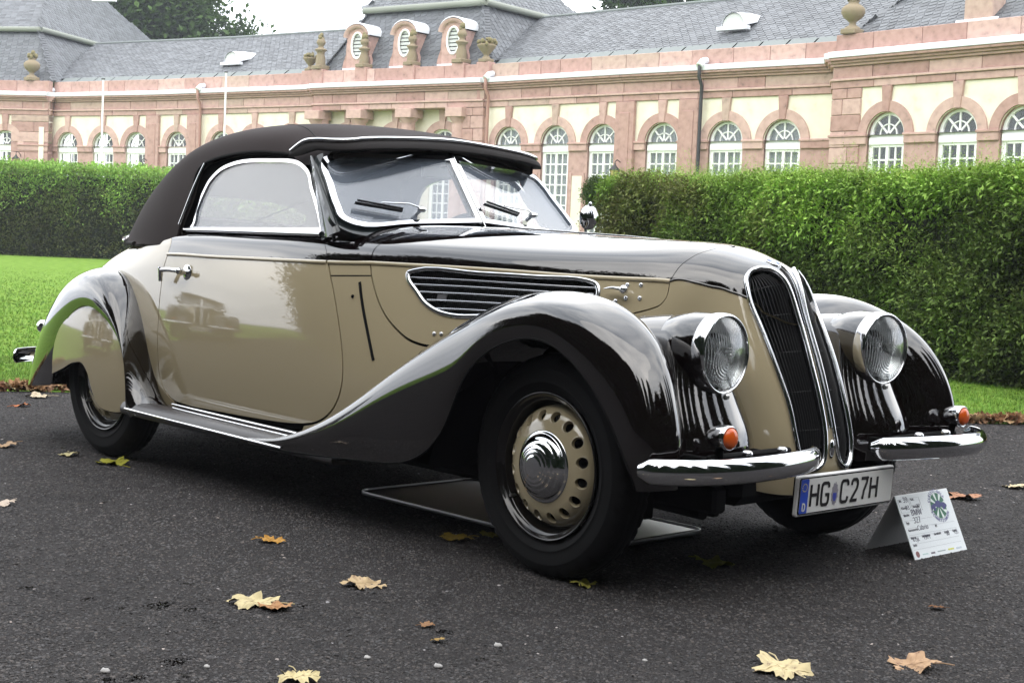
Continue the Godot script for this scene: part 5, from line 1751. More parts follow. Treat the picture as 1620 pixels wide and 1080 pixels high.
	for k in 7:
		var a := TAU * k / 7.0 + rg.randf()
		var o := Vector3(cos(a), 0, sin(a)) * rg.randf_range(0.0, 0.02)
		var tip := o + Vector3(cos(a) * rg.randf_range(0.005, 0.025), rg.randf_range(0.012, 0.028), sin(a) * rg.randf_range(0.005, 0.02))
		var w := Vector3(-sin(a), 0, cos(a)) * 0.0022
		var nr := (Vector3(cos(a), 0, sin(a)) * 0.4 + Vector3.UP).normalized()
		var i0 := bl.add(o - w, nr)
		bl.add(o + w, nr)
		bl.add(tip, nr)
		bl.tri(i0, i0 + 1, i0 + 2)
	buf = PackedFloat32Array()
	kept = 0
	var tone := noise(0.4, 3, 14)
	for k in 90000:
		var d := lerpf(9.0, 40.0, pow(rg.randf(), 2.2))
		var x := rg.randf_range(-1.0, 1.0) * (0.36 * d + 0.3)
		if d < edge_at(x) + 0.03 or (absf(x) < 0.10 * d and d < 20.0):
			continue
		var s := rg.randf_range(0.6, 1.3) * (1.0 + (d - 9.0) * 0.03) * (1.0 - 0.9 * smoothstep(14.0, 38.0, d))
		var b := Basis(Vector3.UP, rg.randf() * TAU).scaled(Vector3.ONE * s)
		var o := site(x, d, -0.012)
		var v := 1.0 + 0.45 * tone.get_noise_2d(x, d) + rg.randf_range(-0.25, 0.25)
		var yl := rg.randf_range(0.85, 1.25)
		buf.append_array(PackedFloat32Array([b.x.x, b.y.x, b.z.x, o.x, b.x.y, b.y.y, b.z.y, o.y, b.x.z, b.y.z, b.z.z, o.z, 0.15 * v * yl, 0.28 * v, 0.04 * v, 1.0]))
		kept += 1
	var gm := MultiMesh.new()
	gm.transform_format = MultiMesh.TRANSFORM_3D
	gm.use_colors = true
	gm.mesh = bl.mesh()
	gm.instance_count = kept
	gm.buffer = buf
	var blades := MultiMeshInstance3D.new()
	blades.name = "grass"
	blades.multimesh = gm
	blades.material_override = leafy(0.35)
	add_child(blades)
	blades.set_meta("kind", "stuff")
	tag(blades, "short mown grass of the lawn beyond the gravel")

	# drift of dead leaves where gravel meets lawn
	var lf := leaf_mesh(7, 0.35, 0.5)
	buf = PackedFloat32Array()
	kept = 0
	for k in 1900:
		var x := rg.randf_range(-5.5, 5.5)
		var off := absf(rg.randfn(0.0, 0.09))
		var d := edge_at(x) + off - 0.02
		var s := rg.randf_range(0.045, 0.10)
		var b := Basis.from_euler(Vector3(rg.randf_range(-0.9, 0.9), rg.randf() * TAU, rg.randf_range(-0.9, 0.9))).scaled(Vector3.ONE * s)
		var o := site(x, d, 0.012 + 0.035 * rg.randf() * maxf(0.0, 1.0 - off * 4.0))
		var c: Array = [[0.30, 0.17, 0.085], [0.22, 0.10, 0.045], [0.40, 0.27, 0.15], [0.14, 0.065, 0.035], [0.33, 0.20, 0.12], [0.45, 0.36, 0.2]][rg.randi() % 6]
		var v := rg.randf_range(0.7, 1.2)
		buf.append_array(PackedFloat32Array([b.x.x, b.y.x, b.z.x, o.x, b.x.y, b.y.y, b.z.y, o.y, b.x.z, b.y.z, b.z.z, o.z, c[0] * v, c[1] * v, c[2] * v, 1.0]))
		kept += 1
	var lm := MultiMesh.new()
	lm.transform_format = MultiMesh.TRANSFORM_3D
	lm.use_colors = true
	lm.mesh = lf
	lm.instance_count = kept
	lm.buffer = buf
	var drift := MultiMeshInstance3D.new()
	drift.name = "leaves"
	drift.multimesh = lm
	drift.material_override = leafy(0.2)
	add_child(drift)
	drift.set_meta("kind", "stuff")
	tag(drift, "drift of dry brown leaves along the lawn edge")
	# moss between the stones
	var ms := MB.new()
	for k in 60:
		var a := rg.randf() * TAU
		var r := sqrt(rg.randf())
		var o := Vector3(cos(a) * r, 0, sin(a) * r * 0.7)
		var h := 0.28 * (1.0 - r) + 0.06
		for q in 3:
			var an := rg.randf() * TAU
			var e := Vector3(cos(an), 0, sin(an)) * 0.12
			var f := Vector3(-sin(an), 0, cos(an)) * 0.06
			ms.flat3(o - f, o + f, o + e + Vector3(0, h * rg.randf_range(0.5, 1.0), 0))
	for k in ms.n.size():
		if ms.n[k].y < 0.0:
			ms.n[k] = -ms.n[k]
	var mmm := ms.mesh()
	var moss := leafy(0.2)
	for e in [[250, 958, 0.05, 0], [300, 964, 0.028, 0], [188, 962, 0.018, 0], [480, 958, 0.028, 1], [275, 1047, 0.04, 1], [292, 1068, 0.022, 0], [170, 1077, 0.03, 0], [212, 1072, 0.035, 1], [42, 930, 0.03, 0], [140, 948, 0.025, 1], [296, 924, 0.025, 0], [762, 1043, 0.02, 0], [705, 1000, 0.035, 1]]:
		var o := part("moss", mmm, [plain(linear(0.075, 0.085, 0.012), 0.9), plain(linear(0.065, 0.045, 0.02), 0.9)][e[3]], self)
		o.position = ground_under(e[0], e[1])
		o.scale = Vector3(e[2], e[2] * 0.5, e[2])
		o.rotation.y = e[0]
		o.set_meta("kind", "stuff")
		tag(o, "small tuft of %s moss among the gravel" % ["green", "brown"][e[3]])

func ground_under(u: float, v: float) -> Vector3:      # where the line of sight through (u, v) of the 1620 x 1080 frame meets the ground
	var cam: Camera3D = get_node("camera")
	var b := cam.transform.basis
	var d := -b.z + b.x * (u - 810.0) / 2365.6 - b.y * (v - 540.0) / 2365.6
	return cam.position - d * (cam.position.y / d.y)

func leafy(back: float) -> StandardMaterial3D:
	var m := plain(Color.WHITE, 0.6)
	m.vertex_color_use_as_albedo = true
	m.metallic_specular = 0.25
	m.backlight_enabled = true
	m.backlight = Color(back, back, back).linear_to_srgb()
	return m

# a lobed leaf, 1 long along x, curled
func leaf_mesh(seed_: int, curl: float, fold: float) -> ArrayMesh:
	var rg := RandomNumberGenerator.new()
	rg.seed = seed_
	var m := MB.new()
	var rim := []
	var n := 60
	for k in n:
		var a := TAU * k / n
		var lobe := pow(absf(cos(a * 2.5)), 0.7)
		var r := 0.27 + 0.24 * lobe + (0.035 if k % 3 == 0 else -0.02) + rg.randf_range(-0.02, 0.02)
		if absf(a - PI) < 0.35:
			r = minf(r, 0.38)
		rim.append(Vector2(cos(a) * r * 1.08, sin(a) * r * 0.95))
	var crumple := noise(1.6, 3, seed_)
	var lift := func(p: Vector2) -> Vector3:
		var y: float = curl * (p.x * p.x * 0.9 + p.y * absf(p.y) * 0.5) + fold * absf(p.y) * 0.35 + 0.20 * crumple.get_noise_2d(p.x, p.y) * (0.4 + p.length())
		return Vector3(p.x, y, p.y)
	var rows := []
	for r in 8:
		var q := PackedVector3Array()
		for k in n:
			q.append(lift.call(rim[k] * (0.02 + r / 7.0 * 0.98)))
		rows.append(q)
	m.grid(rows, true)
	for k in m.n.size():
		if m.n[k].y < 0.0:
			m.n[k] = -m.n[k]
	for k in m.t.size():
		m.t[k] = Vector2(m.v[k].x, m.v[k].z) * 0.9 + Vector2(0.5, 0.5)
	for k in range(0, m.i.size(), 3):
		var a := m.v[m.i[k]]
		if (m.v[m.i[k + 2]] - a).cross(m.v[m.i[k + 1]] - a).dot(m.n[m.i[k]]) < 0.0:
			var sw := m.i[k + 1]
			m.i[k + 1] = m.i[k + 2]
			m.i[k + 2] = sw
	for k in 5:
		var va := TAU * k / 5.0
		var vein := MB.new()
		var line := []
		for q in 6:
			line.append(lift.call(Vector2(cos(va), sin(va)) * 0.45 * q / 5.0) + Vector3(0, 0.004, 0))
		vein.sweep(line, round_section(0.006, 0.006, 4), Vector3.UP, false, false)
		m.join(vein)
	var stem := MB.new()
	stem.sweep([lift.call(Vector2(-0.4, 0)), lift.call(Vector2(-0.4, 0)) + Vector3(-0.2, 0.02, 0.03), lift.call(Vector2(-0.4, 0)) + Vector3(-0.42, -0.01, 0.10)], round_section(0.014, 0.014, 5), Vector3.UP)
	m.join(stem)
	return m.mesh()

# ------------------------------------------------------------------ hedges and trees
func leaf_cluster(leaves: int, spread: float, leaf: float, seed_: int, narrow := 0.42) -> ArrayMesh:
	var rg := RandomNumberGenerator.new()
	rg.seed = seed_
	var m := MB.new()
	for k in leaves:
		var o := Vector3(rg.randfn(0, 1), rg.randfn(0, 1), rg.randfn(0, 1)) * spread * 0.5
		var dir := (o.normalized() * 0.6 + Vector3(rg.randf_range(-1, 1), rg.randf_range(-0.4, 1.1), rg.randf_range(-1, 1))).normalized()
		var side := dir.cross(Vector3(rg.randf_range(-0.6, 0.6), 1, rg.randf_range(-0.6, 0.6))).normalized()
		var up := side.cross(dir).normalized()
		var l := leaf * rg.randf_range(0.7, 1.25)
		var w := l * narrow
		var shade := rg.randf_range(0.7, 1.3)
		var tint := Color(shade * rg.randf_range(0.9, 1.15), shade, shade * 0.95)
		var base := m.add(o, up)
		m.add(o + dir * l * 0.5 + side * w * 0.5 + up * l * 0.10, (up - side * 0.35).normalized())
		m.add(o + dir * l, up)
		m.add(o + dir * l * 0.5 - side * w * 0.5 + up * l * 0.10, (up + side * 0.35).normalized())
		m.tri(base, base + 1, base + 2)
		m.tri(base, base + 2, base + 3)
		for q in 4:
			m.c.append(tint)
	return m.mesh()

func scatter(called: String, mesh: Mesh, mat: Material, buf: PackedFloat32Array, parent: Node) -> MultiMeshInstance3D:
	var mm := MultiMesh.new()
	mm.transform_format = MultiMesh.TRANSFORM_3D
	mm.use_colors = true
	mm.mesh = mesh
	mm.instance_count = buf.size() / 16
	mm.buffer = buf
	var o := MultiMeshInstance3D.new()
	o.name = called
	o.multimesh = mm
	o.material_override = mat
	parent.add_child(o, true)
	o.set_meta("kind", "stuff")
	return o

func put(buf: PackedFloat32Array, b: Basis, o: Vector3, c: Color) -> void:
	buf.append_array(PackedFloat32Array([b.x.x, b.y.x, b.z.x, o.x, b.x.y, b.y.y, b.z.y, o.y, b.x.z, b.y.z, b.z.z, o.z, c.r, c.g, c.b, 1.0]))

func turned(rg: RandomNumberGenerator, s: float) -> Basis:
	return Basis.from_euler(Vector3(rg.randf_range(-0.7, 0.7), rg.randf() * TAU, rg.randf_range(-0.7, 0.7))).scaled(Vector3.ONE * s * rg.randf_range(0.75, 1.3))

func hedge(o: Node3D, a: Vector2, b: Vector2, thick: float, high: float, n: int, size: float, mesh: Mesh, seed_: int, low: Color, mid: Color, fresh: Color, shoots: int, dry := 0.0) -> void:
	var rg := RandomNumberGenerator.new()
	rg.seed = seed_
	var l := a.distance_to(b)
	var dir := (b - a) / l
	var inward := Vector2(-dir.y, dir.x)
	if inward.y < 0.0:
		inward = -inward
	var bump := noise(0.6, 3, seed_)
	var hue := noise(0.45, 3, seed_ + 4)
	var core := MB.new()
	var rows := []
	for k in 41:
		var f := k / 40.0
		var q := PackedVector3Array()
		var base := a + dir * lerpf(0.15, l - 0.15, f)
		for e in [[0.16, 0.02], [0.14, high * 0.5], [0.2, high - 0.16], [thick / 2, high - 0.1], [thick - 0.2, high - 0.16], [thick - 0.12, high * 0.5], [thick - 0.14, 0.02]]:
			var p: Vector2 = base + inward * e[0]
			q.append(site(p.x, p.y, e[1]))
		rows.append(q)
	core.grid(rows)
	for k in [0, 40]:
		for q in range(1, 6):
			core.flat3(rows[k][0], rows[k][q], rows[k][q + 1])
	part("branches", core.mesh(), M.hedge_core, o)
	var buf := PackedFloat32Array()
	var area := [l * high, l * thick, thick * high, thick * high]
	var sum: float = area[0] + area[1] + area[2] + area[3]
	for k in n:
		var pick := rg.randf() * sum
		var s := rg.randf()
		var t := rg.randf()
		var p: Vector2
		var y: float
		if pick < area[0]:
			y = high * t
			var deep := absf(rg.randfn(0, 0.09)) - 0.02 + 0.24 * bump.get_noise_2d(s * l * 1.5, y * 1.5)
			p = a + dir * s * l + inward * deep
		elif pick < area[0] + area[1]:
			p = a + dir * s * l + inward * t * thick
			y = high - absf(rg.randfn(0, 0.07)) + 0.05
		else:
			var left: bool = pick < area[0] + area[1] + area[2]
			y = high * t
			p = (a if left else b) + inward * s * thick + dir * (absf(rg.randfn(0, 0.09)) if left else -absf(rg.randfn(0, 0.09)))
		y += 0.09 * bump.get_noise_2d(p.x * 1.3 + 50, p.y * 1.3)
		if y < 0.03:
			continue
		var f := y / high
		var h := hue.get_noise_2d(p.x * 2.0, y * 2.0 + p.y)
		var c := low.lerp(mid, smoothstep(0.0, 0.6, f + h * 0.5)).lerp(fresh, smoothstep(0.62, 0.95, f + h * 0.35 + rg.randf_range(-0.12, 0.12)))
		if dry > 0.0:
			var w := smoothstep(0.05, 0.5, dry * (1.0 - (p - a).dot(dir) / l * 3.0) + h * 0.9 - f * 0.25)
			c = c.lerp(Color(0.12, 0.088, 0.05), w * 0.75)
		c = c * (rg.randf_range(0.6, 1.35) * (1.0 + 0.5 * h))
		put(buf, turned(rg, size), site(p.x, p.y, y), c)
	for k in shoots:
		var p := a + dir * rg.randf() * l + inward * rg.randf_range(0.0, thick * 0.7)
		var h := rg.randf_range(0.04, 0.22) * (1.8 if rg.randf() < 0.15 else 1.0)
		for q in 5:
			var c := fresh * rg.randf_range(0.85, 1.3)
			put(buf, turned(rg, size * (0.6 - 0.07 * q)), site(p.x + rg.randf_range(-0.02, 0.02), p.y, high - 0.02 + h * q / 4.0), c)
	scatter("foliage", mesh, M.foliage, buf, o)

func tree(called: String, label: String, group: String, at: Vector3, trunk_h: float, trunk_r: float, blobs: Array, leaf: Mesh, n: int, size: float, dark: Color, light: Color, seed_: int, mat: Material) -> Node3D:
	var rg := RandomNumberGenerator.new()
	rg.seed = seed_
	var o := thing(called, label, "tree", group, at)
	var t := MB.new()
	var path := [Vector3.ZERO, Vector3(0.05, trunk_h * 0.4, 0.05), Vector3(-0.05, trunk_h * 0.75, 0.0), Vector3(0, trunk_h, 0)]
	t.sweep(curve(path, 4), round_section(trunk_r, trunk_r, 10), Vector3.RIGHT, false, true, PackedFloat32Array([1.3, 1.1, 1.0, 0.95, 0.9, 0.87, 0.84, 0.8, 0.76, 0.72, 0.66, 0.6, 0.5]))
	part("trunk", t.mesh(), M.bark, o)
	for b in blobs:
		var lm := MB.new()
		var c: Vector3 = b[0]
		var from := Vector3(0, minf(trunk_h * 0.8, c.y * 0.75), 0)
		lm.sweep([from, from.lerp(c, 0.5) + Vector3(0, 0.1 * c.y * 0.1, 0), c], round_section(trunk_r * 0.35, trunk_r * 0.35, 6), Vector3.RIGHT, false, true, PackedFloat32Array([1.0, 0.7, 0.3]))
		part("limb", lm.mesh(), M.bark, o)
	var buf := PackedFloat32Array()
	var vol := 0.0
	for b in blobs:
		vol += b[1].x * b[1].y
	for b in blobs:
		var k := int(n * b[1].x * b[1].y / vol)
		for q in k:
			var d := Vector3(rg.randfn(0, 1), rg.randfn(0, 1), rg.randfn(0, 1)).normalized()
			var r := pow(rg.randf(), 0.35) * (1.0 + 0.18 * sin(d.x * 5 + seed_) * sin(d.y * 6 + seed_))
			var p: Vector3 = b[0] + d * r * b[1]
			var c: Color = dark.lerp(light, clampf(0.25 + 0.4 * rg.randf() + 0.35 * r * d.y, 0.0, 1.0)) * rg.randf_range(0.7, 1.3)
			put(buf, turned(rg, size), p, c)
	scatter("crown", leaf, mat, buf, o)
	return o

func make_plants() -> void:
	M.foliage = leafy(0.3)
	M.hedge_core = plain(linear(0.012, 0.018, 0.006), 1.0)
	M.bark = plain(linear(0.05, 0.04, 0.03), 0.95)
	var cl := leaf_cluster(12, 0.11, 0.052, 5)
	var h1 := thing("hedge", "dense leafy green hedge behind the car's bonnet, taller shoots along its top", "hedge", "", site(3.84, 12.6))
	M.foliage_near = leafy(0.3)
	h1.position = Vector3.ZERO
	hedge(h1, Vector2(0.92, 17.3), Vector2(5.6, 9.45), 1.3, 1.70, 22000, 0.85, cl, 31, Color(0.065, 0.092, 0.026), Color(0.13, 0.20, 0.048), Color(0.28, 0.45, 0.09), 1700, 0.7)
	var cl2 := leaf_cluster(11, 0.30, 0.115, 8)
	var h2 := thing("hedge", "long clipped hedge across the lawn, bright green above and brownish below", "hedge")
	hedge(h2, Vector2(-26, 42.0), Vector2(-4.0, 43.0), 1.6, 2.42, 12000, 0.8, cl2, 57, Color(0.080, 0.092, 0.034), Color(0.115, 0.140, 0.045), Color(0.25, 0.42, 0.085), 1100, 0.0)
	# clipped ball beside the near hedge
	var ball := thing("topiary_ball", "small clipped ball shaped shrub at the hedge's far end before the palace", "shrub", "", site(1.3, 24.0))
	var bt := MB.new()
	bt.sweep([Vector3(0, 0, 0), Vector3(0, 1.7, 0)], round_section(0.03, 0.03, 8), Vector3.RIGHT)
	part("stem", bt.mesh(), M.bark, ball)
	var rg := RandomNumberGenerator.new()
	rg.seed = 91
	var bb := PackedFloat32Array()
	for k in 900:
		var d := Vector3(rg.randfn(0, 1), rg.randfn(0, 1), rg.randfn(0, 1)).normalized()
		put(bb, turned(rg, 0.6), Vector3(0, 1.84, 0) + d * Vector3(0.29, 0.25, 0.29) * pow(rg.randf(), 0.25), Color(0.03, 0.07, 0.012).lerp(Color(0.09, 0.15, 0.02), rg.randf()))
	scatter("crown", cl, M.foliage, bb, ball)
	# low brownish shrubs at the foot of the palace wall, between car and hedge
	var sh := thing("low_shrub", "low brownish flowering shrub between the car's mirror and the hedge", "shrub", "", site(0.95, 21.0))
	var sb := PackedFloat32Array()
	for k in 700:
		put(sb, turned(rg, 0.8), Vector3(rg.randfn(0, 0.28), absf(rg.randfn(0, 0.5)) + 0.05, rg.randfn(0, 0.3)), Color(0.05, 0.055, 0.02).lerp(Color(0.16, 0.085, 0.06), rg.randf()))
	scatter("foliage", cl, M.foliage, sb, sh)
	var st := MB.new()
	for k in 9:
		st.sweep([Vector3.ZERO, Vector3(rg.randfn(0, 0.2), rg.randf_range(0.7, 1.3), rg.randfn(0, 0.2))], round_section(0.008, 0.008, 5), Vector3.RIGHT)
	part("stems", st.mesh(), M.bark, sh)
	# trees behind the palace
	var big := leaf_cluster(14, 1.0, 0.33, 12, 0.6)
	var tw := "trees rising behind the palace roof"
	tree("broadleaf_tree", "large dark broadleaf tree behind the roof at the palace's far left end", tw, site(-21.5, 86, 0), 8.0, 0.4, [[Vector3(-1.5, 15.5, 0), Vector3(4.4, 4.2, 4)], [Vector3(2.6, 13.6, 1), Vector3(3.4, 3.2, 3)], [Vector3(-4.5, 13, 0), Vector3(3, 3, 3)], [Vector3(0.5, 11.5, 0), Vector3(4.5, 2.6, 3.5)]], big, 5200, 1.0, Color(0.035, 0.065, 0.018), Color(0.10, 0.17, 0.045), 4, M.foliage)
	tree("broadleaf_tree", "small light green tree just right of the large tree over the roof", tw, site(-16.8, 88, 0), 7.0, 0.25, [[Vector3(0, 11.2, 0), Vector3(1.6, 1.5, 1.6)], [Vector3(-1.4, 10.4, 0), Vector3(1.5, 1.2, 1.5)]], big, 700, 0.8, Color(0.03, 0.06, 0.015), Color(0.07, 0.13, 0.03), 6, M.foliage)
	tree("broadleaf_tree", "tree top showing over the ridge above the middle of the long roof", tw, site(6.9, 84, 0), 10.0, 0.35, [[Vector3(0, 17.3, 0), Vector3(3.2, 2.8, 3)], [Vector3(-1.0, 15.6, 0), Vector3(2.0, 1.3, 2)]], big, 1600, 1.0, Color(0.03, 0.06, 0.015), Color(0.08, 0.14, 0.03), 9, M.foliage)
	# trees across the forecourt, which the polished wings mirror
	var dark := leaf_cluster(14, 0.9, 0.4, 19, 0.5)
	var mir := "tall trees across the forecourt mirrored in the car's paint"
	var spots := [[-26.0, 4.0, 15.0, 4.2], [-22.5, -1.5, 19.0, 4.4], [-18.5, -7.0, 20.0, 4.2], [-12.5, -10.5, 18.0, 4.0], [-6.5, -12.5, 16.5, 2.9], [-1.0, -13.0, 18.0, 3.0], [4.5, -12.0, 18.5, 3.0], [10.0, -12.5, 20.0, 3.2], [15.0, -9.0, 17.5, 3.0], [17.5, -3.0, 19.0, 3.0], [19.0, 3.5, 15.5, 2.8]]
	var words := ["broadleaf tree off the car's rear, first of the row across the forecourt", "second broadleaf tree of the row mirrored in the bonnet side", "third and tallest broadleaf tree of the row mirrored in the door", "fourth broadleaf tree, where the row turns to conifers", "first conifer of the row, right behind the onlooker's left shoulder", "second conifer of the row, behind the onlooker", "third conifer of the row mirrored in the near front wing", "tallest conifer of the row mirrored in the near front wing", "conifer off the car's front corner mirrored in the nose", "tall conifer off the car's nose mirrored in the far wing", "last, low conifer of the row ahead of the car's nose"]
	for k in spots.size():
		var e: Array = spots[k]
		var blobs := []
		for q in 6:
			var f := q / 5.0
			if k < 4:
				var br: float = e[3] * (0.75 + 0.5 * sin(PI * (0.15 + 0.8 * f)))
				blobs.append([Vector3(0.8 * sin(q * 2.4 + k), 1.6 + (e[2] - 3.2) * f, 0.8 * cos(q * 1.9 + k)), Vector3(br, e[2] * 0.14, br)])
				continue
			blobs.append([Vector3(0, 1.3 + (e[2] - 2.1) * f, 0), Vector3(e[3] * (1.5 - 1.3 * f), e[2] * 0.15, e[3] * (1.5 - 1.3 * f))])
		tree("broadleaf_tree" if k < 4 else "conifer_tree", words[k], mir, site(e[0], e[1], 0), e[2] * 0.8, 0.22, blobs, dark, 3600, 1.0, Color(0.010, 0.020, 0.008), Color(0.028, 0.05, 0.015), 40 + k, M.foliage)

# ------------------------------------------------------------------ the palace
var palace: Node3D
var stone: Array = []
const Y_ARCH := 5.44       # underside of the architrave
const Y_SPRING := 4.16
const Y_TOP := 6.9

func frame_between(a: Vector2, b: Vector2) -> Transform3D:
	var p := site(a.x, a.y)
	var q := site(b.x, b.y)
	var x := (q - p).normalized()
	return Transform3D(Basis(x, Vector3.UP, x.cross(Vector3.UP)), p)

func plane(at: Transform3D, l: float, h: float) -> Surf:
	return Surf.new([[at.origin, at * Vector3(0, h, 0)], [at * Vector3(l, 0, 0), at * Vector3(l, h, 0)]])

func arched(s: float, w: float, y0: float, spring: float, l: float, h: float) -> PackedVector2Array:
	var p := PackedVector2Array([Vector2(s - w / 2, y0), Vector2(s + w / 2, y0)])
	for k in 17:
		var a := PI * k / 16.0
		p.append(Vector2(s + cos(a) * w / 2, spring + sin(a) * w / 2))
	for k in p.size():
		p[k] = p[k] / Vector2(l, h)
	return p

func bar(m: MB, a: Vector2, b: Vector2, w: float, z0: float, z1: float) -> void:
	var d := (b - a).normalized()
	var n := Vector2(-d.y, d.x) * w / 2
	m.prism(PackedVector2Array([a + n, b + n, b - n, a - n]), z0, z1)

func block(called: String, lo: Vector3, hi: Vector3, at: Transform3D, mat: Material, parent: Node, bev := 0.012) -> MeshInstance3D:
	var m := MB.new()
	m.slab(lo, hi, bev)
	return part(called, m.moved(at).mesh(), mat, parent)

# a course of dressed blocks of uneven length
func course(called: String, l0: float, l1: float, y0: float, y1: float, z0: float, z1: float, at: Transform3D, parent: Node, mean := 1.25) -> void:
	var s := l0
	while s < l1 - 0.05:
		var e := s + mean * rng.randf_range(0.65, 1.4)
		if l1 - e < mean * 0.5:
			e = l1
		var pr := rng.randf_range(-0.006, 0.006)
		block(called, Vector3(s + 0.006, y0 + 0.006, z0), Vector3(e - 0.006, y1 - 0.006, z1 + pr), at, stone[rng.randi() % stone.size()], parent)
		s = e

var window_meshes := {}

func arch_window(at: Transform3D, s: float, w: float, dark: bool) -> void:
	if window_meshes.is_empty():
		var f := MB.new()
		var id := Transform3D.IDENTITY
		var outer := arched(0.6, 1.2, 0.35, Y_SPRING, 1, 1)
		var fan := PackedVector2Array()
		for k in 17:
			var a := PI * k / 16.0
			fan.append(Vector2(0.6 + cos(a) * 0.50, Y_SPRING + 0.03 + sin(a) * 0.50))
		var left := PackedVector2Array([Vector2(0.13, 0.55), Vector2(0.555, 0.55), Vector2(0.555, 3.86), Vector2(0.13, 3.86)])
		var right := PackedVector2Array([Vector2(0.645, 0.55), Vector2(1.07, 0.55), Vector2(1.07, 3.86), Vector2(0.645, 3.86)])
		var pl := Surf.new([[Vector3.ZERO, Vector3(0, 1, 0)], [Vector3(1, 0, 0), Vector3(1, 1, 0)]])
		f = panel(FlatProxy.new(), outer, 0.3, 0.6, [fan, left, right], 0.0, 0.07)
		f.box(Vector3(0.03, 3.93, 0.0), Vector3(1.17, 4.10, 0.05))
		window_meshes.frame = f.mesh()
		var b := MB.new()
		for a: float in [PI * 0.25, PI * 0.5, PI * 0.75]:
			bar(b, Vector2(0.6, Y_SPRING + 0.03) + Vector2(cos(a), sin(a)) * 0.05, Vector2(0.6, Y_SPRING + 0.03) + Vector2(cos(a), sin(a)) * 0.52, 0.045, -0.05, -0.01)
		var arc := []
		for k in 13:
			var a := PI * k / 12.0
			arc.append(Vector3(0.6 + cos(a) * 0.27, Y_SPRING + 0.03 + sin(a) * 0.27, -0.03))
		b.sweep(arc, PackedVector2Array([Vector2(-0.017, 0.02), Vector2(0.017, 0.02), Vector2(0.017, -0.02), Vector2(-0.017, -0.02)]), Vector3(0, 0, 1))
		for x: float in [0.3425, 0.8575]:
			bar(b, Vector2(x, 0.5), Vector2(x, 3.9), 0.042, -0.052, -0.012)
		for k in 9:
			var y := 0.55 + 3.31 * (k + 1) / 10.0
			bar(b, Vector2(0.12, y), Vector2(0.56, y), 0.042, -0.05, -0.012)
			bar(b, Vector2(0.64, y), Vector2(1.08, y), 0.042, -0.05, -0.012)
		window_meshes.bars = b.mesh()
		var g := MB.new()
		g.flat4(Vector3(0.08, 0.5, -0.035), Vector3(1.12, 0.5, -0.035), Vector3(1.12, 4.75, -0.035), Vector3(0.08, 4.75, -0.035), Vector3(0, 0, 1))
		window_meshes.glass = g.mesh()
		var c := MB.new()
		var rows := []
		for k in 41:
			var x := 0.05 + 1.1 * k / 40.0
			rows.append(PackedVector3Array([Vector3(x, 0.4, -0.16 + 0.025 * sin(k * 1.3)), Vector3(x, 4.72, -0.16 + 0.02 * sin(k * 1.3))]))
		c.grid(rows)
		window_meshes.curtain = c.mesh()
		var bk := MB.new()
		bk.box(Vector3(0.0, 0.35, -0.75), Vector3(1.2, 4.78, -0.7))
		window_meshes.room = bk.mesh()
	var o := part("window", window_meshes.frame, M.white_paint, palace)
	o.transform = at * Transform3D(Basis.from_scale(Vector3(w / 1.2, 1, 1)), Vector3(s - w / 2, 0, -0.09))
	part("glazing_bars", window_meshes.bars, M.white_paint, o)
	part("panes", window_meshes.glass, M.window_glass, o)
	if dark:
		part("room", window_meshes.room, M.room, o)
	else:
		part("curtain", window_meshes.curtain, M.curtain, o)

class FlatProxy extends Surf:
	func _init() -> void:
		super([[Vector3.ZERO, Vector3.ZERO], [Vector3.ZERO, Vector3.ZERO]])
	func at(u: float, v: float, off := 0.0) -> Array:
		return [Vector3(u, v, off), Vector3(0, 0, 1)]

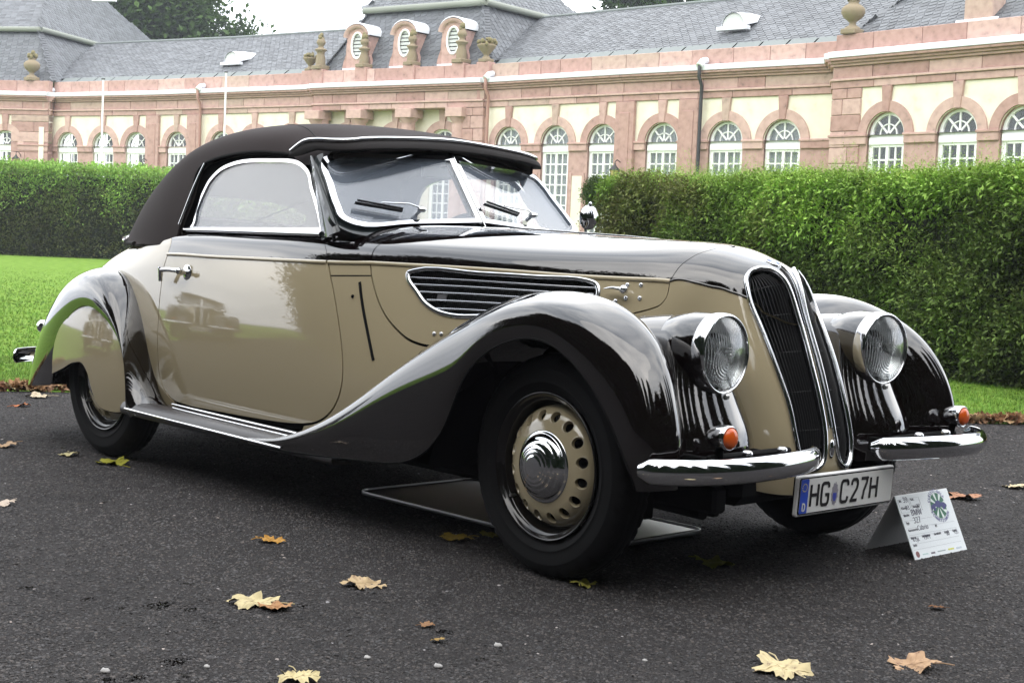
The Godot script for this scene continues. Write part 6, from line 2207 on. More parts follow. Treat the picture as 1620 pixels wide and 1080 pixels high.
# one straight stretch of wall between two plan points; windows and pilasters by distance along it
func stretch(a: Vector2, b: Vector2, win: Array, pil: Array, dark: bool, plaster_from := Y_SPRING + 0.02) -> Transform3D:
	var at := frame_between(a, b)
	var l := a.distance_to(b)
	var holes_low := []
	var holes_all := []
	for s in win:
		holes_all.append(arched(s, 1.2, 0.3, Y_SPRING, l, Y_ARCH))
	var pl := plane(at, l, Y_ARCH)
	var split := plaster_from / Y_ARCH
	var lower := part("wall", panel(pl, poly([0, 0, 1, 0, 1, split, 0, split]), 0.5 / l, 0.3 / Y_ARCH, holes_all, 0.0, 0.3).mesh(), stone[0], palace)
	part("plaster", panel(pl, poly([0, split, 1, split, 1, 1, 0, 1]), 0.5 / l, 0.2 / Y_ARCH, holes_all, 0.0, 0.3).mesh(), M.plaster, lower)
	for s in win:
		arch_window(at, s, 1.2, dark)
		# archivolt, key and imposts
		var m := MB.new()
		var p := PackedVector2Array()
		for k in 25:
			var an := PI * k / 24.0
			p.append(Vector2(s + cos(an) * 0.90, Y_SPRING + sin(an) * 0.90))
		for k in 25:
			var an := PI - PI * k / 24.0
			p.append(Vector2(s + cos(an) * 0.625, Y_SPRING + sin(an) * 0.625))
		m.prism(p, 0.003, 0.055, Transform3D.IDENTITY, 0.0)
		part("archivolt", m.moved(at).mesh(), stone[rng.randi() % 4], lower)
		var kx := 0.14
		var kk := MB.new()
		kk.prism(PackedVector2Array([Vector2(s - kx * 0.72, Y_SPRING + 0.60), Vector2(s + kx * 0.72, Y_SPRING + 0.60), Vector2(s + kx * 1.15, Y_ARCH), Vector2(s - kx * 1.15, Y_ARCH)]), 0.004, 0.085, Transform3D.IDENTITY, 0.015)
		part("keystone", kk.moved(at).mesh(), stone[rng.randi() % stone.size()], lower)
	# piers between the windows: impost moulding and sunk cream panel
	var stops := [0.0]
	for s in win:
		stops.append(s - 0.62)
		stops.append(s + 0.62)
	stops.append(l)
	for k in range(0, stops.size(), 2):
		var s0: float = stops[k]
		var s1: float = stops[k + 1]
		if s1 - s0 < 0.12:
			continue
		block("impost", Vector3(s0, Y_SPRING - 0.22, 0.003), Vector3(s1, Y_SPRING - 0.02, 0.07), at, stone[rng.randi() % 4], lower)
		block("impost_cap", Vector3(s0 - 0.03, Y_SPRING - 0.02, 0.003), Vector3(s1 + 0.03, Y_SPRING + 0.05, 0.10), at, stone[rng.randi() % 4], lower)
		var taken := false
		for q in pil:
			taken = taken or (q > s0 - 0.3 and q < s1 + 0.3)
		if not taken and s1 - s0 > 0.45:
			var c := (s0 + s1) / 2
			var w := minf((s1 - s0) * 0.28, 0.32)
			block("panel", Vector3(c - w, 0.8, 0.002), Vector3(c + w, 3.15, 0.006), at, M.plaster, lower)
			for e in [[-1, 0], [1, 0]]:
				block("panel_edge", Vector3(c + e[0] * (w + 0.05) - 0.05, 0.7, 0.004), Vector3(c + e[0] * (w + 0.05) + 0.05, 3.25, 0.03), at, stone[1], lower)
	for q in pil:
		block("pilaster", Vector3(q - 0.36, 0.0, 0.004), Vector3(q + 0.36, Y_ARCH - 0.01, 0.14), at, stone[rng.randi() % 4], lower)
		block("pilaster_panel", Vector3(q - 0.2, 0.6, 0.13), Vector3(q + 0.2, Y_ARCH - 0.35, 0.165), at, stone[2], lower)
	entablature(at, 0.0, l, lower, 0.0)
	return at

func entablature(at: Transform3D, s0: float, s1: float, parent: Node, ext: float) -> void:
	course("architrave_block", s0 - ext, s1 + ext, Y_ARCH, Y_ARCH + 0.20, -0.3, 0.06, at, parent, 1.5)
	block("string_course", Vector3(s0 - ext, Y_ARCH + 0.2, -0.3), Vector3(s1 + ext, Y_ARCH + 0.27, 0.11), at, stone[3], parent)
	course("frieze_block", s0 - ext, s1 + ext, Y_ARCH + 0.27, 6.03, -0.3, 0.03, at, parent, 1.35)
	block("cornice", Vector3(s0 - ext, 6.03, -0.3), Vector3(s1 + ext, 6.10, 0.11), at, stone[1], parent)
	block("cornice", Vector3(s0 - ext, 6.10, -0.3), Vector3(s1 + ext, 6.17, 0.18), at, stone[0], parent)
	block("cornice", Vector3(s0 - ext, 6.17, -0.3), Vector3(s1 + ext, 6.25, 0.26), at, stone[2], parent)
	var fl := MB.new()
	fl.prism(PackedVector2Array([Vector2(-0.02, 6.25), Vector2(0.29, 6.25), Vector2(0.30, 6.39), Vector2(0.27, 6.41), Vector2(-0.02, 6.44)]), s0 - ext, s1 + ext, Transform3D(Basis(Vector3(0, 0, 1), Vector3(0, 1, 0), Vector3(1, 0, 0)), Vector3.ZERO))
	part("flashing", fl.moved(at).mesh(), M.lead_white, parent)
	course("parapet_block", s0 - ext, s1 + ext, 6.40, Y_TOP, -0.28, -0.02, at, parent, 1.2)

func quoins(at: Transform3D, s0: float, s1: float, z: float, parent: Node, y1 := Y_ARCH) -> void:
	var y := 0.0
	while y < y1 - 0.05:
		var h := minf(0.43, y1 - y)
		if rng.randf() < 0.5:
			block("quoin", Vector3(s0, y + 0.006, -0.3), Vector3(s1, y + h - 0.006, z + rng.randf_range(0, 0.008)), at, stone[rng.randi() % stone.size()], parent, 0.018)
		else:
			var c := lerpf(s0, s1, rng.randf_range(0.35, 0.65))
			block("quoin", Vector3(s0, y + 0.006, -0.3), Vector3(c - 0.006, y + h - 0.006, z + rng.randf_range(0, 0.008)), at, stone[rng.randi() % stone.size()], parent, 0.018)
			block("quoin", Vector3(c + 0.006, y + 0.006, -0.3), Vector3(s1, y + h - 0.006, z + rng.randf_range(0, 0.008)), at, stone[rng.randi() % stone.size()], parent, 0.018)
		y += h

var slate_mesh: ArrayMesh

# a roof slope from four corners (bottom left, bottom right, top right, top left) laid with slates
func slope(called: String, a: Vector3, b: Vector3, c: Vector3, d: Vector3, w: float, h: float, parent: Node) -> MeshInstance3D:
	var m := MB.new()
	m.flat4(a, b, c, d)
	var nr := (b - a).cross(d - a).normalized()
	if nr.y < 0.0:
		nr = -nr
	for k in m.n.size():
		m.n[k] = nr
	if (m.v[m.i[2]] - m.v[m.i[0]]).cross(m.v[m.i[1]] - m.v[m.i[0]]).dot(nr) < 0.0:
		m.i = PackedInt32Array([0, 2, 1, 0, 3, 2])
	var o := part(called, m.mesh(), M.slate_under, parent)
	if slate_mesh == null:
		var s := MB.new()
		s.slab(Vector3(-0.5, -0.1, 0), Vector3(0.5, 1.0, 0.06), 0.03)
		for k in s.v.size():
			if s.v[k].y < 0.0:
				s.v[k].x *= 0.72
		slate_mesh = s.mesh()
	var x := (b - a).normalized()
	var up := x.cross(nr)
	if up.dot(d - a) < 0.0:
		up = -up
	var high := (d - a).dot(up)
	var tmax := int(high / h)
	var buf := PackedFloat32Array()
	var from := minf(0.0, (d - a).dot(x))
	var to := maxf((b - a).dot(x), (c - a).dot(x))
	var tl := (d - a).dot(x)
	var tr := (c - a).dot(x)
	var lb := (b - a).length()
	for r in tmax + 1:
		var y := r * h
		var f := y / high
		var x0 := lerpf(0.0, tl, f)
		var x1 := lerpf(lb, tr, f)
		var n := int((x1 - x0) / w) + 1
		for k in n:
			var s := x0 + (k + 0.5 * (r % 2)) * w
			if s < x0 - w * 0.2 or s > x1 - w * 0.05:
				continue
			var tilt := rng.randf_range(-0.05, 0.05)
			var bs := Basis(x.rotated(nr, tilt + 0.35), up.rotated(nr, tilt + 0.35), nr).rotated(x, -0.07 + rng.randf_range(-0.03, 0.03))
			var q := Basis(bs.x * w * 1.05, bs.y * h * 1.35, bs.z * 0.25)
			var v := rng.randf_range(0.72, 1.25)
			put(buf, q, a + x * s + up * y + nr * 0.004, Color(0.105 * v, 0.112 * v, 0.122 * v))
	scatter("slates", slate_mesh, M.slate, buf, o)
	return o

func hip(a: Vector3, b: Vector3, n: int, size: float, parent: Node, out: Vector3) -> void:
	var m := MB.new()
	var d := (b - a).normalized()
	var side := d.cross(out).normalized()
	for k in n:
		var c := a.lerp(b, (k + 0.5) / n)
		var s := MB.new()
		s.slab(Vector3(-size * 0.8, -size * 0.5, 0), Vector3(size * 0.8, size * 0.55, 0.03), 0.01)
		m.join(s.moved(Transform3D(Basis(side, d, out).rotated(side, -0.16), c + out * 0.03)))
	var o := part("hip_slates", m.mesh(), M.slate_hip, parent)
	o.set_meta("kind", "stuff")

func urn(called: String, label: String, group: String, at: Vector3, h: float, kind: int) -> void:
	var o := thing(called, label, "urn", group, at)
	var p := MB.new()
	p.slab(Vector3(-0.17, 0, -0.17) * h, Vector3(0.17, 0.10, 0.17) * h, 0.02)
	part("plinth", p.mesh(), M.urn_stone, o)
	var m := MB.new()
	var turn := Transform3D(Basis(Vector3(1, 0, 0), Vector3(0, 0, -1), Vector3(0, 1, 0)), Vector3.ZERO)
	var prof: Array
	if kind == 0:
		prof = [[0.16, 0.10], [0.15, 0.13], [0.08, 0.17], [0.06, 0.22], [0.10, 0.26], [0.19, 0.33], [0.235, 0.42], [0.23, 0.50], [0.17, 0.56], [0.11, 0.59], [0.10, 0.63], [0.13, 0.66], [0.001, 0.67]]
	elif kind == 1:
		prof = [[0.14, 0.10], [0.10, 0.16], [0.07, 0.20], [0.13, 0.27], [0.2, 0.36], [0.27, 0.45], [0.29, 0.50], [0.25, 0.52], [0.001, 0.53]]
	else:
		prof = [[0.13, 0.10], [0.12, 0.3], [0.09, 0.38], [0.105, 0.44], [0.15, 0.48], [0.15, 0.51], [0.08, 0.54], [0.06, 0.58], [0.10, 0.64], [0.12, 0.69], [0.08, 0.77], [0.04, 0.81], [0.001, 0.82]]
	var q := []
	for e in prof:
		q.append(Vector2(e[0], e[1]) * h)
	m.lathe(q, 20, turn)
	part("bowl", m.mesh(), M.urn_stone, o)
	var rg := RandomNumberGenerator.new()
	rg.seed = int(at.x * 100)
	var f := MB.new()
	var y0: float = [0.66, 0.5, 0.78][kind]
	var r0: float = [0.12, 0.3, 0.06][kind]
	for k in [14, 34, 8][kind]:
		var a := rg.randf() * TAU
		var r := r0 * sqrt(rg.randf())
		var y: float = y0 + rg.randf() * (0.3 if kind == 0 else 0.32 if kind == 1 else 0.18) * (1.0 - r / r0 * 0.7)
		f.ball(Vector3(cos(a) * r, y, sin(a) * r) * h, Vector3(0.05, 0.06, 0.05) * h * rg.randf_range(0.7, 1.4), 6)
	part("fruit", f.mesh(), M.urn_moss, o)

func along_plan(pts: Array, u: float, y := 4.5) -> Array:       # where along the plan a thing y metres up lies at column u of the view
	var cam: Camera3D = get_node("camera")
	var b := cam.transform.basis
	var col := func(p: Vector2) -> float:
		var d := site(p.x, p.y, y) - cam.position
		return 810.0 + 2365.6 * d.dot(b.x) / -d.dot(b.z)
	for i in pts.size() - 1:
		var p: Vector2 = pts[i]
		var q: Vector2 = pts[i + 1]
		if col.call(p) <= u and col.call(q) >= u:
			var lo := 0.0
			var hi := 1.0
			for k in 30:
				var mid := (lo + hi) / 2
				if col.call(p.lerp(q, mid)) < u:
					lo = mid
				else:
					hi = mid
			return [i, lo * p.distance_to(q)]
	return [0, 0.5]

func make_palace() -> void:
	M.white_paint = plain(linear(0.86, 0.86, 0.85), 0.45)
	M.window_glass = plain(Color(0.6, 0.65, 0.65, 0.12), 0.02)
	M.window_glass.transparency = BaseMaterial3D.TRANSPARENCY_ALPHA
	M.room = plain(linear(0.02, 0.02, 0.02), 0.9)
	M.curtain = plain(linear(0.26, 0.30, 0.30), 0.9)
	M.lead_white = plain(linear(0.68, 0.70, 0.73), 0.4)
	M.slate = plain(Color.WHITE, 0.55)
	M.slate.vertex_color_use_as_albedo = true
	M.slate_under = plain(linear(0.06, 0.065, 0.07), 0.7)
	M.slate_hip = plain(linear(0.10, 0.105, 0.115), 0.55)
	M.slate_lead = plain(linear(0.15, 0.17, 0.165), 0.6)
	M.eaves = plain(linear(0.22, 0.235, 0.20), 0.7)
	M.plaster = plain(Color.WHITE, 0.9)
	M.plaster.albedo_texture = noise_tex(noise(0.012, 5, 77), 512, [[0.0, 0.3, 0.6, 1.0], [linear(0.58, 0.51, 0.39), linear(0.74, 0.685, 0.55), linear(0.78, 0.73, 0.60), linear(0.81, 0.77, 0.65)]])
	world_mapped(M.plaster, 0.22)
	var tints := [[0.44, 0.282, 0.245], [0.476, 0.312, 0.272], [0.416, 0.258, 0.221], [0.512, 0.348, 0.302], [0.44, 0.318, 0.263], [0.389, 0.237, 0.203]]
	for k in tints.size():
		var c: Array = tints[k]
		var m := plain(Color.WHITE, 0.9)
		m.albedo_texture = noise_tex(noise(0.03, 5, 100 + k), 256, [[0.0, 0.18, 0.45, 1.0], [linear(c[0] * 0.45, c[1] * 0.5, c[2] * 0.5), linear(c[0] * 0.85, c[1] * 0.85, c[2] * 0.85), linear(c[0], c[1], c[2]), linear(c[0] * 1.15, c[1] * 1.2, c[2] * 1.2)]])
		m.uv1_offset = Vector3(k * 0.37, k * 0.21, 0)
		world_mapped(m, 0.45)
		stone.append(m)
	M.urn_stone = plain(linear(0.25, 0.2, 0.13), 0.95)
	M.urn_moss = plain(linear(0.20, 0.17, 0.085), 0.95)
	M.iron = plain(linear(0.03, 0.03, 0.032), 0.5)
	M.pipe = plain(linear(0.36, 0.2, 0.16), 0.5)
	palace = thing("palace", "long curved pink sandstone palace with arched white windows and grey slate roofs", "building")

	var plan := [Vector2(-29, 65.84), Vector2(-20.0, 63.7), Vector2(-19.97, 64.15), Vector2(-14.78, 60.99), Vector2(-7.7, 55.78), Vector2(-7.65, 55.41), Vector2(-1.27, 50.78), Vector2(-1.22, 50.89), Vector2(3.15, 46.75), Vector2(8.62, 41.85), Vector2(8.39, 40.79), Vector2(17.26, 29.3)]
	var wins := {}
	for u: float in [8, 107, 163, 215.5, 279.5, 350, 403, 462, 537, 613, 688, 805, 879, 954, 1048, 1149, 1239, 1318, 1403, 1516, 1619]:
		var e := along_plan(plan, u)
		if e[0] >= 0:
			wins[e[0]] = wins.get(e[0], []) + [e[1]]
	var pils := {}
	for u: float in [243, 308, 991, 1092]:
		var e := along_plan(plan, u)
		pils[e[0]] = pils.get(e[0], []) + [e[1]]
	for k in [0, 2, 3, 7, 8, 10]:
		var dark: bool = k in [0, 2, 3, 10]
		var ok := []
		var len: float = plan[k].distance_to(plan[k + 1])
		for s in wins.get(k, []):
			if s > 0.66 and s < len - 0.66:
				ok.append(s)
			elif s > 0.3:
				ok.append(clampf(s, 0.66, len - 0.66))
		if k == 10:
			ok.append(ok[-1] + 2.9)
			ok.append(ok[-1] + 2.9)
		if k == 0:
			ok = [1.5, 4.2] + ok
		stretch(plan[k], plan[k + 1], ok, pils.get(k, []), dark)
	# returns where the pavilions stand proud
	for k in [1, 4, 6, 9]:
		var at := frame_between(plan[k], plan[k + 1])
		var l: float = plan[k].distance_to(plan[k + 1])
		var b := part("wall", MeshInst.flat(at, l, Y_ARCH).mesh(), stone[0], palace)
		entablature(at, 0.0, l, b, 0.0)
	# the centre pavilion: arches behind columns, quoined ends
	var cen := frame_between(plan[5], plan[6])
	var cl: float = plan[5].distance_to(plan[6])
	var back := Transform3D(cen.basis, cen.origin - cen.basis.z * 0.45)
	var hol := []
	for s in wins.get(5, []):
		hol.append(arched(s, 1.2, 0.3, Y_SPRING, cl, Y_ARCH))
	var cw := part("wall", panel(plane(back, cl, Y_ARCH), poly([0, 0, 1, 0, 1, 1, 0, 1]), 0.5 / cl, 0.3 / Y_ARCH, hol, 0.0, 0.3).mesh(), M.plaster, palace)
	for s in wins.get(5, []):
		arch_window(back, s, 1.2, true)
		var m := MB.new()
		var p := PackedVector2Array()
		for q in 25:
			p.append(Vector2(s + cos(PI * q / 24.0) * 0.90, Y_SPRING + sin(PI * q / 24.0) * 0.90))
		for q in 25:
			p.append(Vector2(s - cos(PI * q / 24.0) * 0.625, Y_SPRING + sin(PI * q / 24.0) * 0.625))
		m.prism(p, 0.003, 0.055)
		part("archivolt", m.moved(back).mesh(), stone[1], cw)
		var kk := MB.new()
		kk.prism(PackedVector2Array([Vector2(s - 0.1, Y_SPRING + 0.60), Vector2(s + 0.1, Y_SPRING + 0.60), Vector2(s + 0.16, Y_ARCH), Vector2(s - 0.16, Y_ARCH)]), 0.004, 0.085)
		part("keystone", kk.moved(back).mesh(), stone[3], cw)
	for u: float in [500, 566, 644, 724]:
		var e := along_plan(plan, u)
		var col := MB.new()
		var q := []
		for r in [[0.34, 0.0], [0.34, 0.25], [0.28, 0.35], [0.27, 2.0], [0.235, 4.75], [0.25, 4.8], [0.235, 4.85], [0.235, 4.95], [0.31, 5.05], [0.33, 5.12]]:
			q.append(Vector2(r[0], r[1]))
		col.lathe(q, 20, Transform3D(Basis(Vector3(1, 0, 0), Vector3(0, 0, -1), Vector3(0, 1, 0)), cen * Vector3(e[1], 0, -0.05)))
		part("column", col.mesh(), stone[1], palace)
		block("capital", Vector3(e[1] - 0.36, 5.12, -0.4), Vector3(e[1] + 0.36, Y_ARCH - 0.004, 0.3), cen, stone[3], cw)
	quoins(cen, cl - 0.95, cl, 0.05, cw)
	quoins(cen, 0.0, 0.5, 0.05, cw)
	entablature(cen, 0.0, cl, cw, 0.0)
	block("soffit", Vector3(0.0, Y_ARCH - 0.003, -0.5), Vector3(cl, Y_ARCH + 0.1, -0.31), cen, stone[0], cw)
	# quoined corner of the right pavilion and the banded wall of the left one
	var rp := frame_between(plan[10], plan[11])
	quoins(rp, 0.0, 1.0, 0.05, palace.get_node("wall"))
	var lp := frame_between(plan[0], plan[1])
	var ll: float = plan[0].distance_to(plan[1])
	quoins(lp, ll - 1.75, ll, 0.05, palace.get_node("wall"))
	block("panel", Vector3(ll - 0.42, 1.0, 0.06), Vector3(ll - 0.18, 4.95, 0.075), lp, M.plaster, palace.get_node("wall"))
	roofs(plan)
	fittings(plan)

class MeshInst:
	static func flat(at: Transform3D, l: float, h: float) -> MB:
		var m := MB.new()
		m.flat4(at.origin, at * Vector3(l, 0, 0), at * Vector3(l, h, 0), at * Vector3(0, h, 0), at.basis.z)
		return m

func back_of(p: Vector2, a: Vector2, b: Vector2, deep: float, y: float) -> Vector3:
	var at := frame_between(a, b)
	return site(p.x, p.y, y) - at.basis.z * deep

func roofs(plan: Array) -> void:
	var sw := 0.27
	var sh := 0.17
	# wings: eaves strip of lead, then slates to the ridge and down behind
	for k in [2, 3, 7, 8]:
		var a: Vector2 = plan[k]
		var b: Vector2 = plan[k + 1]
		var e0 := back_of(a, a, b, 0.22, Y_TOP - 0.05)
		var e1 := back_of(b, a, b, 0.22, Y_TOP - 0.05)
		var f0 := back_of(a, a, b, 0.62, Y_TOP + 0.20)
		var f1 := back_of(b, a, b, 0.62, Y_TOP + 0.20)
		var r0 := back_of(a, a, b, 4.4, 9.15)
		var r1 := back_of(b, a, b, 4.4, 9.15)
		# neighbours share their ridge end
		if k in [2, 7]:
			r1 = (r1 + back_of(plan[k + 1], plan[k + 1], plan[k + 2], 4.4, 9.15)) / 2
			f1 = (f1 + back_of(plan[k + 1], plan[k + 1], plan[k + 2], 0.62, Y_TOP + 0.20)) / 2
		else:
			r0 = (r0 + back_of(plan[k], plan[k - 1], plan[k], 4.4, 9.15)) / 2
			f0 = (f0 + back_of(plan[k], plan[k - 1], plan[k], 0.62, Y_TOP + 0.20)) / 2
		var at := frame_between(a, b)
		var along := at.basis.x
		var x0 := -2.2 if k in [2, 7] else 0.0
		var x1 := 2.2 if k in [3, 8] else 0.0
		var roof := slope("roof", f0 + along * x0 * 0.2, f1 + along * x1 * 0.2, r1 + along * x1, r0 + along * x0, sw, sh, palace)
		var bk := MB.new()
		var b0 := r0 + along * x0 - at.basis.z * 4.4 + Vector3(0, -2.3, 0)
		var b1 := r1 + along * x1 - at.basis.z * 4.4 + Vector3(0, -2.3, 0)
		bk.flat4(r0 + along * x0, r1 + along * x1, b1, b0)
		bk.flat4(b0, b1, b1 - Vector3(0, 6.9, 0), b0 - Vector3(0, 6.9, 0))
		part("roof_back", bk.mesh(), M.slate_under, roof)
		var ridge := MB.new()
		ridge.sweep([r0 + along * x0, r1 + along * x1], round_section(0.09, 0.07, 8), Vector3.UP)
		part("ridge", ridge.mesh(), M.slate_lead, roof)
		var n := int(e0.distance_to(e1) / 0.9)
		for q in n:
			var g := MB.new()
			var h0 := float(q) / n + 0.004
			var h1 := (q + 1.0) / n - 0.004
			g.flat4(e0.lerp(e1, h0), e0.lerp(e1, h1), f0.lerp(f1, h1) + Vector3(0, 0.03, 0), f0.lerp(f1, h0) + Vector3(0, 0.03, 0))
			part("eaves_sheet", g.mesh(), M.slate_lead, roof)
	# centre: mansard front, hipped sides, flatter top
	mansard(plan[5], plan[6], 0.1, 9.1, 1.15, 12.2, sw, sh, 9.0)
	mansard(plan[0], plan[1], 0.0, 9.2, 1.7, 13.4, sw, sh, 17.0)
	# right pavilion
	var a: Vector2 = plan[10]
	var b: Vector2 = plan[11]
	var at2 := frame_between(a, b)
	var long := a.distance_to(b) + 6.0
	slope("roof", at2 * Vector3(0.2, Y_TOP - 0.02, -0.25), at2 * Vector3(long, Y_TOP - 0.02, -0.25), at2 * Vector3(long, 11.2, -5.5), at2 * Vector3(3.2, 11.2, -5.5), sw, sh, palace)
	slope("roof", at2 * Vector3(0.1, Y_TOP - 0.02, -7.0), at2 * Vector3(0.2, Y_TOP - 0.02, -0.25), at2 * Vector3(3.2, 11.2, -5.5), at2 * Vector3(3.2, 11.2, -6.0), sw, sh, palace)

func mansard(a: Vector2, b: Vector2, inset: float, y1: float, deep: float, y2: float, sw: float, sh: float, d: float) -> void:
	var at := frame_between(a, b)
	var l := a.distance_to(b)
	var y0 := Y_TOP + 0.02
	var p := [at * Vector3(inset, y0, -0.3), at * Vector3(l - inset, y0, -0.3), at * Vector3(l - inset, y0, -d), at * Vector3(inset, y0, -d)]
	var q := [at * Vector3(inset + deep, y1, -0.3 - deep), at * Vector3(l - inset - deep, y1, -0.3 - deep), at * Vector3(l - inset - deep, y1, -d + deep), at * Vector3(inset + deep, y1, -d + deep)]
	var front := slope("mansard_front", p[0], p[1], q[1], q[0], sw, sh, palace)
	var right := slope("mansard_side", p[1], p[2], q[2], q[1], sw, sh, palace)
	slope("mansard_side", p[3], p[0], q[0], q[3], sw, sh, palace)
	hip(p[1], q[1], 20, 0.16, right, (at.basis.x + at.basis.z + Vector3.UP * 0.6).normalized())
	hip(p[0], q[0], 20, 0.16, front, (-at.basis.x + at.basis.z + Vector3.UP * 0.6).normalized())
	# moulded eaves of the upper roof
	var o := 0.14
	var e := [q[0] + (-at.basis.x + at.basis.z) * o, q[1] + (at.basis.x + at.basis.z) * o, q[2] + (at.basis.x - at.basis.z) * o, q[3] + (-at.basis.x - at.basis.z) * o]
	for k in 4:
		var m := MB.new()
		m.sweep([e[k], e[(k + 1) % 4]], PackedVector2Array([Vector2(-0.12, 0.0), Vector2(0.06, 0.0), Vector2(0.10, 0.13), Vector2(0.02, 0.22), Vector2(-0.12, 0.22)]), Vector3.UP)
		part("eaves_moulding", m.mesh(), M.eaves, palace)
	var ridge0 := at * Vector3(inset + deep + minf(d / 2 - deep, 4.0) * 0.75, y2, -d / 2)
	var ridge1 := at * Vector3(l - inset - deep - minf(d / 2 - deep, 4.0) * 0.75, y2, -d / 2)
	var up := Vector3(0, 0.2, 0)
	slope("upper_roof", e[0] + up, e[1] + up, ridge1, ridge0, sw, sh, palace)
	slope("upper_roof", e[1] + up, e[2] + up, ridge1 - at.basis.z * 0.05, ridge1, sw, sh, palace)
	slope("upper_roof", e[3] + up, e[0] + up, ridge0, ridge0 - at.basis.z * 0.05, sw, sh, palace)

# a stone dormer with a round head and an oval light
func dormer(at: Transform3D) -> void:
	var w := 0.5
	var front := PackedVector2Array([Vector2(-w, 0), Vector2(w, 0)])
	for k in 13:
		var a := PI * k / 12.0
		front.append(Vector2(cos(a) * w, 1.18 + sin(a) * 0.36))
	var oval := PackedVector2Array()
	for k in 28:
		oval.append(Vector2(cos(TAU * k / 28) * 0.27, 0.86 + sin(TAU * k / 28) * 0.46))
	var m := panel(FlatProxy.new(), front, 0.25, 0.4, [oval], 0.0, 0.12)
	var o := part("dormer", m.moved(at).mesh(), stone[1], palace)
	var b := MB.new()
	b.box(Vector3(-w, 0, -1.1), Vector3(-w + 0.06, 1.2, -0.005))
	b.box(Vector3(w - 0.06, 0, -1.1), Vector3(w, 1.2, -0.005))
	part("cheek", b.moved(at).mesh(), stone[0], o)
	var ring := []
	for k in 28:
		ring.append(Vector3(cos(TAU * k / 28) * 0.27, 0.86 + sin(TAU * k / 28) * 0.46, 0.0))
	var r := MB.new()
	r.sweep(ring, round_section(0.045, 0.04, 6), Vector3(0, 0, 1), true)
	part("oval_frame", r.moved(at).mesh(), M.white_paint, o)
	for k in 7:
		var y := 0.86 - 0.39 + 0.13 * k
		var half := 0.27 * sqrt(maxf(0.0, 1.0 - pow((y - 0.86) / 0.46, 2)))
		var s := MB.new()
		s.box(Vector3(-half, y - 0.06, -0.08), Vector3(half, y + 0.035, -0.05))
		part("louvre", s.moved(at).mesh(), M.louvre, o)
	var lid := MB.new()
	var rows := []
	for k in 13:
		var a := PI * k / 12.0
		rows.append(PackedVector3Array([Vector3(cos(a) * (w + 0.10), 1.18 + sin(a) * 0.46, 0.10), Vector3(cos(a) * (w + 0.10), 1.22 + sin(a) * 0.46, 0.08), Vector3(cos(a) * (w + 0.06), 1.24 + sin(a) * 0.44, -1.0)]))
	lid.grid(rows)
	part("lead_cover", lid.moved(at).mesh(), M.lead_white, o)
	var hood := MB.new()
	rows = []
	for k in 13:
		var a := PI * k / 12.0
		rows.append(PackedVector3Array([Vector3(cos(a) * (w + 0.10), 1.17 + sin(a) * 0.44, 0.11), Vector3(cos(a) * (w - 0.02), 1.14 + sin(a) * 0.36, 0.09), Vector3(cos(a) * (w - 0.05), 1.14 + sin(a) * 0.34, 0.004)]))
	hood.grid(rows)
	part("hood_moulding", hood.moved(at).mesh(), stone[3], o)
	block("sill", Vector3(-w - 0.1, -0.1, -0.1), Vector3(w + 0.1, 0.05, 0.12), at, M.lead_white, o)
	for s: float in [-1.0, 1.0]:
		var v := MB.new()
		v.prism(PackedVector2Array([Vector2(s * w, 0.05), Vector2(s * (w + 0.22), 0.05), Vector2(s * (w + 0.16), 0.3), Vector2(s * (w + 0.05), 0.55), Vector2(s * (w + 0.03), 0.95), Vector2(s * w, 1.0)]), -0.16, -0.01)
		part("volute", v.moved(at).mesh(), stone[2], o)

func skylight(at: Transform3D) -> void:
	var o := MB.new()
	var rows := []
	for k in 13:
		var a := PI * k / 12.0
		rows.append(PackedVector3Array([Vector3(cos(a) * 0.42, sin(a) * 0.42, 0.35), Vector3(cos(a) * 0.40, 0.2 + sin(a) * 0.30, -0.4), Vector3(cos(a) * 0.1, 0.5 + sin(a) * 0.02, -1.0)]))
	o.grid(rows)
	var s := part("skylight", o.moved(at).mesh(), M.lead_white, palace)
	var f := MB.new()
	var p := PackedVector2Array()
	for k in 13:
		p.append(Vector2(cos(PI * k / 12.0) * 0.4, sin(PI * k / 12.0) * 0.4))
	f.prism(p, 0.28, 0.3)
	part("shutter", f.moved(at).mesh(), M.louvre, s)
	block("apron", Vector3(-0.55, -0.12, 0.2), Vector3(0.55, 0.0, 0.42), at, M.lead_white, s)

func downspout(u: float, plan: Array, mat: Material) -> void:
	var e := along_plan(plan, u)
	var at := frame_between(plan[e[0]], plan[e[0] + 1])
	var m := MB.new()
	m.sweep([at * Vector3(e[1], 6.55, 0.06), at * Vector3(e[1], 6.52, 0.2), at * Vector3(e[1], 6.38, 0.36), at * Vector3(e[1], 6.05, 0.36), at * Vector3(e[1], 5.8, 0.2), at * Vector3(e[1], 5.4, 0.2), at * Vector3(e[1], 0.1, 0.2)], round_section(0.055, 0.055, 10), at.basis.x)
	var o := part("downspout", m.mesh(), mat, palace)
	var c := MB.new()
	c.sweep([at * Vector3(e[1], 6.56, 0.02), at * Vector3(e[1], 6.52, 0.2), at * Vector3(e[1], 6.36, 0.38)], round_section(0.1, 0.1, 10), at.basis.x)
	part("hopper", c.mesh(), M.lead_white, o)

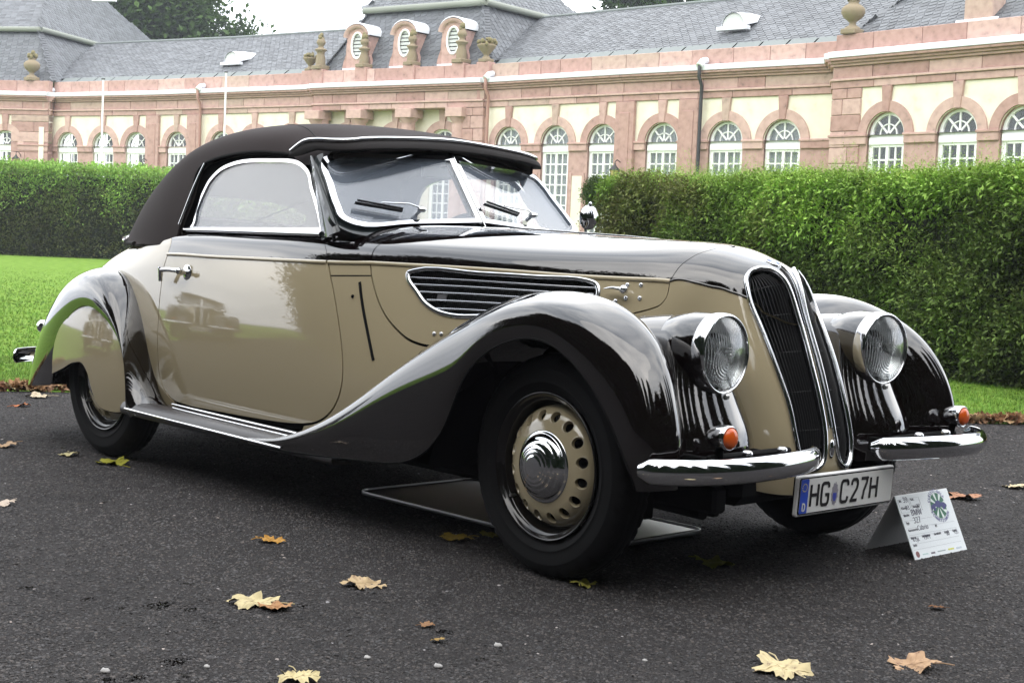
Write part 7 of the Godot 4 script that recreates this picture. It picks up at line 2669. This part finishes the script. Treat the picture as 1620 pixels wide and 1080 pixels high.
func fittings(plan: Array) -> void:
	M.louvre = plain(linear(0.55, 0.57, 0.56), 0.7)
	var cen := frame_between(plan[5], plan[6])
	for u: float in [553, 628, 705]:
		var e := along_plan(plan, u, 7.8)
		dormer(Transform3D(cen.basis, cen * Vector3(e[1] + 0.08, Y_TOP + 0.03, -0.32)))
	for e in [[83.0, M.pipe], [321.0, M.pipe], [776.5, M.pipe], [1113.0, M.iron]]:
		var u: float = e[0]
		downspout(u, plan, e[1])
	var lw := frame_between(plan[3], plan[4])
	var e1 := along_plan(plan, 318, 8.0)
	var f1 := frame_between(plan[e1[0]], plan[e1[0] + 1])
	skylight(Transform3D(f1.basis, f1 * Vector3(e1[1] + 0.4, 7.62, -1.55)))
	var e2 := along_plan(plan, 1098, 8.2)
	var f2 := frame_between(plan[e2[0]], plan[e2[0] + 1])
	skylight(Transform3D(f2.basis, f2 * Vector3(e2[1] + 0.5, 7.75, -1.7)))
	var e3 := along_plan(plan, 60, 9.0)
	var f3 := frame_between(plan[e3[0]], plan[e3[0] + 1])
	skylight(Transform3D(f3.basis, f3 * Vector3(e3[1] + 1.6, 10.75, -2.9)))
	# base of a roof stack on the right pavilion
	var rp := frame_between(plan[10], plan[11])
	var e4 := along_plan(plan, 1535, 7.3)
	var stack := block("roof_stack", Vector3(e4[1] - 0.42, 6.9, -0.9), Vector3(e4[1] + 0.42, 8.4, -0.35), rp, stone[4], palace, 0.03)
	block("lead_skirt", Vector3(e4[1] - 0.62, 6.88, -0.95), Vector3(e4[1] + 0.62, 7.0, -0.28), rp, M.lead_white, stack, 0.02)
	# pedestals and urns along the parapet
	var un := "stone urns standing along the palace parapet"
	for r in [[487.0, 0.95, 1, "moss grown flower urn on the parapet, leftmost of the middle block"], [503.0, 1.45, 2, "slim stone finial beside the leftmost flower urn of the middle block"], [572.0, 1.35, 2, "stone finial right of the first oval dormer window"], [648.0, 1.35, 2, "stone finial right of the middle oval dormer window"], [726.5, 1.45, 2, "stone finial right of the last oval dormer window"], [766.0, 1.15, 1, "flower basket urn at the right corner of the middle block"]]:
		var e := along_plan(plan, r[0], 7.5)
		var at := frame_between(plan[e[0]], plan[e[0] + 1])
		block("pedestal", Vector3(e[1] - 0.27, 6.38, -0.33), Vector3(e[1] + 0.27, Y_TOP + 0.06, 0.05), at, stone[2], palace, 0.02)
		urn("stone_urn", r[3], un, at * Vector3(e[1], Y_TOP + 0.06, -0.14), r[1], r[2])
	var e5 := along_plan(plan, 47, 7.6)
	var f5 := frame_between(plan[0], plan[1])
	urn("stone_urn", "weathered urn on the parapet at the far left pavilion", un, f5 * Vector3(e5[1], Y_TOP, -0.14), 1.45, 0)
	urn("stone_urn", "large weathered urn on the corner of the right pavilion", un, rp * Vector3(0.42, Y_TOP, -0.14), 1.35, 0)
	# wall lanterns
	var ln := "lanterns on the palace wall"
	for r in [[33.0, 3.45, "wall lantern on the far left pavilion, above the hedge"], [236.0, 3.25, "wall lantern beside the car's soft top, left of the fourth window"], [986.0, 3.2, "wall lantern on the pilaster above the hedge's end"]]:
		var e := along_plan(plan, r[0], 3.4)
		var at := frame_between(plan[e[0]], plan[e[0] + 1])
		lantern(Transform3D(at.basis, at * Vector3(e[1], r[1], 0.42)), r[2], ln)
	for r in [[-13.92, 50.0, 5.75, "thin white flagpole before the second window of the left wing"], [-9.85, 50.0, 6.15, "taller white flagpole with a dark cap, just left of the soft top's peak"]]:
		var o := thing("flagpole", r[3], "flagpole", "white flagpoles before the palace", site(r[0], r[1]))
		var m := MB.new()
		m.sweep([Vector3.ZERO, Vector3(0, r[2] * 0.5, 0), Vector3(0, r[2], 0)], round_section(0.036, 0.036, 10), Vector3.RIGHT, false, true, PackedFloat32Array([1.1, 1.0, 0.85]))
		part("pole", m.mesh(), M.white_paint, o)
		var c := MB.new()
		c.slab(Vector3(-0.05, r[2], -0.05), Vector3(0.05, r[2] + 0.04, 0.05), 0.01)
		part("cap", c.mesh(), M.iron, o)

func lantern(at: Transform3D, label: String, group: String) -> void:
	var o := thing("wall_lantern", label, "lantern", group)
	o.transform = at
	var b := MB.new()
	b.sweep(curve([Vector3(0, -0.1, -0.42), Vector3(0, 0.28, -0.35), Vector3(0, 0.42, -0.12), Vector3(0, 0.36, 0)], 5), round_section(0.016, 0.016, 6), Vector3.RIGHT)
	part("bracket", b.mesh(), M.iron, o)
	var turn := Transform3D(Basis(Vector3(1, 0, 0), Vector3(0, 0, -1), Vector3(0, 1, 0)), Vector3.ZERO)
	var c := MB.new()
	c.lathe([Vector2(0.001, 0.36), Vector2(0.02, 0.33), Vector2(0.03, 0.27), Vector2(0.09, 0.20), Vector2(0.19, 0.12), Vector2(0.18, 0.10)], 6, turn)
	part("hood", c.mesh(), M.iron, o)
	var g := MB.new()
	g.lathe([Vector2(0.155, 0.10), Vector2(0.09, -0.18)], 6, turn)
	part("glass", g.mesh(), M.lantern_glass, o)
	for k in 6:
		var a := TAU * k / 6.0
		var f := MB.new()
		f.sweep([Vector3(cos(a) * 0.16, 0.1, -sin(a) * 0.16), Vector3(cos(a) * 0.095, -0.18, -sin(a) * 0.095)], round_section(0.01, 0.01, 5), Vector3.UP)
		part("frame_bar", f.mesh(), M.iron, o)
	var s := MB.new()
	s.lathe([Vector2(0.1, -0.18), Vector2(0.06, -0.22), Vector2(0.001, -0.26)], 6, turn)
	part("base", s.mesh(), M.iron, o)

# ------------------------------------------------------------------ things on the ground by the car
func make_small_things() -> void:
	# drip tray under the engine
	var tray := thing("drip_tray", "shallow black drip tray with a bright rim lying under the car", "tray", "", Vector3(0.565, 0, 0.01))
	var shape := rounded(1.27, 0.60, 0.06)
	var m := MB.new()
	var flat := Transform3D(Basis(Vector3(1, 0, 0), Vector3(0, 0, -1), Vector3(0, 1, 0)), Vector3(0, 0.008, 0))
	m.prism(shape, 0.0, 0.004, flat)
	part("tray_floor", m.mesh(), plain(linear(0.018, 0.017, 0.017), 0.5), tray)
	var sheet := MB.new()
	sheet.box(Vector3(0.33, 0.0125, -0.27), Vector3(0.605, 0.0145, 0.27))
	part("metal_sheet", sheet.mesh(), plain(linear(0.42, 0.42, 0.42), 0.35, 0.6), tray)
	var ring := []
	for p in shape:
		ring.append(Vector3(p.x, 0.018, -p.y))
	var r := MB.new()
	r.sweep(ring, PackedVector2Array([Vector2(-0.003, -0.014), Vector2(-0.0025, 0.0), Vector2(0.0025, 0.0), Vector2(0.003, -0.014)]), Vector3.UP, true)
	part("tray_rim", r.mesh(), plain(linear(0.4, 0.4, 0.41), 0.35, 0.5), tray)
	card()
	# single fallen leaves, each its own shape and colour
	var spots := [
		[108, 721, 0.095, [0.52, 0.46, 0.22], "pale yellow fallen leaf by the rear tyre, left of a greener leaf"],
		[177, 734, 0.14, [0.30, 0.29, 0.03], "yellow green fallen leaf just in front of the rear tyre"],
		[428, 857, 0.095, [0.50, 0.27, 0.06], "orange yellow fallen leaf on the open gravel below the door"],
		[576, 927, 0.12, [0.56, 0.42, 0.22], "flat tan fallen leaf left of the front tyre"],
		[402, 957, 0.13, [0.60, 0.51, 0.26], "pale folded leaf with a light stem in the left foreground"],
		[436, 964, 0.09, [0.42, 0.23, 0.10], "brown curled leaf lying against the pale folded leaf"],
		[722, 855, 0.11, [0.30, 0.21, 0.035], "mustard leaf lying beside the drip tray"],
		[774, 849, 0.07, [0.24, 0.21, 0.05], "olive leaf tucked against the front tyre's rear side"],
		[921, 926, 0.085, [0.30, 0.28, 0.05], "yellow green leaf caught under the front tyre's leading edge"],
		[1132, 894, 0.13, [0.23, 0.24, 0.045], "olive green leaf in the car's shadow below the bumper"],
		[1236, 1061, 0.15, [0.62, 0.52, 0.27], "large pale yellow leaf at the bottom edge, right of centre"],
		[1447, 1056, 0.12, [0.50, 0.33, 0.18], "tan leaf at the bottom edge, right of the large pale leaf"],
		[472, 1076, 0.10, [0.58, 0.49, 0.24], "cream leaf cut off by the bottom edge"],
		[6, 707, 0.11, [0.44, 0.30, 0.16], "tan leaf at the left edge, level with the rear tyre"],
		[60, 629, 0.13, [0.55, 0.46, 0.29], "cream forked leaf on the gravel behind the rear wing"],
		[33, 643, 0.09, [0.48, 0.17, 0.06], "rust orange leaf behind the rear wing, below the cream one"],
		[4, 799, 0.08, [0.60, 0.50, 0.36], "pale leaf at the left edge, below the tan one"],
		[1608, 772, 0.13, [0.62, 0.53, 0.30], "long pale leaf at the right edge behind the card"],
		[1526, 789, 0.15, [0.42, 0.22, 0.12], "flat brown pink leaf just right of the show card"],
		[675, 992, 0.04, [0.30, 0.17, 0.08], "tiny brown leaf scrap in the middle foreground"],
		[693, 1016, 0.035, [0.36, 0.24, 0.08], "tiny mustard leaf scrap below the brown one"],
		[1483, 964, 0.045, [0.22, 0.11, 0.05], "small dark brown scrap of leaf below the show card"]]
	for k in spots.size():
		var e: Array = spots[k]
		var o := thing("fallen_leaf", e[4], "leaf", "single leaves fallen on the gravel", ground_under(e[0], e[1]) + Vector3(0, 0.008, 0))
		var c: Array = [e[3][0] * 0.8, e[3][1] * 0.8, e[3][2] * 0.9]
		var mat := plain(Color.WHITE, 0.75)
		mat.albedo_texture = noise_tex(noise(0.045, 5, 300 + k), 128, [[0.0, 0.22, 0.42, 1.0], [linear(c[0] * 0.28, c[1] * 0.2, c[2] * 0.22), linear(c[0] * 0.85, c[1] * 0.85, c[2] * 0.9), linear(c[0], c[1], c[2]), linear(c[0] * 1.1, c[1] * 1.1, c[2] * 1.1)]])
		mat.metallic_specular = 0.25
		var b := part("blade", leaf_mesh(11 + k * 3, rng.randf_range(0.0, 0.22), rng.randf_range(0.0, 0.3)), mat, o)
		b.scale = Vector3.ONE * float(e[2]) * 1.02
		b.rotation = Vector3(rng.randf_range(-0.12, 0.12), rng.randf() * TAU, rng.randf_range(-0.1, 0.1))
	# light pebbles that stand out of the gravel
	var pb := [[165, 1064, 0.011, "white pebble in the left foreground"], [326, 1056, 0.007, "small white pebble right of the larger white one"], [692, 1056, 0.010, "flat whitish chip in the middle foreground"], [580, 1042, 0.008, "pale chip left of the flat whitish chip"], [787, 1023, 0.010, "pale grey chip right of the mustard leaf scrap"], [1020, 1046, 0.006, "tiny pinkish pebble near the bottom, right of centre"]]
	for e in pb:
		var o := thing("pebble", e[3], "pebble", "pale pebbles in the gravel", ground_under(e[0], e[1]))
		var q := MB.new()
		q.ball(Vector3(0, e[2] * 0.4, 0), Vector3(e[2] * 1.2, e[2] * 0.6, e[2]), 10)
		for k in q.v.size():
			q.v[k] += q.v[k] * 0.15 * sin(q.v[k].x * 700 + q.v[k].z * 900)
		part("stone", q.mesh(), plain(linear(0.30, 0.29, 0.28), 0.6), o)
	# a second car further along the path, which shows only mirrored in the door
	var twin := get_node("convertible_car").duplicate()
	twin.name = numbered("convertible_car")
	add_child(twin)
	twin.position = Vector3(-8.6, 0, 5.2)
	twin.rotation.y = 0.5
	tag(twin, "second two tone convertible parked further along the path, mirrored in the door", "car")

func card() -> void:
	var l := Vector3(1.873, 0.0, -0.566)
	var o := thing("show_card", "white folded show card with a green and blue emblem standing before the plate", "sign", "", Vector3.ZERO)
	var width := 0.33
	var face_h := 0.315
	var top := Vector3(1.775, 0.2, -0.572)
	var y := (top - l).normalized()
	var x := Vector3(0.006, 0, -1).normalized()
	face_h = (top - l).length()
	var at := Transform3D(Basis(x, y, x.cross(y)), l)
	var m := MB.new()
	m.box(Vector3(0, 0, -0.003), Vector3(width, face_h, 0))
	part("front_leaf", m.moved(at).mesh(), plain(linear(0.74, 0.78, 0.80), 0.6), o)
	var foot := Vector3(1.677, 0.0, -0.566)
	var y2 := (top - foot).normalized()
	var at2 := Transform3D(Basis(x, y2, x.cross(y2)), foot)
	var m2 := MB.new()
	m2.box(Vector3(0, 0, -0.003), Vector3(width, (top - foot).length(), 0))
	part("back_leaf", m2.moved(at2).mesh(), plain(linear(0.62, 0.62, 0.62), 0.6), o)
	# printing: fields, handwriting, emblem, sponsors' marks
	var ink := plain(linear(0.05, 0.05, 0.07), 0.7)
	var pen := plain(linear(0.07, 0.07, 0.12), 0.7)
	var s := Vector2(width, face_h)
	var mark := func(called: String, text: String, p: Vector2, h: float, mat: Material, bold: bool) -> void:
		var f := SystemFont.new()
		f.font_names = PackedStringArray(["Droid Sans"])
		f.font_weight = 700 if bold else 400
		var t := TextMesh.new()
		t.text = text
		t.font = f
		t.font_size = 32
		t.pixel_size = h / 24.0
		t.depth = 0.0004
		t.horizontal_alignment = HORIZONTAL_ALIGNMENT_LEFT
		t.vertical_alignment = VERTICAL_ALIGNMENT_BOTTOM
		var q := part(called, t, mat, o)
		q.transform = at * Transform3D(Basis.IDENTITY, Vector3(p.x * s.x, p.y * s.y, 0.0006))
	for e in [["Nr.", 0.045, 0.885], ["Kat.", 0.26, 0.885], ["Klasse", 0.045, 0.77], ["Baujahr", 0.26, 0.77], ["Marke", 0.045, 0.655], ["Typ", 0.045, 0.535], ["Karosserie", 0.045, 0.42], ["PS", 0.55, 0.42], ["Motor", 0.045, 0.30], ["Hubraum", 0.25, 0.30], ["Gewicht", 0.48, 0.30], ["km/h", 0.68, 0.30], ["Land", 0.84, 0.30], ["Info", 0.045, 0.185]]:
		mark.call("printed_word", e[0], Vector2(e[1], e[2]), 0.0085, ink, true)
	for e in [["39", 0.12, 0.855, 0.019], ["D3", 0.12, 0.745, 0.015], ["37", 0.33, 0.745, 0.015], ["BMW", 0.19, 0.635, 0.021], ["327", 0.19, 0.515, 0.021], ["Cabrio", 0.22, 0.405, 0.017], ["6 Zyl.", 0.07, 0.255, 0.013], ["1971", 0.27, 0.255, 0.015], ["80", 0.71, 0.255, 0.013], ["125", 0.86, 0.255, 0.012]]:
		mark.call("handwriting", e[0], Vector2(e[1], e[2]), e[3], pen, false)
	for e in [[0.03, 0.73, 0.22, 0.94], [0.245, 0.83, 0.42, 0.94], [0.245, 0.73, 0.42, 0.82]]:
		for q in [[e[0], e[1], e[2], e[1]], [e[0], e[3], e[2], e[3]], [e[0], e[1], e[0], e[3]], [e[2], e[1], e[2], e[3]]]:
			var b := MB.new()
			b.box(Vector3(q[0] * s.x - 0.0003, q[1] * s.y - 0.0003, 0), Vector3(q[2] * s.x + 0.0003, q[3] * s.y + 0.0003, 0.0005))
			part("box_line", b.moved(at).mesh(), M.print_grey, o)
	for e in [[0.03, 0.60, 0.55], [0.03, 0.485, 0.6], [0.03, 0.375, 0.94], [0.03, 0.345, 0.94], [0.03, 0.235, 0.94], [0.03, 0.15, 0.94], [0.5, 0.475, 0.94]]:
		var b := MB.new()
		b.box(Vector3(e[0] * s.x, e[1] * s.y - 0.0004, 0), Vector3(e[2] * s.x, e[1] * s.y + 0.0004, 0.0005))
		part("rule_line", b.moved(at).mesh(), M.print_grey, o)
	# emblem: green disc with pale rays, a dark blue car across it, lettering round the edge
	var c := Vector2(0.735 * s.x, 0.755 * s.y)
	var disc := MB.new()
	disc.lathe([Vector2(0.0003, 0.0008), Vector2(0.046, 0.0008)], 40, at * Transform3D(Basis.IDENTITY, Vector3(c.x, c.y, 0)))
	var em := part("emblem", disc.mesh(), plain(linear(0.02, 0.13, 0.07), 0.6), o)
	for k in 8:
		var a := TAU * k / 8.0 + 0.2
		var ray := MB.new()
		ray.prism(PackedVector2Array([c + Vector2(cos(a - 0.03), sin(a - 0.03)) * 0.008, c + Vector2(cos(a - 0.15), sin(a - 0.15)) * 0.0455, c + Vector2(cos(a + 0.15), sin(a + 0.15)) * 0.0455, c + Vector2(cos(a + 0.03), sin(a + 0.03)) * 0.008]), 0.0009, 0.0012, at)
		part("emblem_ray", ray.mesh(), plain(linear(0.7, 0.78, 0.74), 0.6), em)
	var blue := plain(linear(0.03, 0.03, 0.16), 0.6)
	var body := MB.new()
	var bp := PackedVector2Array()
	for e in [[-0.05, -0.012], [-0.048, 0.004], [-0.03, 0.01], [-0.018, 0.012], [-0.006, 0.02], [0.01, 0.02], [0.016, 0.012], [0.036, 0.012], [0.048, 0.004], [0.05, -0.004], [0.036, -0.008], [0.02, 0.0], [0.004, -0.006], [-0.02, 0.0], [-0.036, -0.004]]:
		bp.append(c + Vector2(e[0], e[1] - 0.002))
	body.prism(bp, 0.0013, 0.0016, at)
	part("emblem_car", body.mesh(), blue, em)
	for k in 2:
		var ws := MB.new()
		ws.lathe([Vector2(0.0002, 0.0018), Vector2(0.0085, 0.0018)], 16, at * Transform3D(Basis.IDENTITY, Vector3(c.x + (0.028 if k else -0.03), c.y - 0.008, 0)))
		part("emblem_wheel", ws.mesh(), blue, em)
	var word := "CLASSIC-GALA SCHWETZINGEN"
	for k in word.length():
		if word[k] == " ":
			continue
		var low := k > 12
		var f := (k - 6.0) / 12.0 if not low else (k - 19.0) / 11.0
		var a := PI / 2 - f * 2.4 if not low else -PI / 2 + f * 2.2
		var g := SystemFont.new()
		g.font_names = PackedStringArray(["Droid Sans"])
		g.font_weight = 700
		var t := TextMesh.new()
		t.text = word[k]
		t.font = g
		t.font_size = 32
		t.pixel_size = 0.0115 / 24.0
		t.depth = 0.0004
		var q := part("emblem_letter", t, plain(linear(0.16, 0.16, 0.34), 0.6), em)
		q.transform = at * Transform3D(Basis(Vector3(0, 0, 1), a - PI / 2 if not low else a + PI / 2), Vector3(c.x + cos(a) * 0.054, c.y + sin(a) * 0.054, 0.0008))
	for e in [[0.075, 0.075, 0.04, 0.04, 0], [0.165, 0.06, 0.10, 0.018, 1], [0.32, 0.055, 0.075, 0.028, 2], [0.445, 0.06, 0.15, 0.016, 3], [0.65, 0.06, 0.11, 0.026, 4], [0.81, 0.055, 0.10, 0.03, 5]]:
		var b := MB.new()
		if e[4] == 0:
			b.lathe([Vector2(0.0002, 0.0007), Vector2(0.011, 0.0007)], 20, at * Transform3D(Basis.IDENTITY, Vector3(e[0] * s.x, e[1] * s.y, 0)))
		else:
			b.box(Vector3(e[0] * s.x, e[1] * s.y - e[3] * s.y / 2, 0), Vector3((e[0] + e[2]) * s.x, e[1] * s.y + e[3] * s.y / 2, 0.0006))
		part("sponsor_mark", b.mesh() if e[4] == 0 else b.moved(at).mesh(), plain([linear(0.2, 0.08, 0.08), linear(0.45, 0.6, 0.58), linear(0.16, 0.15, 0.17), linear(0.3, 0.36, 0.36), linear(0.6, 0.62, 0.12), linear(0.5, 0.56, 0.62)][e[4]], 0.6), o)
